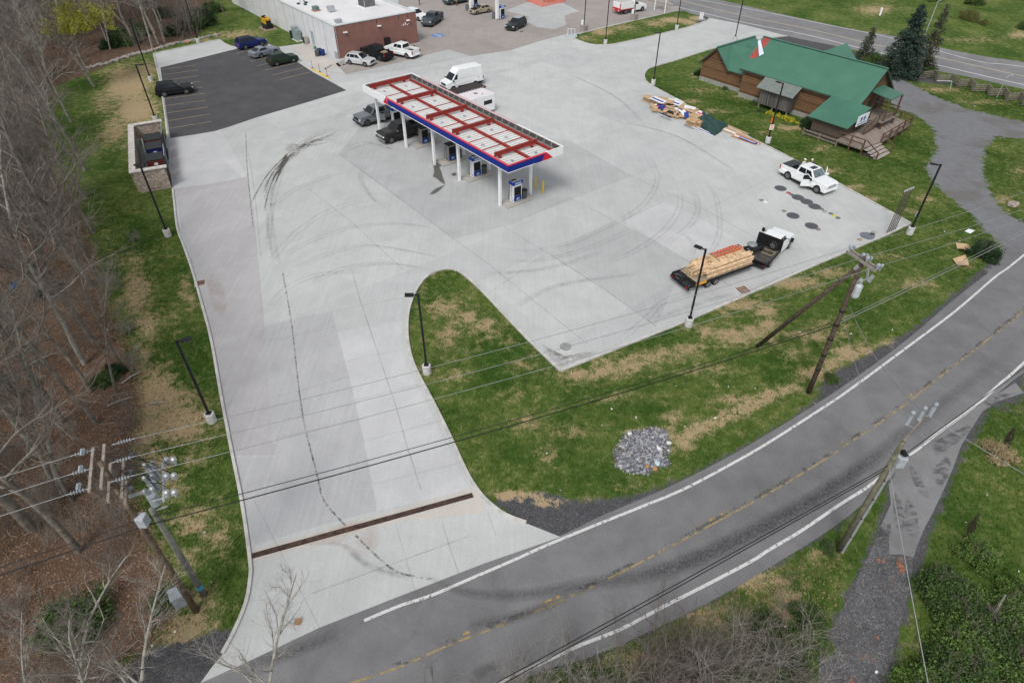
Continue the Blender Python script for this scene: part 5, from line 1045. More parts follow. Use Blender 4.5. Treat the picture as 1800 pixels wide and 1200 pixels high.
    for k, (x, y, col, lab) in enumerate([(-3.9, -1.3, (.01, .03, .14), 'blue plastic drum left of the pile at the store corner'), (-3.1, -1.2, (.01, .03, .14), 'blue plastic drum in the middle at the store corner'), (-3.3, -2.0, (.07, .075, .08), 'grey plastic drum nearest the lot at the store corner')]):
        c = on('plastic_drum', lab, 'drum', x, y, 'drums by the store corner'); mb = MB(); mb.tube([(0, 0, 0), (0, 0, .1), (0, 0, .8), (0, 0, .9)], [.34, .38, .38, .33], 14); mb.build('drum', M('drum_%d' % k, col, .5), c); mb = MB(); mb.tube([(0, 0, .9), (0, 0, .93)], .2, 10); mb.build('lid', trim_m, c)
    c = on('green_bucket', 'small green lidded bucket near the grey door', 'bucket', -7.0, -.7); mb = MB(); mb.tube([(0, 0, 0), (0, 0, .35)], [.2, .24], 12); mb.build('body', M('bucket_green', (.05, .2, .15), .5), c); mb = MB(); mb.tube([(0, 0, .35), (0, 0, .4)], .26, 12); mb.build('lid', M('bucket_green', (.05, .2, .15), .5), c)
    for k, (x, y) in enumerate([(.9, 8.3), (.9, 11.1)]):
        c = on('propane_locker', ['tall black locker standing at the middle of the brick wall', 'small black box at the brick wall behind the white pickup'][k], 'locker', x, y, 'black lockers at the brick wall'); MB().box(-.35, -.4, 0, .35, .4, 1.9-.9*k).build('body', black_m, c, bevel=.02); MB().box(.35, -.3, .3, .37, .3, (1.9-.9*k)*.9).build('door', trim_m, c)
    g = on('engine_pump', 'yellow engine-driven generator with raised dark hood on a concrete pad', 'generator', -23.5, -1.9); MB().box(-1.5, -1.1, 0, 1.5, 1.1, .12).build('pad', M('pad_brown', (.3, .24, .19), .9), g)
    MB().box(-.9, -.55, .9, .9, .55, 1.75).build('housing', M('machine_yellow', (.55, .30, .02), .5, dirt=.3), g, bevel=.05); MB().box(-.95, -.7, .12, 1.0, .7, .9).build('engine', M('engine_black', (.03, .028, .026), .8), g, bevel=.04); MB().box(.85, -.4, .5, 1.15, .4, 1.45).build('radiator', trim_m, g)
    mb = MB(); mb.bar((-.8, -.2, 1.8), (.5, -.3, 2.25), .5, .12); mb.build('raised_hood', M('rust_dark', (.06, .035, .025), .8), g)
    for y in (-.75, .75): wheel(g, -.1, y, .38, .2)
store()
def spot(nm, lab, cat, px, rz=0, g=None, z=.013): return empty(nm, lab, cat, G(*px, z), rz, g)
# red delineator posts on the yellow kerb, striped bars
for k, px in enumerate([(549.5, 121.5), (562.5, 128), (575.5, 135.5)]):
    o = spot('delineator_post', ['thin red post at the upper end of the yellow kerb', 'thin red post in the middle of the yellow kerb', 'thin red post at the lower end of the yellow kerb'][k], 'post', px, 0, 'red posts on the yellow kerb'); mb = MB(); mb.tube([(0, 0, .1), (0, 0, 1.3)], .035, 8); mb.build('post', M('post_red', (.5, .09, .03), .5), o); MB().box(-.12, -.12, .1, .12, .12, .15).build('base', trim_m, o)
for k, (a, b) in enumerate([((572, 122), (583, 115)), ((604, 115), (611, 110)), ((728, 82), (736, 78))]):
    A_, B_ = G(*a), G(*b); o = empty('striped_kerb_bar', ['black and white striped low bar by the yellow kerb', 'black and white striped bar behind the silver crossover', 'black and white striped bar behind the white pickup bed'][k], 'wheel stop', A_, 0, 'striped wheel stops'); n = 8
    for j, mt in enumerate((black_m, white_p)):
        mb = MB()
        for i in range(j, n, 2): mb.bar((B_-A_)*(i/n)+Vector((0, 0, .08)), (B_-A_)*((i+1)/n)+Vector((0, 0, .08)), .22, .15)
        mb.build(['black_stripe', 'white_stripe'][j], mt, o)
# ---------------------------------------------------------------- log-sided house
def siding_mat(name, c1, c2, step=.16, vertical=False, dirt=.15):
    m, t, b = new_mat(name); v = coords(t); sep = t.nodes.new('ShaderNodeSeparateXYZ'); t.links.new(v, sep.inputs[0])
    z = math_(t, 'ADD', sep.outputs[0], sep.outputs[1]) if vertical else sep.outputs[2]
    fr = math_(t, 'FRACT', math_(t, 'DIVIDE', z, step)); gap = ramp(t, fr, [(0, (0, 0, 0)), (.10, (0, 0, 0)), (.22, (1, 1, 1)), (.9, (1, 1, 1)), (1, (.3, .3, .3))])
    row = N(t, 'ShaderNodeTexWhiteNoise', noise_dimensions='1D'); t.links.new(math_(t, 'FLOOR', math_(t, 'DIVIDE', z, step)), row.inputs['W'])
    n = noise(t, coords(t, 'Object', (.5, .5, 3) if not vertical else (3, 3, .5)), 1.5, 6, .65); f = math_(t, 'ADD', math_(t, 'MULTIPLY', row.outputs['Value'], .45), math_(t, 'MULTIPLY', n, .6))
    c = mixc(t, ramp(t, f, [(.25, (0, 0, 0)), (.75, (1, 1, 1))]), c1, c2); c = mixc(t, gap, tuple(x*.3 for x in c1), c)
    t.links.new(c, b.inputs['Base Color']); b.inputs['Roughness'].default_value = .85; bump(t, gap, .6, .03, b); return m
def roof_mat(name, col, axis=0):
    m, t, b = new_mat(name); v = coords(t); sep = t.nodes.new('ShaderNodeSeparateXYZ'); t.links.new(v, sep.inputs[0])
    fr = math_(t, 'FRACT', math_(t, 'DIVIDE', sep.outputs[axis], .45)); rib = ramp(t, fr, [(0, (0, 0, 0)), (.06, (1, 1, 1)), (.12, (0, 0, 0))])
    n = noise(t, v, .5, 7, .6); c = ramp(t, n, [(.3, tuple(x*.86 for x in col)), (.7, tuple(x*1.12 for x in col))])
    c = mixc(t, math_(t, 'MULTIPLY', rib, .5), c, tuple(x*1.5 for x in col)); t.links.new(c, b.inputs['Base Color']); b.inputs['Roughness'].default_value = .45; b.inputs['Specular IOR Level'].default_value = .4
    bump(t, rib, .5, .03, b); return m
HO = Vector((30.84, 88.26, 0))
def house():
    root = empty('log_house', 'brown log-sided house with green metal roof, porch and wings', 'house', HO, AX)
    logw = siding_mat('log_siding', (.085, .042, .018), (.21, .115, .055)); logd = siding_mat('dark_log_siding', (.045, .034, .026), (.11, .08, .06)); shedw = siding_mat('grey_board_siding', (.055, .05, .05), (.15, .14, .135), .2, True)
    gr = roof_mat('green_metal_roof', (.052, .150, .104)); gr2 = roof_mat('green_metal_roof_cross', (.056, .160, .112), 1); fnd = M('foundation_block', (.27, .28, .25), .9, dirt=.2)
    def gable(u0, u1, v0, v1, ze, zr, wall, ridge='u', f=.6, name='wall'):
        if ridge == 'u': pr = [(v0, f), (v1, f), (v1, ze), ((v0+v1)/2, zr), (v0, ze)]; vs = [(u, p[0], p[1]) for u in (u0, u1) for p in pr]
        else: pr = [(u0, f), (u1, f), (u1, ze), ((u0+u1)/2, zr), (u0, ze)]; vs = [(p[0], v, p[1]) for v in (v1, v0) for p in pr]
        MB().add(vs, [(0, 1, 2, 3, 4), (9, 8, 7, 6, 5)]+[((i+1) % 5, i, 5+i, 5+(i+1) % 5) for i in range(5)]).build(name, wall, root, fixn=True)
        MB().box(u0-.03, v0-.03, -.6, u1+.03, v1+.03, f).build('foundation', fnd, root)
    def roof2(u0, u1, v0, v1, ze, zr, ov, mat, ridge='u', th=.10, nm='roof'):
        vm, um = (v0+v1)/2, (u0+u1)/2; z_e = lambda half: ze-(zr-ze)/half*ov
        for s_ in (-1, 1):
            if ridge == 'u':
                half = (v1-v0)/2; e = vm+s_*(half+ov); q = [(u0-ov, e, z_e(half)), (u1+ov, e, z_e(half)), (u1+ov, vm, zr), (u0-ov, vm, zr)]
            else:
                half = (u1-u0)/2; e = um+s_*(half+ov); q = [(e, v0-ov, z_e(half)), (e, v1+ov, z_e(half)), (um, v1+ov, zr), (um, v0-ov, zr)]
            q = [Vector(p)+Vector((0, 0, .03)) for p in q]; up = Vector((0, 0, th))
            MB().add(q+[p+up for p in q], [(0, 1, 2, 3), (7, 6, 5, 4), (0, 4, 5, 1), (1, 5, 6, 2), (2, 6, 7, 3), (3, 7, 4, 0)]).build(nm, mat, root, fixn=True)
        a, b = ((u0-ov, vm, zr+th+.05), (u1+ov, vm, zr+th+.05)) if ridge == 'u' else ((um, v0-ov, zr+th+.05), (um, v1+ov, zr+th+.05))
        MB().bar(a, b, .36, .04).build('ridge_cap', M('ridge_green', (.04, .14, .095), .4), root)
    gable(0, 16.2, 0, 7, 3.9, 6.85, logw); roof2(0, 16.2, 0, 7, 3.9, 6.85, .4, gr)
    gable(-7.6, -3.2, 1.2, 9.2, 2.65, 4.85, logw, 'v', .55, 'wing_wall'); roof2(-7.6, -3.2, 1.2, 9.2, 2.65, 4.85, .35, gr2, 'v')
    gable(-3.2, -.02, 1.25, 6.6, 2.7, 4.8, logw, 'u', .55, 'link_wall')
    for s_ in (-1, 1):
        vm = 3.93; e = vm+s_*3.0; q = [Vector(p) for p in [(-5.2, e, 2.42), (0, e, 2.42), (0, vm, 4.82), (-5.4, vm, 4.82)]]; up = Vector((0, 0, .1))
        if s_ < 0: q[0] = Vector((-3.0, e, 2.42))
        MB().add(q+[p+up for p in q], [(0, 1, 2, 3), (7, 6, 5, 4), (0, 4, 5, 1), (1, 5, 6, 2), (2, 6, 7, 3), (3, 7, 4, 0)]).build('roof', gr, root, fixn=True)
    gable(4.2, 9.8, 6.9, 11.2, 3.9, 6.2, logw, 'v', .6, 'rear_wing_wall')
    for s_ in (-1, 1):
        q = [Vector(p) for p in [(7+s_*3.2, 6.0, 3.6), (7+s_*3.2, 11.6, 3.6), (7, 11.6, 6.23), (7, 4.3, 6.23)]]; up = Vector((0, 0, .1))
        MB().add(q+[p+up for p in q], [(0, 1, 2, 3), (7, 6, 5, 4), (0, 4, 5, 1), (1, 5, 6, 2), (2, 6, 7, 3), (3, 7, 4, 0)]).build('roof', gr2, root, fixn=True)
    # red bare strip and loose sheet at the left end of the main roof
    def onroof(u, f): return Vector((u, -.4+f*3.9, 3.9-.337+.14+f*(6.85-3.9+.337)))
    q = [onroof(-.2, .35), onroof(.75, .35), onroof(.75, .99), onroof(-.2, .99)]
    MB().add(q, [(0, 1, 2, 3)]).build('bare_roof_strip', M('roof_red', (.30, .06, .05), .7), root)
    q = [onroof(-.5, .75)+Vector((0, 0, .35)), onroof(-.3, .8)+Vector((0, 0, .4)), onroof(1.35, .52)+Vector((0, 0, .1)), onroof(1.0, .42)+Vector((0, 0, .1))]
    MB().add(q+[p+Vector((0, 0, .02)) for p in q], [(0, 1, 2, 3), (7, 6, 5, 4), (0, 4, 5, 1), (1, 5, 6, 2), (2, 6, 7, 3), (3, 7, 4, 0)]).build('loose_sheet', M('sheet_pale', (.5, .6, .66), .5), root)
    fas = M('dark_fascia', (.05, .045, .04), .7); mb = MB(); mb.bar((-.4, -.36, 3.5), (16.6, -.36, 3.5), .04, .2); mb.bar((16.58, -.4, 3.55), (16.58, 3.5, 6.83), .06, .22); mb.bar((16.58, 7.4, 3.55), (16.58, 3.5, 6.83), .06, .22); mb.bar((-7.9, .86, 2.3), (-5.4, .86, 4.8), .05, .2); mb.bar((-2.9, .86, 2.3), (-5.4, .86, 4.8), .05, .2); mb.build('fascia_board', fas, root)
    # projecting grey shed on posts
    MB().box(4.1, -1.5, .6, 8.4, -.01, 2.62).build('projecting_shed', shedw, root); gy = M('grey_shingles', (.155, .175, .165), .85, var=.12, scale=3)
    q = [Vector(p) for p in [(3.6, -1.95, 2.52), (8.9, -1.95, 2.52), (8.9, -.01, 3.72), (3.6, -.01, 3.72)]]
    MB().add(q+[p+Vector((0, 0, .09)) for p in q], [(0, 1, 2, 3), (7, 6, 5, 4), (0, 4, 5, 1), (1, 5, 6, 2), (2, 6, 7, 3), (3, 7, 4, 0)]).build('shed_roof', gy, root, fixn=True)
    for u in (4.2, 6.2, 8.3): MB().box(u-.08, -1.45, -.1, u+.08, -1.3, .6).build('post', wood_old, root)
    # front annex with sloping green roof
    MB().add([(13.4, -4.3, 0), (17.2, -4.3, 0), (17.2, -.01, 0), (13.4, -.01, 0), (13.4, -4.3, 2.25), (17.2, -4.3, 2.25), (17.2, -.01, 3.5), (13.4, -.01, 3.5)], [(0, 3, 2, 1), (4, 5, 6, 7), (0, 1, 5, 4), (1, 2, 6, 5), (2, 3, 7, 6), (3, 0, 4, 7)]).build('annex', logd, root)
    MB().box(13.38, -4.32, -.6, 17.22, -.02, 0).build('foundation', fnd, root)
    q = [Vector(p) for p in [(12.9, -4.75, 2.2), (17.9, -4.75, 2.2), (17.9, -.45, 3.62), (12.9, -.45, 3.62)]]
    MB().add(q+[p+Vector((0, 0, .1)) for p in q], [(0, 1, 2, 3), (7, 6, 5, 4), (0, 4, 5, 1), (1, 5, 6, 2), (2, 6, 7, 3), (3, 7, 4, 0)]).build('roof', gr, root, fixn=True)
    MB().box(17.2, -3.0, .9, 17.24, -2.1, 2.1).build('door', M('door_brown', (.08, .05, .035), .6), root)
    # end wall upper openings + porch
    MB().box(16.2, 2.2, 1.6, 16.24, 3.2, 3.4).build('door', M('door_shade', (.03, .028, .026), .6), root)
    for v in (4.2, 5.6): f = MB().box(16.2, v, 2.0, 16.23, v+.9, 3.2).build('window', fas, root); MB().box(16.23, v+.08, 2.08, 16.24, v+.82, 3.12).build('pane', glass_m, f)
    q = [Vector(p) for p in [(16.25, 1.6, 4.7), (18.9, 1.6, 4.35), (18.9, 4.6, 4.35), (16.25, 4.6, 4.7)]]
    MB().add(q+[p+Vector((0, 0, .1)) for p in q], [(0, 1, 2, 3), (7, 6, 5, 4), (0, 4, 5, 1), (1, 5, 6, 2), (2, 6, 7, 3), (3, 7, 4, 0)]).build('porch_roof', gr, root, fixn=True)
    MB().box(16.2, 1.2, 1.75, 19.0, 5.4, 1.85).build('porch_floor', wood_old, root)
    for u, v in ((18.8, 1.7), (18.8, 4.5)): MB().box(u-.08, v-.08, .0, u+.08, v+.08, 4.34).build('porch_post', wood_brown, root)
    mb = MB()
    for z in (2.3, 2.75): mb.bar((18.8, 1.7, z), (18.8, 5.3, z), .07, .09); mb.bar((16.3, 5.3, z), (18.8, 5.3, z), .07, .09)
    mb.build('porch_rail', wood_brown, root)
    # deck
    dk = siding_mat('deck_boards', (.24, .19, .16), (.36, .30, .265), .14, True); P = [(17.25, -4.9), (20.3, -4.9), (20.7, -1.6), (20.2, 6.3), (18.6, 6.9), (17.25, 6.0)]
    MB().prism(P, .80, .90).build('deck', dk, root, fixn=True)
    mb = MB(); 
    for a, b in zip(P, P[1:]+P[:1]): mb.bar((*a, .7), (*b, .7), .06, .22)
    mb.build('deck_edge', wood_old, root)
    for a in P+[(20.6, 2.2), (20.65, .4), (18.8, -4.9), (20.35, 4.3)]: MB().box(a[0]-.07, a[1]-.07, -.5, a[0]+.07, a[1]+.07, 1.85 if a[0] > 17.3 else .8).build('deck_post', wood_brown, root)
    mb = MB()
    for a, b in (((17.3, -4.95), (20.3, -4.95)), ((20.75, -1.4), (20.3, 6.3)), ((20.2, 6.4), (17.3, 6.7))):
        for z in (1.3, 1.8): mb.bar((*a, z), (*b, z), .06, .12)
    mb.bar((20.5, -4.9, 1.8), (22.2, -5.0, .9), .07, .12); mb.bar((20.75, -1.5, 1.8), (22.2, -1.7, .9), .07, .12); mb.build('deck_rail', wood_brown, root)
    for p in ((22.2, -5.0), (22.2, -1.7)): MB().box(p[0]-.07, p[1]-.07, -.1, p[0]+.07, p[1]+.07, .95).build('deck_post', wood_brown, root)
    for i in range(4): MB().box(20.5+i*.42, -4.85, .72-i*.2-.05, 20.5+(i+1)*.42+.04, -1.65, .72-i*.2).build('step', M('step_tread', (.33, .29, .26), .8), root)
    MB().box(20.5, -4.8, -.1, 21.2, -1.7, .3).build('step_shade_block', M('step_shadow', (.05, .04, .035), .9), root)  # dark block standing in for the shade under the treads
    # stair flight from porch down to the deck
    mb = MB()
    for i in range(8): mb.box(17.3+i*.02, 1.0-i*.32, 1.75-i*.11, 18.4, 1.3-i*.32, 1.8-i*.11)
    mb.build('stair_tread', wood_old, root); mb = MB()
    for u in (17.3, 18.45): mb.bar((u, 1.3, 1.7), (u, -1.5, .8), .07, .3); mb.bar((u, 1.3, 2.7), (u, -1.5, 1.75), .07, .1); mb.bar((u, 1.3, 1.7), (u, 1.3, 2.75), .1); mb.bar((u, -1.5, .8), (u, -1.5, 1.8), .1)
    mb.build('stair_rail', wood_brown, root)
    mb = MB()
    for i in range(9): mb.bar((17.35+.0*i, 1.2-i*.3, 1.1), (17.35, .9-i*.3, 1.7-i*.08), .05)
    mb.build('stair_lattice', wood_old, root)
    # low rail in front of annex
    mb = MB()
    for z in (.35, .75): mb.bar((13.0, -5.0, z), (17.3, -4.95, z), .06, .13)
    for u in (13.0, 15.1, 17.3): mb.bar((u, -5.0, -.1), (u, -5.0, .9), .12)
    mb.build('front_rail', wood_old, root)
    sg = MB().box(17.93, -3.1, 2.1, 18.0, -.7, 3.3).build('sign_board', M('sign_white', (.70, .74, .80), .5), root); nb = M('sign_navy', (.01, .05, .16), .5)
    mb = MB()
    for y in (-2.25, -1.6): mb.tube([(18.0, y, 2.85), (18.015, y, 2.85)], .2, 14); mb.box(18.0, y-.1, 2.5, 18.012, y+.1, 2.75)
    for k in range(9): mb.box(18.0, -2.9+k*.22, 2.22, 18.01, -2.78+k*.22, 2.38)
    mb.build('sign_emblem', nb, sg)
    sh = empty('yellow_flower_bed', 'row of yellow flowering low shrubs under the grey projecting shed', 'shrub', HO+Matrix.Rotation(AX, 3, 'Z')@Vector((9.0, -1.2, 0)), AX); return sh
FLB = house()
def place_h(u, v, z=0): return HO+Matrix.Rotation(AX, 3, 'Z')@Vector((u, v, z))
# ---------------------------------------------------------------- dumpster enclosure
def stone_mat():
    m, t, b = new_mat('stone_veneer'); v = coords(t, 'Object', (1, 1, 1.5)); vo = N(t, 'ShaderNodeTexVoronoi', Scale=4.2, feature='DISTANCE_TO_EDGE'); t.links.new(v, vo.inputs['Vector']); vc = N(t, 'ShaderNodeTexVoronoi', Scale=4.2); t.links.new(v, vc.inputs['Vector'])
    c = ramp(t, vc.outputs['Color'], [(0, (.20, .155, .12)), (.4, (.31, .25, .20)), (.7, (.40, .34, .29)), (1, (.48, .43, .38))]); c = mixc(t, ramp(t, vo.outputs['Distance'], [(0, (0, 0, 0)), (.035, (1, 1, 1))]), (.13, .11, .095), c)
    c = mixc(t, .5, c, ramp(t, noise(t, v, 5, 5, .7), [(.3, (.35, .35, .35)), (.7, (.65, .65, .65))]), 'OVERLAY'); t.links.new(c, b.inputs['Base Color']); b.inputs['Roughness'].default_value = .9; bump(t, vo.outputs['Distance'], .8, .05, b); return m
def dumpsters():
    A_, B_, C_, D_ = Vector((-38.3, 60.3, 0)), Vector((-35.6, 61.5, 0)), Vector((-41.2, 73.7, 0)), Vector((-43.9, 72.3, 0)); st = stone_mat(); cap = M('pale_stone_cap', (.52, .48, .45), .85, var=.2, scale=3, dirt=.2)
    root = empty('dumpster_enclosure', 'pale stone-walled dumpster enclosure with black gates beside the left kerb', 'enclosure', A_); h = 2.25
    for a, b in ((A_, B_), (D_, A_), (D_, C_)):
        e = (b-a).normalized(); mb = MB(); mb.bar(a-A_+Vector((0, 0, h/2)), b-A_+Vector((0, 0, h/2)), .4 if a is not D_ or b is C_ else .42, h); mb.build('stone_wall', st, root)
        mb = MB(); mb.bar(a-A_-e*.24+Vector((0, 0, h+.05+(.003 if a is D_ and b is A_ else 0))), b-A_+e*.24+Vector((0, 0, h+.05+(.003 if a is D_ and b is A_ else 0))), .62, .1); mb.build('wall_cap', cap, root)
    mb = MB().bar(A_-A_+(D_-A_)*.5+Vector((1.6, .8, .02)), Vector((1.6, .8, .03))+(D_-A_)*.02, .1)
    MB().add([p-A_+Vector((0, 0, .015)) for p in (A_, B_, C_, D_)], [(0, 1, 2, 3)]).build('slab', M('slab_grey', (.33, .33, .32), .9), root)
    n = 4
    for i in range(n):
        a = B_.lerp(C_, i/n)-A_; b = B_.lerp(C_, (i+1)/n)-A_; mb = MB(); nn = (b-a).normalized()
        mb.bar(a+nn*.08+Vector((0, 0, 1.1)), b-nn*.08+Vector((0, 0, 1.1)), .05, 1.9); g_ = mb.build('gate', M('gate_black', (.02, .02, .022), .5, var=.3), root)
        mb = MB(); q = Vector((nn.y, -nn.x, 0))*.05
        for z in (.2, 2.05): mb.bar(a+nn*.05+q+Vector((0, 0, z)), b-nn*.05+q+Vector((0, 0, z)), .06, .08)
        mb.bar(a+nn*.1+q+Vector((0, 0, .2)), b-nn*.1+q+Vector((0, 0, 2.05)), .05, .06); mb.build('gate_frame', steel_m if i % 2 else trim_m, g_)
    ax = (D_-A_).normalized(); ang = math.atan2(ax.y, ax.x)
    for k, (f, col, lab) in enumerate([(.36, (.13, .03, .025), 'maroon dumpster with grey lid nearest the front wall'), (.60, (.008, .018, .11), 'navy dumpster with white label in the middle of the enclosure'), (.80, (.12, .04, .03), 'rust-brown dumpster with grey lid at the rear of the enclosure')]):
        c = A_+(B_-A_)*.62+(C_-B_)*(f+.06); d = empty('dumpster', lab, 'dumpster', c, ang, 'dumpsters in the stone enclosure')
        MB().side([(-.85, .15), (.85, .15), (.9, 1.35), (-.9, 1.1)], -.95, .95).build('bin', M('dump_%d' % k, col, .55, var=.25), d, bevel=.03, fixn=True)
        MB().add([(-.95, -.98, 1.12), (.95, -.98, 1.38), (.95, .98, 1.38), (-.95, .98, 1.12), (-.95, -.98, 1.19), (.95, -.98, 1.45), (.95, .98, 1.45), (-.95, .98, 1.19)], [(0, 3, 2, 1), (4, 5, 6, 7), (0, 1, 5, 4), (1, 2, 6, 5), (2, 3, 7, 6), (3, 0, 4, 7)]).build('lid', M('lid_grey', (.03, .034, .038), .6), d, bevel=.02)
        if k < 2: MB().box(-.885, -.2, .55, -.87, .2, .85).build('sticker', white_p, d)
        d.scale = (.72, .88, 1)
    o = empty('metal_ladder', 'tilted grey metal frame leaning inside the enclosure behind the dumpsters', 'frame', A_+(D_-A_)*.6+Vector((.6, .2, 0)), ang); mb = MB()
    for y in (-.3, .1): mb.bar((-1.5, y, .1), (1.8, y, 1.9), .12)
    for i in range(7): mb.bar((-1.3+i*.5, -.3, .25+i*.27), (-1.3+i*.5, .1, .25+i*.27), .05)
    mb.build('frame', M('frame_grey', (.13, .15, .15), .5), o); o.name = 'metal_frame'
dumpsters()
# ---------------------------------------------------------------- light poles
GL = 'tall black lot light poles on concrete bases'
def light_pole(px, lab, head=(1, 0), H=None, sign=None, dbl=False, base=True):
    root = empty('lot_light_pole', lab, 'light pole', G(*px), 0, GL); H = H or 6.9
    if base: mb = MB(); mb.tube([(0, 0, -.1), (0, 0, .72), (0, 0, .76)], [.31, .31, .27], 20); mb.build('base', concb_m, root)
    z0 = .76; mb = MB(); mb.box(-.16, -.16, z0, .16, .16, z0+.07); mb.box(-.065, -.065, z0, .065, .065, H); mb.build('pole', black_m, root, bevel=.01)
    d = Vector((*head, 0)).normalized(); n = Vector((-d.y, d.x, 0))
    mb = MB(); mb.bar((0, 0, H-.08), d*.3+Vector((0, 0, H-.08)), .06, .08); mb.build('arm', black_m, root); mb = MB(); mb.bar(d*.28+Vector((0, 0, H-.08)), d*.85+Vector((0, 0, H-.04)), .36, .09); h_ = mb.build('lamp_head', black_m, root, bevel=.02)
    mb = MB(); mb.bar(d*.36+Vector((0, 0, H-.145)), d*.78+Vector((0, 0, H-.12)), .26, .02); mb.build('lens', lamp_m, h_)
    if sign:
        MB().box(-.23, -.10, sign[0], .23, -.075, sign[0]+.6).build('sign_plate', white_p, root)
        if sign[1] == 'r':
            mb = MB(); [mb.box(-.17, -.105, sign[0]+.08+j*.13, .17, -.101, sign[0]+.14+j*.13) for j in range(4)]; mb.build('sign_lettering', M('sign_red', (.5, .03, .02), .5), root)
            MB().box(-.2, .08, sign[0]+.75, -.02, .2, sign[0]+1.3).build('orange_tag', M('orange_tag', (.75, .13, .02), .5), root)
    return root
for px, lab, hd, kw in [
 ((373, 740), 'black light pole on the left lawn strip nearest the road', (1, .35), {}), ((751, 655), 'black light pole on the rounded tip of the grass wedge', (-1, -.1), {}),
 ((1210, 572), 'black light pole at the front kerb beside the lumber trailer', (-.8, .6), {}), ((1598, 411), 'black light pole at the right corner by the leaning pipes', (-.8, .25), {}),
 ((296, 415), 'black light pole on the left lawn below the stone enclosure', (-.3, .2), {}), ((275, 214), 'black light pole at the rear corner of the stone enclosure', (1, .2), {}),
 ((266, 143), 'black light pole beside the black parked SUV on the left lawn', (1, .2), dict(H=8.2)), ((349, 76), 'black light pole at the far edge of the dark parking lot', (1, -.3), dict(H=8.2)),
 ((1148, 149), 'black light pole on the curved corner of the house lawn', (-1, .3), {}), ((1064, 78), 'black light pole at the near edge of the upper grass island', (-.8, .5), dict(H=8.5)),
 ((1189, 52), 'black light pole at the right end of the upper grass island', (-.8, .5), dict(H=8.5)), ((1291, 73), 'black light pole rising behind the left wing of the log house', (-.8, .5), dict(H=8.5)),
 ((1349, 251), 'black light pole with red and white sign near the debris pile', (-.5, .5), dict(sign=(1.6, 'r')))]: light_pole(px, lab, hd, **kw)
for px, lab in [((1026, 55), 'old light pole on a square grey pedestal at the grass island tip'), ((1114, 35), 'old light pole on a square grey pedestal in front of the service truck')]:
    o = empty('old_light_pole', lab, 'light pole', G(*px), AX, 'old poles on square pedestals'); MB().box(-.5, -.5, 0, .5, .5, 1.0).build('pedestal', M('old_pedestal', (.28, .25, .23), .9), o, bevel=.03)
    mb = MB(); mb.tube([(0, 0, 1), (0, 0, 9)], .09, 10); mb.build('pole', M('pole_darkgrey', (.06, .06, .065), .5), o); MB().box(-.45, -.3, 1.0, -.05, .25, 1.7).build('meter_box', white_p, o, bevel=.02); mb = MB(); mb.bar((0, 0, 8.9), (.9, 0, 8.95), .2, .1); mb.build('lamp_head', trim_m, o)
# small sign plates on two poles' shafts
for px, lab, rz in [((1598.5, 405), 'thin pale plate fixed low on the right corner pole', .3), ((750, 648), 'thin pale plate fixed low on the grass wedge pole', .3)]:
    o = empty('pole_plate', lab, 'sign', G(px[0], px[1]+3), rz, 'plates on the light poles'); MB().box(.09, -.02, 1.5, .12, .28, 2.1).build('plate', steel_m, o)
# ---------------------------------------------------------------- pipes, boards, debris
def things_by_lot():
    for k in range(5):
        a = G(1558+k*3.6, 411.5-k*1.6); dx = (k-3)*.06; b = G(1601+k*1.6, 324-k*.4); 
        o = empty('vent_pipe', 'thin brown vent pipe, %s at the right corner of the lot' % ['leftmost', 'second from left', 'middle one', 'second from right', 'rightmost'][k], 'pipe', a, 0, 'vent pipes at the right corner of the lot'); H = 4.3; mb = MB(); mb.tube([(0, 0, -.05), (0, 0, H)], .04, 8); mb.build('pipe', M('pipe_brown', (.075, .062, .05), .6), o); mb = MB(); mb.tube([(0, 0, H), (0, 0, H+.16)], .08, 8); mb.build('cap', steel_m, o)
    for px, lab, pts in [((1692, 437), 'upper of the two curled tan plywood sheets on the right lawn', .0), ((1690, 459), 'lower of the two curled tan plywood sheets on the right lawn', .15)]:
        P = [[(1679, 428), (1699, 428.5), (1708, 436), (1707, 442), (1690, 441), (1683, 436)], [(1674.5, 454.5), (1696, 449.5), (1699, 457), (1704, 465), (1697, 468.5), (1682, 466)]][pts > .1]
        W_ = wpoly(P, .12); c = sum(W_, Vector())/6; o = empty('plywood_sheet', lab, 'plywood', (c.x, c.y, 0), 0, 'curled plywood sheets on the lawn'); n = 6
        vs = [Vector((p.x-c.x, p.y-c.y, .12+.28*(abs((p-c).length)-.8) if i % 2 else .1+.35*random.random())) for i, p in enumerate(W_)]
        MB().add([Vector((0, 0, .06))]+vs, [(0, i+1, (i+1) % n+1) for i in range(n)]).add([Vector((0, 0, .03))]+[v-Vector((0, 0, .03)) for v in vs], [(0, (i+1) % n+1, i+1) for i in range(n)]).build('sheet', M('plywood', (.47, .33, .20), .8, var=.1), o)
    P = wpoly([(1696, 406), (1703, 402), (1714, 405), (1706, 410)], .08); o = tag(MB().add(P+[p-Vector((0, 0, .05)) for p in P], [(0, 1, 2, 3), (7, 6, 5, 4), (0, 4, 5, 1), (1, 5, 6, 2), (2, 6, 7, 3), (3, 7, 4, 0)]).build('white_board', white_p, fixn=True), 'flat white board lying on the lawn above the plywood sheets', 'board')
things_by_lot()
r4_ = random.Random(11)
blue_print = M('print_blue', (.02, .05, .24), .6); wht = M('board_white', (.64, .64, .66), .6)
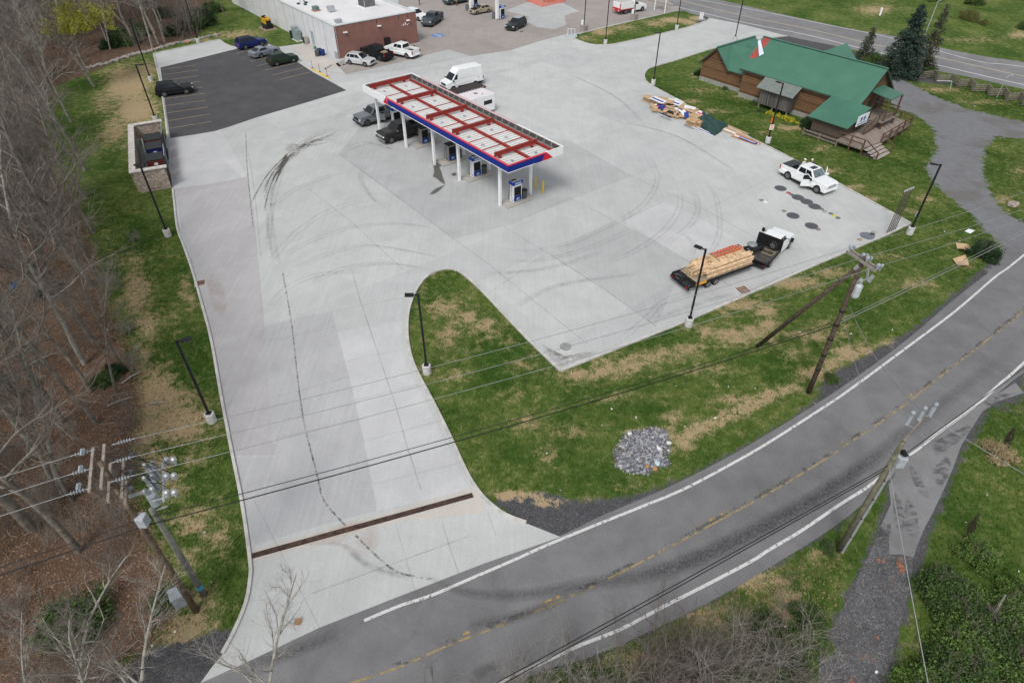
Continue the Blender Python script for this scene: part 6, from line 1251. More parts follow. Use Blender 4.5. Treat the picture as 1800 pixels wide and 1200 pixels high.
def carton(px, lx, ly, h, rz, lab, mt=None, open_=False, z=.02):
    o = empty('cardboard_box', lab, 'box', G(*px, z), rz, 'cardboard boxes in the debris pile'); m_ = mt or card_m
    mb = MB(); t = .02; mb.box(-lx/2, -ly/2, 0, lx/2, ly/2, h); mb.build('body', m_, o, bevel=.01)
    mb = MB(); mb.box(-lx/2, -.03, h, lx/2, .03, h+.004); mb.build('tape', M('tape_tan', (.5, .4, .28), .4), o)
    mb = MB(); mb.bar((-lx/2, -ly/2, h), (-lx/2-.05, -ly/2-ly*.35, h+.05), .02, .0+lx*.0+.02)
    mb.add([Vector(p) for p in [(-lx/2, -ly/2, h), (lx/2, -ly/2, h), (lx/2+.04, -ly*.9, h-.1), (-lx/2-.04, -ly*.9, h-.06)]], [(0, 1, 2, 3)]); mb.build('flap', m_, o); return o
def board(px, lx, ly, rz, lab, mt, stripe=None, z=.05, tilt=.05, name='packaging_board', g='flat packaging boards in the debris pile'):
    o = empty(name, lab, 'board', G(*px, z), rz, g); o.rotation_euler = (tilt, tilt*.7, rz); MB().box(-lx/2, -ly/2, 0, lx/2, ly/2, .04).build('sheet', mt, o)
    if stripe: MB().box(-lx/2+.1, -ly*.2, .04, lx/2-.2, ly*.1, .045).build('printed_stripe', stripe, o)
    return o
dA = AX
carton((1150, 182), 3.4, .75, .65, dA+.05, 'long tan carton at the upper left end of the pile'); board((1157, 176), 2.2, 1.1, dA, 'white and blue printed board on the long left carton', wht, blue_print, .75)
carton((1163, 180), 1.6, 1.3, .5, dA+.3, 'square tan carton behind the long left carton'); board((1172, 178), 1.8, 1.2, dA+.5, 'tan flattened carton topmost near the kerb', card_m, None, .62)
board((1165, 190), 2.2, 1.0, dA-.1, 'navy and magenta printed board across the pile', blue_print, M('print_magenta', (.4, .03, .14), .5), .3); board((1157, 193), 1.8, 1.1, dA+.9, 'tan cardboard flap spread below the long left carton', card_m, None, .1, .12)
carton((1190, 183), 1.7, 1.0, .45, dA-.2, 'white carton with blue print near the kerb', wht); board((1185, 180), 2.0, .9, dA+.2, 'white board with navy stripe leaning in the pile', wht, blue_print, .5, .15)
carton((1203, 190), 4.2, .6, .42, dA+.02, 'long narrow tan carton lying along the kerb'); carton((1212, 199), 3.2, .6, .5, dA+.02, 'second long tan carton touching the green tarp')
board((1213, 190), 1.5, .8, dA+.7, 'crumpled white sheet on the long kerb carton', wht, None, .5, .2)
carton((1176, 199), 1.4, .9, .4, dA+.4, 'small open tan carton in the front of the pile'); carton((1184, 206), 1.6, .5, .35, dA+.1, 'low tan carton at the lower left front'); board((1183, 199), 1.6, .6, dA+.1, 'black plastic sheet over the small front cartons', trim_m, None, .45, .1)
carton((1200, 206), 1.8, .6, .3, dA+.5, 'thin tan carton in the middle front'); board((1196, 203), 1.7, .9, dA+.8, 'tan torn cardboard in the middle of the pile', card_m, None, .35, .15)
board((1170, 203), 1.9, .25, dA, 'thin black strip on the front cartons', trim_m, blue_print, .5)
carton((1217, 221), 1.3, 1.0, .85, dA+.15, 'tall square tan carton in front of the green tarp'); carton((1227, 222), .9, .7, .7, dA+.1, 'small tan carton touching the tarp front'); carton((1222, 213), 1.3, .8, .8, dA, 'tan carton half hidden behind the tall square carton')
board((1212, 223), 1.4, .6, dA, 'grey crushed sheet under the tall square carton', M('grey_sheet', (.22, .25, .28), .6), None, .03); board((1238, 231), 3.4, .5, dA, 'long white and blue board under the tarp front edge', wht, blue_print, .05)
board((1234, 201), 1.6, 1.1, dA+.05, 'white board with red print at the tarp top', wht, M('print_red', (.5, .08, .14), .5), .75, .1)
board((1291, 234), 3.2, 1.2, dA+.04, 'flat tan and white frame of packaging right of the tarp', card_m, wht, .04); board((1313, 246), 3.6, 1.1, dA+.06, 'long white blue-lettered board in orange tray at the right end', M('tray_orange', (.42, .2, .11), .7), wht, .04)
board((1315, 247), 2.4, .4, dA+.06, 'blue printed board lying in the orange tray', blue_print, wht, .14); board((1295, 228), 3.4, .4, dA+.0, 'thin tan strip along the kerb right of the tarp', card_m, None, .06)
for k in range(18): board((1150+k*4.3+r4_.uniform(-6, 6), 184+k*1.25+r4_.uniform(-5, 9)), r4_.uniform(.5, 1.3), r4_.uniform(.3, .7), dA+r4_.uniform(-1, 1), 'torn scrap of flat packaging scattered among the cartons', [card_m, wht, card_m, wht, blue_print][k % 5], None, .1+r4_.random()*.45, .25, 'packaging_scrap', 'torn packaging scraps in the pile')
for k in range(5): board((1146+k*9, 172+k*3.2+r4_.uniform(-1, 2)), r4_.uniform(.8, 1.5), .12, dA+1.4, 'thin tan timber slat lying across the upper cartons', lumber_m, None, .68, .03, 'wood_slat', 'timber slats on the upper cartons')
# tarp
def tarp():
    c = [G(1233, 207), G(1281, 223), G(1270, 234), G(1254, 240), G(1226, 222)]; n = 26; vs = []; fs = []
    A_, B_, C_, D_ = G(1229, 206), G(1282, 222), G(1256, 240), G(1222, 219)
    for j in range(n+1):
        for i in range(n+1):
            s_, t_ = i/n, j/n; p = A_.lerp(B_, s_).lerp(D_.lerp(C_, s_), t_); e = min(s_, 1-s_, t_, 1-t_)
            h = .95*min(1, (e/.16))**.6; h += .12*math.sin(s_*17+t_*5)*min(1, e/.1)+.1*math.sin(t_*14-s_*6)*min(1, e/.1)+.06*random.random()*(e > 0)
            vs.append((p.x-A_.x, p.y-A_.y, max(.02, h*(.75+.25*math.cos(s_*3.1)))))
    for j in range(n):
        for i in range(n): a = j*(n+1)+i; fs.append((a+n+1, a+n+2, a+1, a))
    o = MB().add(vs, fs).build('green_tarp', M('tarp_green', (.022, .055, .050), .45, var=.12), smooth=True); o.location = (A_.x, A_.y, .02); tag(o, 'dark green tarpaulin draped over the middle of the debris pile', 'tarp')
tarp()
# orange safety fence
def net_fence():
    m, t, b = new_mat('orange_netting'); v = coords(t, 'Object'); sep = t.nodes.new('ShaderNodeSeparateXYZ'); t.links.new(v, sep.inputs[0])
    fx_ = math_(t, 'FRACT', math_(t, 'MULTIPLY', math_(t, 'ADD', sep.outputs[0], sep.outputs[1]), 5)); fz = math_(t, 'FRACT', math_(t, 'MULTIPLY', sep.outputs[2], 8))
    a = math_(t, 'MAXIMUM', math_(t, 'LESS_THAN', fx_, .4), math_(t, 'LESS_THAN', fz, .45)); b.inputs['Base Color'].default_value = (.78, .16, .09, 1); t.links.new(a, b.inputs['Alpha'])
    P = [G(926, 2), G(953, 13), G(992, 4), G(985, -12), G(926, -8), G(926, 2)]; root = empty('safety_fence', 'orange plastic netting barrier round a hole on the upper forecourt', 'fence', P[0])
    for a_, b_ in zip(P, P[1:]): MB().add([a_-P[0], b_-P[0], b_-P[0]+Vector((0, 0, 1.1)), a_-P[0]+Vector((0, 0, 1.1))], [(0, 1, 2, 3)]).build('netting', m, root)
    for p in P[:-1]: mb = MB(); mb.tube([p-P[0], p-P[0]+Vector((0, 0, 1.25))], .04, 6); mb.build('post', M('orange_post', (.6, .1, .04), .5), root)
    o = empty('dirt_heap', 'small brown spoil heap inside the orange netting', 'heap', G(965, 2)); mb = MB()
    for k in range(30): a = r4_.uniform(0, 6.28); r_ = r4_.uniform(0, 1.3); mb.box(r_*math.cos(a)-.2, r_*math.sin(a)-.2, 0, r_*math.cos(a)+.2, r_*math.sin(a)+.2, .5-.3*r_+.1*r4_.random())
    mb.build('soil', M('spoil', (.2, .1, .06), .9, var=.3), o, bevel=.05)
net_fence()
# white sign posts by the highway, cleanout, island fittings
o = spot('road_sign', 'white double-post sign frame beside the service truck, cut by the frame top', 'sign', (1159, 21), R(-52)); mb = MB()
for x in (-1.3, 1.3): mb.tube([(x, 0, 0), (x, 0, 5.2)], .09, 8)
mb.build('post', white_p, o); MB().box(-1.3, -.08, 2.6, 1.3, .08, 5.2).build('panel', M('panel_cream', (.6, .58, .5), .5), o)
o = spot('marker_plinth', 'white post cluster on a round gravel base by the highway entrance', 'marker', (1232, 35)); mb = MB(); mb.tube([(0, 0, 0), (0, 0, .15)], .7, 16); mb.build('base', M('plinth', (.3, .3, .29), .9), o); mb = MB()
for x in (-.25, .0, .25): mb.box(x-.08, -.05, .1, x+.08, .05, 1.2)
mb.build('post', white_p, o)
o = spot('air_station', 'small white hand-rail stand on a concrete pad at the island tip', 'stand', (1004, 63)); mb = MB()
for x in (-.6, .0, .6): mb.tube([(x, 0, 0), (x, 0, 1.1)], .04, 6)
mb.bar((-.6, 0, 1.1), (.6, 0, 1.1), .05); mb.build('rail', white_p, o); MB().box(-1, -.7, 0, 1, .7, .05).build('pad', M('pad_blue', (.35, .42, .46), .9), o)
o = spot('roadside_sign', 'narrow white sign on a thin green post beside the highway', 'sign', (1534, 63), R(-20)); mb = MB(); mb.tube([(0, 0, 0), (0, 0, 3.6)], .04, 6); mb.build('post', M('post_green', (.1, .2, .13), .6), o); MB().box(-.12, -.3, 3.2, .12, .35, 4.3).build('plate', white_p, o)
o = spot('guard_post', 'slim grey post with curved top at the far right highway edge', 'post', (1752, 172)); mb = MB(); mb.tube([(0, 0, 0), (0, 0, 2.6), (.2, 0, 2.9), (.5, 0, 2.95)], .04, 6); mb.build('pole', steel_m, o); MB().box(.45, -.1, 2.85, .75, .1, 3.0).build('cap', steel_m, o)
# ---------------------------------------------------------------- zigzag rail fence
zz = [(1617, 139), (1639, 137), (1646, 145), (1670, 144.5), (1682, 154), (1702, 152), (1709, 161), (1732, 162), (1738, 169), (1762, 169), (1768, 178), (1790, 176), (1797, 186), (1830, 188)]
fr = empty('zigzag_rail_fence', 'weathered grey split-rail zigzag fence between highway and gravel drive', 'fence', G(*zz[0])); P0 = G(*zz[0])
for i, (a, b) in enumerate(zip(zz, zz[1:])):
    A_, B_ = G(*a)-P0, G(*b)-P0; e = (B_-A_).normalized()*.25
    for k in range(4): z = .15+k*.26+(.13 if i % 2 else 0); mb = MB(); mb.bar(A_-e+Vector((0, 0, z)), B_+e+Vector((0, 0, z+.03)), .11, .12); mb.build('rail', wood_old, fr)
o = spot('white_crossed_boards', 'two white-painted boards lying crossed on the zigzag fence', 'board', (1669, 146)); mb = MB(); A_ = G(1647, 142, 1.2)-o.location; B_ = G(1673, 143, 1.2)-o.location; mb.bar(A_, B_, .16, .05); mb.bar(B_, G(1670, 157, .1)-o.location, .14, .05); mb.build('board', M('board_grey_white', (.5, .52, .52), .6), o)
# ---------------------------------------------------------------- utility poles and wires
pole_w = M('pole_wood', (.13, .095, .07), .9, var=.3, scale=4, bmp=.4); arm_w = M('crossarm_wood', (.27, .225, .19), .85, var=.2); ins_m = M('insulator_grey', (.28, .31, .34), .4); cable_d = M('cable_black', (.012, .012, .013), .6); cable_l = M('bare_conductor', (.26, .27, .27), .5, .2)
PB = G(345, 1073); PR = G(1421, 690); PG = G(1473, 968)
wd = (PR-PB).normalized(); wn = Vector((-wd.y, wd.x, 0))
def insul(mb, p, s=1.): mb.tube([p, p+Vector((0, 0, .10*s)), p+Vector((0, 0, .13*s)), p+Vector((0, 0, .22*s)), p+Vector((0, 0, .26*s))], [.05*s, .05*s, .09*s, .08*s, .03*s], 8)
def pole_left():
    root = empty('utility_pole', 'tall wooden utility pole with stacked crossarms and grey switchgear above the left woods', 'utility pole', PB, 0, 'wooden utility poles'); H = 11.6
    mb = MB(); mb.tube([(0, 0, -.2), (0, 0, 4), (0, 0, 8), (0, 0, H)], [.165, .15, .13, .11], 12); mb.build('pole', pole_w, root, smooth=True)
    hd = [(11.3, -.55, -.35, 1.5), (11.3, -.1, .1, 1.5), (10.2, -.12, .1, 1.3), (10.2, .3, .5, 1.3), (9.3, .28, .4, .9)]
    for z, o0, o1, L in [(11.35, -.38, 0, 1.15), (11.35, .02, 0, 1.15), (10.4, .38, 0, 1.0), (10.4, -.1, 0, 1.0), (9.6, .2, 0, .6)]:
        mb = MB(); c = wd*o0+Vector((0, 0, z)); mb.bar(c-wn*L, c+wn*L, .10, .12); mb.build('crossarm', arm_w, root)
    for k, (z, a) in enumerate([(11.5, -1.0), (11.5, 0.0), (11.5, 1.0)]):
        for s_ in (-1, 1):
            mb = MB(); b0 = wn*a+Vector((0, 0, 11.4)); p = b0+wd*s_*.55; mb.tube([b0+wd*s_*.3, b0+wd*s_*1.15], .02, 6); 
            for j in range(5): mb.tube([b0+wd*s_*(.55+j*.1), b0+wd*s_*(.58+j*.1)], .075, 8)
            mb.build('insulator_string', ins_m, root)
        mb = MB(); p = wn*a*.9+wd*(-.75)+Vector((0, 0, 11.4)); mb.bar(p, p+Vector((.08, .1, .22)), .12, .13); mb.build('cutout', ins_m, root)
        mb = MB(); p = wn*a*.9+wd*(.75)+Vector((0, 0, 10.5)); mb.bar(p, p+Vector((.1, -.05, .3)), .14, .16); mb.build('arrester', M('arrester_dark', (.07, .08, .09), .4), root)
    mb = MB()
    for k, y in enumerate((-.7, 0, .7)):
        b0 = wn*y+wd*1.2+Vector((0, 0, 9.2)); mb.tube([b0, b0+Vector((0, 0, .6))], .2, 12); 
        for s_ in (-1, 1): insul(mb, b0+wd*s_*.14+Vector((0, 0, .7)), 1.2)
    mb.bar(wd*.2+Vector((0, 0, 9.3)), wd*1.3+Vector((0, 0, 9.3)), .1, .1); mb.build('recloser', M('recloser_grey', (.34, .37, .40), .4, .3), root)
    mb = MB(); mb.bar(wd*1.6-wn*1.1+Vector((0, 0, 9.6)), wd*1.6+wn*1.1+Vector((0, 0, 9.6)), .08, .1)
    for y in (-.9, 0, .9):
        insul(mb, wd*1.8+wn*y+Vector((0, 0, 9.6)), 1.5); insul(mb, wd*2.05+wn*y+Vector((0, 0, 9.5)), 1.5); mb.bar(wd*1.2+wn*y+Vector((0, 0, 9.6)), wd*2.1+wn*y+Vector((0, 0, 9.6)), .05)
    mb.build('switch_frame', steel_m, root)
    MB().box(.05, -.22, 7.5, .42, .2, 8.1).build('control_box', M('box_pale', (.36, .39, .42), .5), root, bevel=.04)
    rj = random.Random(2)
    for k in range(12):
        a = wn*rj.choice([-1.1, 0, 1.1])+wd*rj.uniform(-.6, .6)+Vector((0, 0, rj.uniform(10.3, 11.5))); b = wn*rj.uniform(-.8, .8)+wd*rj.uniform(.8, 2.0)+Vector((0, 0, rj.uniform(9.4, 10.2))); mid = (a+b)/2+Vector((rj.uniform(-.3, .3), rj.uniform(-.3, .3), .55)); mb = MB(); mb.tube(smooth_line([a, mid, b], 6), .014, 5); mb.build('jumper_wire', cable_d, root)
    p2 = G(359, 1045)
    r2_ = empty('stub_pole', 'short weathered grey pole right beside the left switchgear pole', 'utility pole', p2, 0, 'wooden utility poles'); mb = MB(); mb.tube([(0, 0, -.2), (0, 0, 3.5), (0, 0, 7.4)], [.17, .155, .13], 12); mb.build('pole', M('pole_grey', (.19, .19, .165), .9, var=.2, scale=4), r2_, smooth=True); mb = MB(); mb.tube([(0, 0, .7), (0, 0, .95)], .178, 12); mb.build('blue_band', M('band_blue', (.05, .3, .45), .5), r2_)
    mb = MB(); mb.bar(-wd*.1+Vector((0, 0, 7.2)), wd*.6+Vector((0, 0, 7.25)), .06); mb.build('bracket', steel_m, r2_)
    o = spot('utility_cabinet', 'grey ground-mounted utility cabinet at the foot of the left switchgear pole', 'cabinet', (318, 1058), R(35)); MB().box(-.28, -.35, 0, .28, .35, .85).build('body', M('cab_grey', (.27, .30, .33), .5), o, bevel=.02); MB().box(-.31, -.38, .85, .31, .38, .9).build('lid', M('cab_grey', (.27, .30, .33), .5), o)
pole_left()
def pole_right():
    root = empty('utility_pole', 'dark wooden utility pole with crossarm, transformer and leaning brace on the roadside lawn', 'utility pole', PR, 0, 'wooden utility poles'); H = 11.3; top = G(1515, 458, H)-PR; top = Vector((top.x*.5, top.y*.5, H))
    ln = lambda z: top*(z/H); mb = MB(); mb.tube([ln(-.2), ln(4), ln(8), ln(H)], [.165, .15, .135, .12], 12); mb.build('pole', M('pole_dark', (.085, .062, .05), .9, var=.3, scale=4), root, smooth=True)
    a = G(1497, 435, 11.0)-PR; b = G(1548, 470, 11.0)-PR; c = (a+b)/2; d = (b-a).normalized(); off = ln(11.0)-c; a += off; b += off; q = Vector((-d.y, d.x, 0))
    for s_ in (-1, 1): mb = MB(); mb.bar(a+q*.16*s_, b+q*.16*s_, .11, .13); mb.build('crossarm', M('arm_grey', (.24, .22, .2), .85), root)
    mb = MB()
    for f in (.02, .45, .6, .96): insul(mb, a.lerp(b, f)+Vector((0, 0, .06)), 1.4); insul(mb, a.lerp(b, f)+q*.3+Vector((0, 0, .06)), 1.0)
    mb.build('insulator', ins_m, root)
    mb = MB(); t0 = ln(8.3)+Vector((.42, .1, 0)); mb.tube([t0, t0+Vector((0, 0, .1)), t0+Vector((0, 0, .85)), t0+Vector((0, 0, .95))], [.2, .25, .25, .15], 14); insul(mb, t0+Vector((0, 0, .9)), 1.6); mb.bar(ln(8.6), t0+Vector((0, 0, .3)), .08); mb.build('transformer', M('transformer_grey', (.42, .46, .48), .4), root, smooth=False)
    mb = MB(); p = ln(9.6)+Vector((.75, .1, 0)); mb.bar(ln(9.4), p, .06); mb.bar(p, p+Vector((-.1, .2, .7)), .1, .12); mb.bar(p+Vector((.15, 0, -.2)), p+Vector((.35, .1, .2)), .16, .16); mb.build('cutout', steel_m, root)
    for z in (7.3, 6.2, 5.0, 3.6, 2.3): mb = MB(); mb.tube([ln(z-.06), ln(z+.06)], .185, 10); mb.build('band', trim_m, root)
    gb = G(1330, 608); br = empty('brace_pole', 'long leaning brown brace pole propped against the roadside utility pole', 'pole', gb); mb = MB(); e = ln(10.7)+PR-gb; mb.tube([(0, 0, -.1), e*.5, e*.985], [.15, .14, .12], 12); mb.build('pole', M('pole_dark', (.085, .062, .05), .9, var=.3, scale=4), br, smooth=True); mb = MB(); mb.tube([e*.96, e*.99], .15, 10); mb.build('band', steel_m, br)
    return PR+a, PR+b, PR+ln(6.2)
wa, wb_, wc = pole_right()
def pole_g():
    root = empty('utility_pole', 'wooden pole with grey conduit and pale equipment box across the road', 'utility pole', PG, 0, 'wooden utility poles'); H = 8.9
    mb = MB(); mb.tube([(0, 0, -.2), (0, 0, 4), (0, 0, H)], [.155, .14, .11], 12); mb.build('pole', M('pole_olive', (.13, .125, .085), .9, var=.25, scale=4), root, smooth=True)
    mb = MB(); mb.tube([(.2, -.08, 0), (.19, -.08, 7.6)], .07, 8); mb.build('conduit', steel_m, root)
    mb = MB(); [mb.box(.1, -.14, z, .27, .02, z+.06) for z in (1.5, 3.1, 4.7, 6.2)]; mb.build('conduit_strap', trim_m, root)
    MB().box(.1, -.28, 7.35, .5, .28, 8.0).build('equipment_box', M('box_pale', (.36, .39, .42), .5), root, bevel=.03); mb = MB(); mb.box(.2, -.1, 8.1, .34, .04, 8.35); mb.box(.25, -.2, 8.11, .5, .2, 8.13); mb.build('box_fitting', trim_m, root)
    dr = (G(1640, 742, 9)-G(1600, 790, 9)).normalized(); mb = MB(); mb.bar((0, 0, 8.8), dr*2.2+Vector((0, 0, 9.0)), .08, .1); mb.build('arm', wood_old, root)
    for k, f in enumerate((1.1, 1.7, 2.2)): mb = MB(); p = dr*f+Vector((-.25+.25*k, .25-.1*k, 9.0)); mb.tube([p, p+Vector((.05, .05, .5))], .1, 8); insul(mb, p+Vector((.05, .05, .5)), 1.2); mb.bar(dr*f+Vector((0, 0, 9)), p, .03); mb.build('cutout', ins_m, root)
    return PG+Vector((0, 0, 7.0)), PG+dr*2+Vector((0, 0, 9.3))
gc, gt = pole_g()
def wire(a, b, sag, r, mat, lab, g=None, n=28):
    a, b = Vector(a), Vector(b); P = [a.lerp(b, i/n)-Vector((0, 0, sag*4*(i/n)*(1-i/n))) for i in range(n+1)]; mb = MB(); mb.tube([p-a for p in P], r, 6); o = mb.build('overhead_wire', mat); o.location = a; return tag(o, lab, 'wire', g)
GW = 'conductors strung between the poles'
arms = [wa.lerp(wb_, f) for f in (.02, .5, .96)]
lf = [PB+wn*a+wd*1.1+Vector((0, 0, 11.4)) for a in (1., 0, -1.)]; lb = [PB+wn*a-wd*1.1+Vector((0, 0, 11.4)) for a in (1., 0, -1.)]
nm3 = ['upper', 'middle', 'lower']
for k in range(3):
    wire(lf[k]+Vector((0, 0, 0)), arms[k]+Vector((0, 0, .25)), .55, .013, cable_l, '%s pale bare conductor over the driveway and grass wedge' % nm3[k], GW)
    wire(lb[k], lb[k]-wd*45+Vector((0, 0, .5)), .7, .013, cable_l, '%s pale conductor over the brown woods' % nm3[k], GW)
    rp = [G(1800, 333, 11.2), G(1800, 362, 11.2), G(1800, 378, 11.2)][k]; e = arms[k]+(rp-arms[k])*1.9; wire(arms[k]+Vector((0, 0, .25)), e+Vector((0, 0, .2)), .5, .013, cable_l, '%s pale conductor crossing the right lawn and gravel drive' % nm3[k], GW)
LB = G(262, 958, 7.2)
c0 = PB+wd*.2+Vector((0, 0, 7.3)); 
for k, (dz, r_, m_, lab) in enumerate([(0, .028, cable_d, 'thick black cable crossing the driveway above the trench drain'), (.45, .018, cable_d, 'thin black cable just above the thick one over the driveway')]):
    wire(c0+Vector((0, 0, dz)), wc+Vector((0, 0, dz*.6)), .5, r_, m_, lab, GW); wire(c0+Vector((0, 0, dz)), c0-wd*40+Vector((0, 0, dz)), .5, r_, m_, lab.replace('driveway', 'left woods').replace(' above the trench drain', ''), GW)
    e = G(1800, 405, 6.4); wire(wc+Vector((0, 0, dz*.6)), wc+(e-wc)*1.9+Vector((0, 0, dz)), .35, r_*.8, cable_l, ['thick pale messenger cable over the plywood sheets', 'thin pale cable above the messenger cable on the right lawn'][k], GW)
for k, dz in enumerate((0, .28)):
    a = G(887, 1195-k*8, 6.4); e = gc+Vector((0, 0, dz)); a2 = e+(a-e)*1.5; wire(e, a2, .25, .02, cable_d, ['lower', 'upper'][k]+' black cable running along the near road edge', GW)
    b = G(1732, 698-k*6, 6.6); wire(e, e+(b-e)*3, .4, .02, cable_l if k == 0 else cable_d, ['pale messenger', 'black cable'][k]+' from the pale-box pole towards the right edge', GW)
dn = G(1650, 1200, 2.5); wire(gc+Vector((0, 0, .2)), gc+(G(1632, 1200, 4)-gc)*1.3, .1, .02, cable_l, 'pale guy wire running down over the gravel track', GW)
wire(PR+Vector((.3, 0, 7.4)), gt, .6, .014, M('wire_grey', (.2, .2, .21), .5), 'thin service wire crossing the road between two poles', GW)
wire(PR+Vector((.3, 0, 6.4)), gc+Vector((0, 0, .8)), .5, .014, M('wire_grey', (.2, .2, .21), .5), 'thin drop wire crossing the road to the pale box', GW)
wire(gt, gt+Vector((14, -16, 0)), .5, .016, M('wire_grey', (.2, .2, .21), .5), 'thin grey wire over the green shrubs at the right', GW)
# ---------------------------------------------------------------- vegetation
def tubes_np(segs, k):
    "segs: list of (p0, p1, r0, r1) -> vertices, quads"
    if not segs: return np.zeros((0, 3)), np.zeros((0, 4), int)
    a = np.array([s[0] for s in segs], float); b = np.array([s[1] for s in segs], float); r0 = np.array([s[2] for s in segs]); r1 = np.array([s[3] for s in segs])
    d = b-a; d /= np.linalg.norm(d, axis=1, keepdims=True)+1e-9; ref = np.where(np.abs(d[:, 2:3]) > .9, [[1, 0, 0]], [[0, 0, 1.]]); x = np.cross(d, ref); x /= np.linalg.norm(x, axis=1, keepdims=True)+1e-9; y = np.cross(d, x)
    an = np.arange(k)*2*np.pi/k; ca, sa = np.cos(an), np.sin(an); ring = x[:, None]*ca[None, :, None]+y[:, None]*sa[None, :, None]
    v = np.stack([a[:, None]+ring*r0[:, None, None], b[:, None]+ring*r1[:, None, None]], 1).reshape(-1, 3); n = len(segs); base = (np.arange(n)*2*k)[:, None]; j = np.arange(k)[None]
    f = np.stack([base+j, base+(j+1) % k, base+k+(j+1) % k, base+k+j], -1).reshape(-1, 4); return v, f
def np_mesh(name, v, f, mat, smooth=False):
    me = bpy.data.meshes.new(name); me.vertices.add(len(v)); me.vertices.foreach_set('co', np.ascontiguousarray(v, np.float32).ravel()); me.loops.add(f.size); me.loops.foreach_set('vertex_index', f.ravel().astype(np.int32))
    me.polygons.add(len(f)); me.polygons.foreach_set('loop_start', np.arange(0, f.size, f.shape[1]).astype(np.int32)); me.polygons.foreach_set('loop_total', np.full(len(f), f.shape[1], np.int32)); me.update(calc_edges=True)
    if smooth: me.polygons.foreach_set('use_smooth', [True]*len(f))
    me.materials.append(mat); return me
def unit(v): return v/(np.linalg.norm(v)+1e-9)
def bare_tree(seed, H=17, r=.2, lean=(0, 0), fork=.35, nb=16, tw=5, spread=1.):
    g = np.random.default_rng(seed); trunk, crown = [], []
    def limb(p, d, L, r0, lvl, out, n, up, jit):
        pts = [p]; d = unit(d); rr_ = [r0]
        for i in range(n):
            d = unit(d+g.normal(0, jit, 3)+np.array([0, 0, up])); p = p+d*L/n; rn = r0*(1-.8*(i+1)/n); out.append((pts[-1], p, rr_[-1], rn)); pts.append(p); rr_.append(rn)
        return pts, rr_
    stems = [(np.zeros(3), unit(np.array([lean[0], lean[1], 1.])), H, r)]
    if g.random() < fork: stems.append((np.array([0, 0, H*.12])*1., unit(np.array([g.normal(0, .25), g.normal(0, .25), 1])), H*.8, r*.75))
    for p, d, L, r0 in stems:
        pts, rr_ = limb(p, d, L, r0, 0, trunk, 9, .06, .07)
        for b in range(nb):
            t = .32+.66*(b+g.random())/nb; i = min(int(t*9), 8); q = pts[i]+(pts[i+1]-pts[i])*(t*9-i); az = g.random()*6.283; el = .35+.5*t
            dd = np.array([math.cos(az)*math.cos(el), math.sin(az)*math.cos(el), math.sin(el)]); Lb = L*.36*(1.15-t)*g.uniform(.7, 1.3)*spread+.7; rb = rr_[i]*.52
            bp, br_ = limb(q, dd, Lb, rb, 1, trunk if rb > .035 else crown, 6, .05, .16)
            for s_ in range(tw+2+int(Lb*1.3)):
                t2 = g.uniform(.2, 1); j = min(int(t2*6), 5); q2 = bp[j]+(bp[j+1]-bp[j])*(t2*6-j); d2 = unit(unit(bp[j+1]-bp[j])+g.normal(0, .55, 3)+np.array([0, 0, .15])); L2 = Lb*g.uniform(.22, .45)+.25
                cp_, cr = limb(q2, d2, L2, max(.016, br_[j]*.5), 2, crown, 4, .05, .22)
                for u in range(3):
                    t3 = g.uniform(.2, 1); m_ = min(int(t3*4), 3); limb(cp_[m_], unit(unit(cp_[m_+1]-cp_[m_])+g.normal(0, .6, 3)), L2*g.uniform(.3, .65), .0095, 3, crown, 2, .03, .2)
    return trunk, crown
bark = M('bark_grey', (.175, .155, .132), .95, var=.32, scale=2.2, bmp=.5); bark2 = M('bark_pale', (.25, .24, .21), .95, var=.35, scale=1.8, bmp=.5); twig = M('twig_grey', (.175, .152, .130), .95, var=.22, scale=1); twig2 = M('twig_pale', (.30, .28, .25), .95, var=.2, scale=1)
TV = []
for sd, H, r_, nb, tw, mt, tm in [(1, 18, .24, 18, 5, bark, twig), (2, 16, .20, 16, 5, bark2, twig), (3, 20, .27, 18, 6, bark, twig), (4, 15, .16, 14, 5, bark, twig), (5, 17, .2, 16, 5, bark2, twig2), (6, 12, .12, 12, 4, bark, twig), (7, 19, .24, 17, 5, bark2, twig)]:
    tr_, cr_ = bare_tree(sd, H, r_, nb=nb, tw=tw); TV.append((np_mesh('trunk', *tubes_np(tr_, 7), mt, True), np_mesh('crown', *tubes_np(cr_, 3), tm), H))
def tree(px, var, sc, rz, lab, tilt=(0, 0), pos=None, g='bare trees of the left woods', cat='tree'):
    tk, cr_, H = TV[var]; o = empty('bare_tree', lab, cat, pos or G(*px), rz, g); o.rotation_euler = (tilt[0], tilt[1], rz); o.scale = (sc, sc, sc)
    a = bpy.data.objects.new('trunk', tk); link(a, o); b = bpy.data.objects.new('crown', cr_); link(b, o); return o
rt_ = random.Random(21)
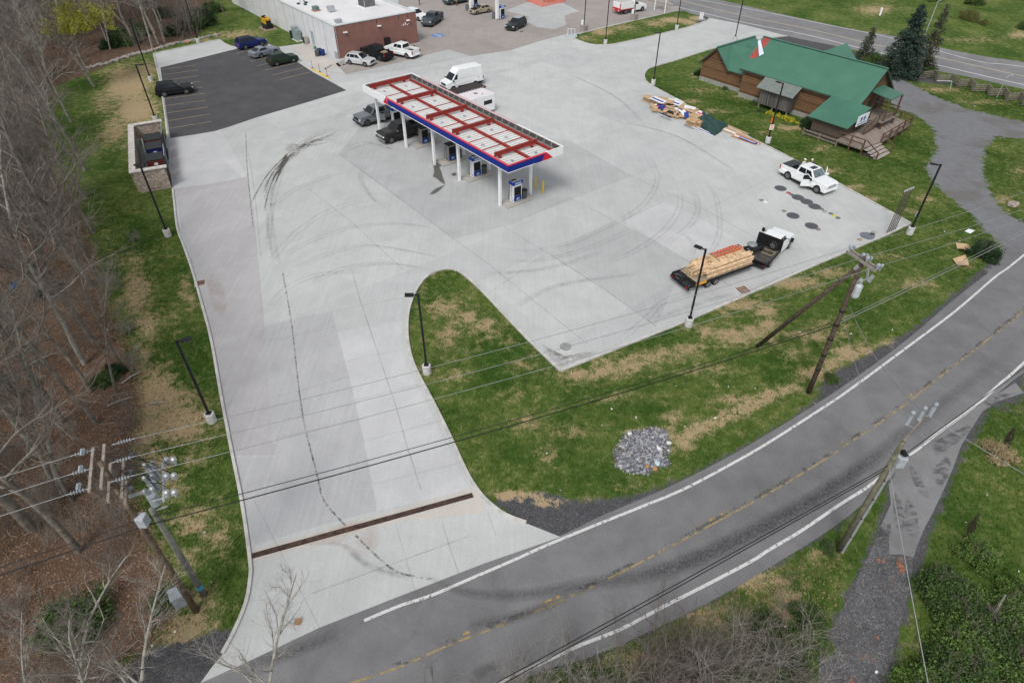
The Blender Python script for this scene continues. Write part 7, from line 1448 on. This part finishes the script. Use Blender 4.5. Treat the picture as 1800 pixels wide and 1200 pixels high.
SPT = [((58, 930), 2, 1.1, 'thick pale-footed trunk'), ((110, 868), 1, .8, 'slim trunk'), ((128, 880), 3, .8, 'thin leaning trunk'), ((165, 602), 0, .85, 'grey trunk at the lawn edge'), ((170, 745), 3, .9, 'thin trunk at the lawn edge'), ((112, 742), 0, .9, 'straight grey trunk'), ((66, 800), 4, .9, 'dark trunk'), ((160, 690), 5, 1.1, 'spindly trunk'), ((150, 640), 6, .85, 'grey trunk'), ((135, 560), 2, .8, 'stout grey trunk'), ((175, 500), 3, .8, 'slender trunk'), ((140, 480), 1, .85, 'pale trunk'), ((110, 420), 0, .8, 'grey trunk'), ((150, 350), 1, .72, 'overhanging tree'), ((100, 330), 4, .8, 'pale overhanging tree'), ((70, 640), 0, .9, 'grey trunk'), ((30, 700), 2, .9, 'tall trunk'), ((20, 560), 6, .9, 'tall trunk'), ((60, 500), 1, .9, 'pale trunk'), ((40, 420), 3, .9, 'thin trunk'), ((75, 250), 6, .8, 'mottled trunk'), ((268, 84), 4, .95, 'pale trunk by the low wall'), ((279, 78), 1, .9, 'second pale trunk by the low wall'), ((290, 76), 4, .8, 'thin pale trunk by the low wall'), ((338, 62), 3, .9, 'brown trunk behind the lawn'), ((205, 690), 5, .8, 'small dead tree'), ((125, 215), 4, .8, 'lawn edge trunk'), ((118, 270), 1, .8, 'lawn edge trunk'), ((95, 170), 4, .85, 'lawn edge trunk'), ((150, 300), 6, .7, 'lawn edge trunk'), ((165, 410), 2, .7, 'lawn edge trunk'), ((60, 200), 2, .9, 'lawn edge trunk')]
for px, v_, sc, lab in SPT: tree(px, v_, sc, rt_.uniform(0, 6.28), 'bare tree, %s, left woods, one of many alike' % lab)
k = 0
for gy in range(26):
    for gx in range(18):
        x = -84+gx*4.5+rt_.uniform(-2.2, 2.2)+gy*-.9; y = 8+gy*5.0+rt_.uniform(-2.4, 2.4); pxx, pyy = pix(np.array(x), np.array(y), np.array(0.))
        if not (-420 < pxx < 420): continue
        if sdf_poly(np.array([float(pxx)]), np.array([float(pyy)]), LITTER)[0] > -12*max(.4, 30/y): continue
        if (pyy > 985 and pxx > 90) or (pyy > 480 and rt_.random() < .42): continue
        k += 1; tree(None, rt_.choice([0, 1, 2, 3, 4, 5, 6, 3]), rt_.uniform(.65, 1.0), rt_.uniform(0, 6.28), 'leafless grey woodland tree deep in the left woods, one of many alike', (rt_.uniform(-.05, .05), rt_.uniform(-.05, .05)), pos=Vector((x, y, 0)))
for i in range(85):
    x = rt_.uniform(-120, -50); y = rt_.uniform(108, 185)
    if x > -56-(150-y)*.12: continue
    tree(None, rt_.choice([0, 1, 3, 4, 6]), rt_.uniform(.7, 1.0), rt_.uniform(0, 6.28), 'leafless grey tree in the far woods behind the parking lot, one of many alike', pos=Vector((x, y, 0)))
# near bare saplings whose tops reach into the bottom of the frame
def tree_to(bpx, tpx, z, var, lab, g=None):
    b = G(*bpx); d = G(*tpx, z)-b; o = tree(bpx, var, 1, 0, lab, g=g); o.rotation_euler = d.to_track_quat('Z', 'Y').to_euler(); s = d.length/(TV[var][2]*1.03); o.scale = (s*1.15, s*1.15, s); return o
tree_to((440, 1330), (505, 1012), 7, 4, 'small pale bare tree leaning over the driveway mouth')
tree_to((228, 1330), (262, 1000), 8, 4, 'pale forked sapling rising just left of the utility cabinet', 'pale saplings at the bottom left'); tree_to((180, 1310), (40, 1055), 8, 1, 'pale sapling leaning left at the bottom left corner', 'pale saplings at the bottom left'); tree_to((125, 1300), (150, 980), 8, 6, 'straight pale sapling over the green evergreen bush', 'pale saplings at the bottom left'); tree_to((70, 1330), (10, 1090), 7, 4, 'crooked pale sapling nearest the bottom left corner', 'pale saplings at the bottom left')
# scrub stems along the bottom
def scrub(seed, n=16, H=3.2, sp=.6):
    g = np.random.default_rng(seed); sg = []
    for i in range(n):
        p = np.array([g.normal(0, sp), g.normal(0, sp), 0]); d = unit(np.array([g.normal(0, .35), g.normal(0, .35), 1])); L = H*g.uniform(.6, 1.1); q = p; r0 = .022
        for k_ in range(6):
            d = unit(d+g.normal(0, .13, 3)); q2 = q+d*L/6; sg.append((q, q2, r0, r0*.8)); 
            if k_ > 0:
                for s_ in range(3):
                    dd = unit(d+g.normal(0, .6, 3)); e = q2+dd*L*.16*g.uniform(.5, 1.2); sg.append((q2, e, r0*.5, .005)); e2 = e+unit(dd+g.normal(0, .4, 3))*L*.1; sg.append((e, e2, .006, .004))
            q = q2; r0 *= .8
    return sg
SC = [np_mesh('stems', *tubes_np(scrub(s, 26), 3), mt) for s, mt in ((1, twig2), (2, twig), (3, twig2), (4, twig))]
def scrub_at(px, sc, lab, g='grey leafless scrub along the near road edge'):
    o = bpy.data.objects.new('bare_shrub', rt_.choice(SC)); link(o); o.location = G(*px); o.rotation_euler = (0, 0, rt_.uniform(0, 6)); o.scale = (sc,)*3; return tag(o, lab, 'shrub', g)
for i in range(50):
    x = rt_.uniform(640, 1460); yl = 1225-(x-890)*.36 if x < 1300 else 1077-(x-1300)*.55; y = yl+rt_.uniform(26, 190)
    if y > 1330 or (x > 1230 and y < 1125) or (x > 1410 and y > 1000): continue
    scrub_at((x, y), rt_.uniform(.6, 1.2), 'leafless pale scrub bush below the near road edge, one of many alike')
for i in range(110):
    x, y = rt_.uniform(-60, 240), rt_.uniform(420, 1300)
    if 50 < x < 235 and 1020 < y < 1200: continue
    scrub_at((x, y), rt_.uniform(.3, .7)*(.7 if y > 1000 else 1), 'low leafless brush in the brown leaf litter of the left woods, one of many alike', 'low brush in the left woods')
for i in range(120):
    x, y = rt_.uniform(-60, 400), rt_.uniform(0, 430); p_ = G(x, y)
    if sdf_poly(np.array([p_.x]), np.array([p_.y]), [(q.x, q.y) for q in wpoly(LITTER)])[0] > -1: continue
    scrub_at((x, y), rt_.uniform(1.0, 1.9), 'leafless understory brush between the trees of the upper left woods, one of many alike', 'understory brush of the upper left woods')
# leafy shrubs
def leaf_mat(name, c1, c2, tr=.25):
    m, t, b = new_mat(name); v = coords(t); f = noise(t, v, 1.3, 4, .6); oi = t.nodes.new('ShaderNodeObjectInfo'); ge = t.nodes.new('ShaderNodeNewGeometry')
    f = math_(t, 'ADD', math_(t, 'MULTIPLY', f, .7), math_(t, 'MULTIPLY', ge.outputs['Random Per Island'], .45)); c = ramp(t, f, [(.3, c1), (.8, c2)]); t.links.new(c, b.inputs['Base Color']); b.inputs['Roughness'].default_value = .7; b.inputs['Specular IOR Level'].default_value = .25
    return m
def leaf_cloud(seed, n, rad, clumps=26, ls=.09, hollow=.5, flat=0.):
    g = np.random.default_rng(seed); R_ = np.array(rad); u = g.normal(size=(clumps, 3)); u /= np.linalg.norm(u, axis=1, keepdims=True); u[:, 2] = np.abs(u[:, 2])*.95; cc = u*R_*g.uniform(hollow, 1, (clumps, 1)); cr = g.uniform(.16, .36, clumps)*min(R_)
    w = g.integers(0, clumps, n); p = cc[w]+g.normal(size=(n, 3))*cr[w][:, None]*.6; p[:, 2] = np.abs(p[:, 2])+.03; s = ls*g.uniform(.6, 1.3, (n, 1)); a = g.normal(size=(n, 3)); a /= np.linalg.norm(a, axis=1, keepdims=True); b = np.cross(a, g.normal(size=(n, 3))); b /= np.linalg.norm(b, axis=1, keepdims=True); b *= .55
    v = np.stack([p-a*s, p+b*s, p+a*s, p-b*s], 1).reshape(-1, 3); return v, np.arange(n*4).reshape(n, 4)
lf_bright = leaf_mat('leaves_spring_green', (.040, .085, .018), (.13, .205, .045)); lf_mid = leaf_mat('leaves_green', (.026, .058, .016), (.085, .14, .036)); lf_dark = leaf_mat('leaves_evergreen', (.012, .03, .012), (.03, .065, .022)); lf_yel = leaf_mat('leaves_yellow_bud', (.16, .18, .02), (.33, .33, .05)); lf_olive = leaf_mat('leaves_olive', (.07, .08, .02), (.16, .16, .05)); lf_spruce = leaf_mat('needles_blue_green', (.014, .032, .024), (.045, .075, .058)); lf_flower = leaf_mat('yellow_blossom', (.28, .28, .02), (.5, .46, .04))
SV = {}
def shrub(px, size, mat, lab, g=None, stems=True, name='leafy_shrub', var=None, dens=6500, ls=.055, pos=None):
    v_ = rt_.randint(0, 3) if var is None else var; key = (mat.name, v_, dens)
    if key not in SV: 
        a, f = leaf_cloud(v_*17+3, dens, (1.0, 1.0, 1.05), ls=ls); st = scrub(v_+30, 9, 1.2, .02); SV[key] = (np_mesh('foliage', a, f, mat), np_mesh('stems', *tubes_np(st, 3), twig))
    o = empty(name, lab, 'shrub', pos or G(*px), rt_.uniform(0, 6.28), g); o.scale = size if hasattr(size, '__len__') else (size,)*3
    link(bpy.data.objects.new('foliage', SV[key][0]), o); link(bpy.data.objects.new('stems', SV[key][1]), o); return o
GS = 'green thicket in the bottom right corner'
for i in range(64):
    x, y = rt_.uniform(1555, 1900), rt_.uniform(990, 1330)
    if x < 1640-(y-990)*.35+20: continue
    if y < 1075 and x > 1700: y += 60
    shrub((x, y), rt_.uniform(.7, 1.35), [lf_bright, lf_mid, lf_mid, lf_bright][i % 4], 'bright green leafy bush of the bottom right thicket, one of many alike', GS)
for px, s_, mt, lab in [((1710, 985), 1.0, lf_bright, 'light green bush at the upper edge of the right thicket'), ((1400, 1150), .9, lf_bright, 'green bush left of the gravel track near the frame bottom'), ((1375, 1190), 1.2, lf_mid, 'larger green bush at the frame bottom left of the gravel track'), ((1400, 1075), .55, lf_mid, 'low green bush on the bank above the gravel track'), ((1425, 1130), .8, lf_bright, 'bright green bush beside the gravel track below the bank'), ((1425, 1095), .7, lf_mid, 'small green bush beside the gravel track edge'), ((1340, 1205), 1.0, lf_mid, 'green bush among the pale scrub at the frame bottom'), ((1250, 1195), .8, lf_mid, 'green bush among the scrub at the frame bottom centre right'), ((1290, 1165), .6, lf_bright, 'light green bush in the scrub below the road'), ((1345, 1100), .7, lf_mid, 'green bush in the scrub near the road bend'), ((1455, 965), .45, lf_mid, 'tiny green clump at the foot of the pale-box pole'), ((1725, 452), 1.3, lf_dark, 'round dark evergreen bush beside the plywood sheets'), ((290, 1058), .7, lf_mid, 'small green bush beside the grey utility cabinet'), ((1460, 668), .5, lf_mid, 'small green tuft at the foot of the roadside pole'), ((140, 1100), 1.7, lf_mid, 'green evergreen bush in the bottom left woods behind the pale saplings'), ((203, 655), .7, lf_dark, 'low green brush pile at the edge of the left lawn'), ((185, 672), .8, lf_mid, 'green grassy clump in the left woods edge'), ((90, 520), 1.0, lf_dark, 'dark green bush deep between the left trunks')]: shrub(px, s_, mt, lab)
for i, (x, y) in enumerate([(205, 66), (222, 78), (305, 62), (322, 52), (345, 50), (365, 42), (335, 30), (375, 22), (195, 84), (290, 30), (245, 62)]): shrub((x, y), rt_.uniform(1.4, 2.5), [lf_dark, lf_mid, lf_dark][i % 3], 'dark evergreen bush under the trees behind the parking lot, one of many alike', 'evergreen bushes behind the parking lot')
for i, (x, y) in enumerate([(20, 330), (45, 290), (10, 230)]): shrub((x, y), rt_.uniform(1.2, 2.2), lf_dark, 'dark green understory bush between the left trunks, one of many alike', 'understory bushes of the left woods')
# yellow-green budding tree
def budding(px, H, lab, n, mat, v_=3, rad=(3.2, 3.2, 3.6), off=np.array([0, 0, 0.])):
    o = tree(px, v_, H/15., 1.3, lab, g=None); o.name = 'budding_tree'; a, f = leaf_cloud(77, n, rad, 60, .09, .2); a[:, 2] *= 1.25; a[:, 2] += 8.5; a += off; link(bpy.data.objects.new('foliage', np_mesh('foliage', a, f, mat)), o); return o
budding((165, 152), 15, 'tree with yellow-green spring buds at the upper left', 9000, lf_yel, 1, (5.5, 4.2, 2.8), np.array([1.0, -1., -1.2]))
budding((805, 1420), 6.5, 'low tree with yellow buds at the bottom edge beside the road', 900, lf_olive, 5, (2.5, 2.5, 2))
budding((395, 28), 11, 'pale bare tree with olive buds behind the dark parking lot', 1800, lf_olive)
# spruces
def spruce(px, H, Rb, lab, dens=1., mat=None, lean=(0, 0)):
    g = np.random.default_rng(int(px[0])); P, A_, S_ = [], [], []; sg = []
    z = .5
    while z < H:
        f = 1-z/H; rr_ = Rb*f**.85*g.uniform(.85, 1.1)+.15; nb = max(5, int(11*f+5))
        for b in range(nb):
            az = g.random()*6.283; L = rr_*g.uniform(.75, 1.15); d = np.array([math.cos(az), math.sin(az), -.18*f-.05+.35*(1-f)]); q = np.array([0, 0, z]); sg.append((q, q+d*L, .02, .006)); m_ = int((26*L+8)*dens)
            t = g.random(m_)**.7; p = q+d*L*t[:, None]+g.normal(size=(m_, 3))*[.12, .12, .07]*(1+L*.3); p[:, 2] -= t*t*.12*L; P.append(p); dd = d*.6+g.normal(size=(m_, 3))*.5; dd[:, 2] -= .25; A_.append(dd)
        z += .30 if f > .3 else .22
    p = np.concatenate(P); a = np.concatenate(A_); a /= np.linalg.norm(a, axis=1, keepdims=True); n = len(p); b = np.cross(a, g.normal(size=(n, 3))); b /= np.linalg.norm(b, axis=1, keepdims=True); s = g.uniform(.10, .2, (n, 1)); b *= .4
    v = np.stack([p-a*s, p+b*s, p+a*s, p-b*s], 1).reshape(-1, 3); o = empty('spruce_tree', lab, 'tree', G(*px), 0); o.rotation_euler = (lean[0], lean[1], 0)
    link(bpy.data.objects.new('crown', np_mesh('crown', v, np.arange(n*4).reshape(n, 4), mat or lf_spruce)), o); sg.append((np.zeros(3), np.array([0, 0, H]), .2, .03)); link(bpy.data.objects.new('trunk', np_mesh('trunk', *tubes_np(sg, 5), bark)), o); return o
spruce((1577, 133), 9.4, 3.3, 'dense dark blue-green spruce standing behind the porch end of the house', 1.25)
spruce((1618, 130), 9.2, 1.9, 'thin sparse brownish spruce right of the dense spruce', .32, leaf_mat('needles_thin', (.03, .04, .022), (.07, .075, .045)))
spruce((1517, 106), 4.8, 1.5, 'small ragged spruce with bare top behind the main roof', .4, leaf_mat('needles_thin2', (.03, .045, .025), (.06, .08, .04)))
shrub((1537, 113), 1.5, lf_mid, 'round green bush behind the main roof end'); shrub((1625, 132), 1.4, lf_mid, 'green bush at the foot of the thin spruce'); shrub((1600, 133), 1.3, lf_dark, 'dark bush between the two spruces')
for o_ in [FLB]:
    for k_ in range(5): 
        a, f = leaf_cloud(50+k_, 900, (.75, .45, .45), 12, .07); m_ = bpy.data.objects.new('flower_clump', np_mesh('flower_clump', a, f, lf_flower if k_ else lf_mid)); link(m_, o_); m_.location = ((-2.2, -1.1, 0, 1.1, 2.2)[k_]+.6-1.8, -1.2+.15*(k_ % 2), 0)
for u, v, s_, lab in [(11.5, -1.2, .9, 'dark green shrub against the house wall beside the yellow flowers'), (12.4, -2.6, 1.0, 'dark green shrub at the annex corner'), (3.2, -1.0, .5, 'low green shrub under the left end of the grey shed'), (-8.6, 2.6, .9, 'green shrub at the left wing corner of the house'), (-2.8, .8, .4, 'low weeds at the foot of the link wall')]: shrub(None, s_, lf_dark if s_ > .8 else lf_mid, lab, pos=place_h(u, v))
# hillside shrubs beyond the highway
for i in range(30):
    x, y = rt_.uniform(1420, 1900), rt_.uniform(-60, 60)
    if y > 12+(x-1400)*.12 and x < 1700: continue
    if x > 1560 or y < 5: shrub((x, y), rt_.uniform(.7, 2.0), [lf_mid, lf_bright, lf_olive][i % 3], 'green bush on the grassy slope beyond the highway, one of many alike', 'bushes on the slope beyond the highway')
o = spot('leaning_grey_post', 'slanting pale pole standing in the grass beyond the highway between the spruces', 'pole', (1622, 72)); mb = MB(); mb.tube([(0, 0, 0), (0, 0, 6.0)], .07, 8); mb.build('post', steel_m, o); mb = MB(); mb.bar((0, 0, 6), (.7, .2, 6.1), .08); mb.build('arm', steel_m, o)
# dry grass clumps
o = shrub((1755, 800), (.9, .9, .7), leaf_mat('dry_grass', (.22, .17, .09), (.42, .34, .2)), 'straw-coloured dry grass tussock beside the ditch', var=2, name='dry_tussock')
# ---------------------------------------------------------------- rocks, walls, litter
def rock_mesh(seed):
    g = random.Random(seed); bm = bmesh.new(); bmesh.ops.create_icosphere(bm, subdivisions=1, radius=1)
    for v in bm.verts: v.co *= g.uniform(.65, 1.15); v.co.z *= .7
    me = bpy.data.meshes.new('rock'); bm.to_mesh(me); bm.free(); return me
RK = [rock_mesh(i) for i in range(5)]
def rock_pile():
    m, t, b = new_mat('riprap_stone'); ge = t.nodes.new('ShaderNodeNewGeometry'); t.links.new(ramp(t, ge.outputs['Random Per Island'], [(0, (.06, .062, .07)), (.35, (.15, .155, .175)), (.75, (.27, .28, .305)), (.94, (.44, .44, .46)), (1, (.22, .16, .10))]), b.inputs['Base Color']); b.inputs['Roughness'].default_value = .9
    poly = [(1098, 768), (1112, 760), (1128, 757), (1143, 750), (1160, 753), (1172, 762), (1178, 780), (1170, 800), (1172, 815), (1150, 822), (1138, 834), (1112, 830), (1096, 826), (1080, 812), (1084, 792), (1092, 782)]
    W_ = [(p.x, p.y) for p in wpoly(poly)]; g = random.Random(4); x0, x1 = min(p[0] for p in W_), max(p[0] for p in W_); y0, y1 = min(p[1] for p in W_), max(p[1] for p in W_); mb = MB(); n = 0
    base = [(tuple(v.co), ) for v in RK[0].vertices]
    while n < 2900:
        x, y = g.uniform(x0, x1), g.uniform(y0, y1)
        if sdf_poly(np.array([x]), np.array([y]), W_)[0] > g.uniform(-.7, .3): continue
        n += 1; me = RK[n % 5]; s = .04+.11*g.random()**2.5; rot = Matrix.Rotation(g.uniform(0, 6.28), 3, (g.random(), g.random(), g.random()+.1)); o = Vector((x, y, g.uniform(-.02, .04)))
        mb.add([rot@(v.co*s)+o for v in me.vertices], [tuple(p.vertices) for p in me.polygons])
    o = mb.build('rock_bed', m); tag(o, kind='stuff')
    sheet('rock_bed_soil', poly, M('rock_soil', (.10, .09, .075), .95, var=.3), .005)
rock_pile()
def rock(px, s, mt, lab, g=None):
    o = bpy.data.objects.new('rock', RK[int(px[0]) % 5].copy()); o.data.materials.append(mt); link(o); o.location = G(*px, s*.4); o.scale = (s, s*.8, s*.7); o.rotation_euler = (0, 0, px[0]); return tag(o, lab, 'rock', g)
ro = M('rock_orange', (.42, .22, .09), .9, var=.2); rw = M('rock_white', (.62, .62, .62), .8); rd = M('rock_dark', (.05, .05, .055), .9)
rock((1138, 819), .2, ro, 'orange-brown boulder at the lower edge of the rock bed'); rock((1152, 823), .2, ro, 'dark tan boulder at the lower right of the rock bed'); rock((1155, 813), .26, M('rock_bluewhite', (.45, .55, .6), .6), 'pale blue-white stone at the lower right of the rock bed'); rock((1158, 787), .22, rw, 'white stone near the right side of the rock bed'); rock((1175, 778), .2, rw, 'white stone at the upper right rim of the rock bed'); rock((1107, 762), .2, rw, 'white stone at the upper left rim of the rock bed'); rock((1163, 766), .26, M('rock_mid', (.35, .36, .38), .9), 'pale grey stone inside the upper right rim of the rock bed')
for px, s_ in [((1582, 990), .8), ((1586, 1000), .7), ((1552, 985), .4), ((1545, 984), .3), ((1573, 1020), .3), ((1528, 1130), .3), ((1543, 1121), .35), ((1517, 1154), .3), ((1498, 1195), .45), ((1569, 1037), .2)]: blob('rust_gravel_patch', [(px[0]+10*s_*math.cos(a), px[1]+14*s_*math.sin(a)) for a in (0, 1.2, 2.4, 3.6, 4.8)], stain_mat('clay_red', (.36, .16, .08), .85, 3.5, (.42, .56)) if 'clay_red' not in bpy.data.materials else bpy.data.materials['clay_red'], .0335+LV[0]); LV[0] += .0002
for k_, (x, y) in enumerate([(1058, 748), (1118, 774-40), (1075, 719), (985, 862), (1188, 679), (1010, 657), (1004, 657), (1257, 735), (1280, 680), (1327, 683), (1247, 750), (1204, 750), (1495, 587), (1568, 580), (1406, 584), (1329, 585), (1385, 681), (360, 936), (372, 1023), (308, 1110), (258, 1121), (268, 1135), (190, 580), (179, 655), (177, 532), (683, 752), (1660, 408), (1686, 424), (1745, 840), (1735, 870), (1697, 918), (1380, 1101), (1540, 1181), (1790, 1004), (1516, 28), (1560, 38), (1638, 195), (1713, 188), (961, 797)]):
    w_ = .035+.04*((k_*37) % 5)/4; T = Matrix.Rotation(k_, 4, 'Z'); o = MB().add([T@Vector(p) for p in [(-w_, -w_*.6, .03), (w_, -w_*.7, .05), (w_*.8, w_*.6, .09), (-w_*.7, w_*.7, .04), (-w_, -w_*.6, .02), (w_, -w_*.7, .04), (w_*.8, w_*.6, .08), (-w_*.7, w_*.7, .03)]], [(0, 1, 2, 3), (7, 6, 5, 4), (0, 4, 5, 1), (1, 5, 6, 2), (2, 6, 7, 3), (3, 7, 4, 0)]).build('litter_scrap', M('litter_white', (.72, .73, .74), .6)); o.location = G(x, y, .01); tag(o, 'small white scrap of litter lying on the ground, one of many alike', 'litter', 'white scraps of litter')
# low fieldstone wall at the wood edge
line = smooth_line(wpoly([(160, 120), (200, 108), (235, 97), (265, 90), (300, 80), (340, 71), (385, 62)]), 14); mb = MB(); g_ = random.Random(8)
for p in line:
    for j in range(3):
        me = RK[g_.randint(0, 4)]; s = g_.uniform(.18, .38); q = p+Vector((g_.uniform(-.5, .5), g_.uniform(-.4, .4), .1)); mb.add([v.co*s+q for v in me.vertices], [tuple(f.vertices) for f in me.polygons])
tag(mb.build('fieldstone_wall', M('fieldstone', (.25, .23, .21), .9, var=.3)), 'low tumbled line of fieldstones between the left lawn and the woods', 'stone wall')
for px, lab in [((300, 78), None)]: pass
tag(rock((330, 74), .5, ro, 'x'), 'reddish boulder on the fieldstone line near the parking lot')
def snag(px, L, lab, col, rz, z=.1, top=.4, r_=.07):
    o = empty('fallen_branch', lab, 'branch', G(*px), rz); mb = MB(); mb.tube([(0, 0, z), (L*.5, .1, (z+top)/2), (L, 0, top)], [r_, r_*.8, r_*.3], 7); mb.build('stem', col, o); mb = MB(); mb.tube([(L*.4, 0, z), (L*.55, .5, top)], [.03, .01], 5); mb.tube([(L*.6, 0, z), (L*.8, -.5, top)], [.03, .01], 5); mb.build('side_twig', col, o)
fb = M('split_wood', (.55, .30, .15), .8); snag((26, 590), 1.6, 'freshly split orange branch end in the left woods', fb, R(60), 7.0, 8.2, .14)
snag((1725, 1130), 2.2, 'short broken log standing in the right thicket', bark, R(50), .5, 1.5, .11); snag((215, 675), 1.4, 'pale forked stick on the edge of the left lawn', twig2, R(40)); snag((190, 715), 1.6, 'pale stick pile at the edge of the left woods', twig2, R(20)); snag((262, 712), 1.2, 'thin pale stick lying on the straw lawn', twig2, R(-5))
tag(MB().add(*[[(0, 0, 0), (.3, 0, 0), (.3, .3, .1), (0, .3, .05)], [(0, 1, 2, 3)]]).build('oak_leaf_litter', M('leaf_brown', (.3, .14, .05), .8)), 'brown dead leaf lying on the driveway mouth', 'leaf').location = G(517, 1098, .05)
o = spot('blue_barrel', 'small blue object lying in the left woods', 'container', (28, 507)); mb = MB(); mb.tube([(0, 0, 0), (0, 0, .5)], .25, 10); mb.build('drum', M('barrel_blue', (.02, .12, .35), .5), o); mb = MB(); mb.tube([(0, 0, .5), (0, 0, .53)], .15, 10); mb.build('lid', trim_m, o)
o = spot('snowshoe_loop', 'grey cable storage loop hanging on the overhead cable', 'cable loop', (1292, 640)); bpy.data.objects.remove(o)
# raised fade: curb stones of the right drive
for px, s_, lab in [((1743, 455), .4, 'brown stone at the grass tip by the dark bush'), ((1782, 358), .7, 'pale rubble heap on the far right lawn')]: rock(px, s_, M('rubble', (.3, .25, .22), .9, var=.3), lab)

# ---------------------------------------------------------------- leaf litter and grass tufts
def scatter(name, n, xr, yr, keep, size, h, mat, attrs=False, up=True, seed=1):
    g = np.random.default_rng(seed); x = g.uniform(*xr, n); y = g.uniform(*yr, n); px, py = pix(x, y, np.zeros(n)); k = (px > -40) & (px < 1840) & (py > -10) & (py < 1260) & keep(x, y, px, py); x, y, px, py = x[k], y[k], px[k], py[k]; m = len(x)
    a = g.random(m)*6.283; s = size*g.uniform(.6, 1.4, m); c, d = np.cos(a)*s, np.sin(a)*s; z0 = np.full(m, .004); lean = g.normal(0, .5, (m, 2))*h
    hh = h*g.uniform(.5, 1.3, m)
    if up: v = np.stack([np.stack([x-c, y-d, z0], -1), np.stack([x+c, y+d, z0], -1), np.stack([x+c*.3+lean[:, 0], y+d*.3+lean[:, 1], hh], -1), np.stack([x-c*.3+lean[:, 0], y-d*.3+lean[:, 1], hh], -1)], 1)
    else: zz = g.uniform(.01, h, (m, 4)); v = np.stack([np.stack([x-c, y-d, zz[:, 0]], -1), np.stack([x+d*.6, y-c*.6, zz[:, 1]], -1), np.stack([x+c, y+d, zz[:, 2]], -1), np.stack([x-d*.6, y+c*.6, zz[:, 3]], -1)], 1)
    me = np_mesh(name, v.reshape(-1, 3), np.arange(m*4).reshape(m, 4), mat)
    if attrs:
        st = np.zeros(m)
        for cx, cy, rx, ry, w in STRAW: st = np.maximum(st, w*np.exp(-((px-cx)/rx)**2-((py-cy)/ry)**2))
        at = me.attributes.new('straw', 'FLOAT', 'POINT'); at.data.foreach_set('value', np.repeat(st+g.normal(0, .12, m), 4).astype(np.float32))
    return tag(link(bpy.data.objects.new(name, me)), kind='stuff')
W2 = lambda poly: [(p.x, p.y) for p in wpoly(poly)]
PV = [W2(LOT), W2(DRIVE), roadpoly(ROAD_UP, ROAD_LO), roadpoly(TOP_F, TOP_N)]+[W2(p) for p, w in GRAVELS]; LW, SW, PW = W2(LITTER), W2(SCRUB), W2(PEN)
def on_grass(x, y, px, py):
    k = sdf_poly(x, y, LW) > -.5
    for p in PV: k &= sdf_poly(x, y, p) > .12
    return k & (sdf_poly(x, y, W2([(1082, 752), (1176, 752), (1176, 832), (1082, 832)])) > 0)
scatter('leaf_litter', 60000, (-115, -35), (60, 165), lambda x, y, px, py: sdf_poly(x, y, LW) < .4, .12, .1, leaf_mat('dead_leaves_far', (.05, .035, .026), (.17, .12, .09)), up=False, seed=6)
lm = leaf_mat('dead_leaves', (.09, .05, .03), (.36, .22, .14))
scatter('leaf_litter', 170000, (-42, 0), (4, 62), lambda x, y, px, py: sdf_poly(x, y, LW) < .4, .05, .07, lm, up=False, seed=2)
scatter('leaf_litter', 14000, (-8, 18), (4, 24), lambda x, y, px, py: sdf_poly(x, y, SW) < .3, .045, .07, lm, up=False, seed=4)
scatter('grass_tufts', 330000, (-40, 75), (8, 92), on_grass, .05, .085, bpy.data.materials['ground_cover'], True, seed=3)
# fallen twigs in the litter
g = np.random.default_rng(9); sg = []
for i in range(900):
    x, y = g.uniform(-42, -12), g.uniform(8, 60)
    if sdf_poly(np.array([x]), np.array([y]), LW)[0] > 0: continue
    a = g.random()*6.283; p = np.array([x, y, .05]); L = g.uniform(.5, 2.4); r0 = .012+.02*g.random()**3
    for k in range(4): a += g.normal(0, .25); q = p+np.array([math.cos(a), math.sin(a), g.normal(0, .08)])*L/4; q[2] = max(.03, q[2]); sg.append((p, q, r0*(1-k*.2), r0*(.8-k*.2))); p = q
tag(link(bpy.data.objects.new('fallen_twigs', np_mesh('fallen_twigs', *tubes_np(sg, 4), twig2))), kind='stuff')
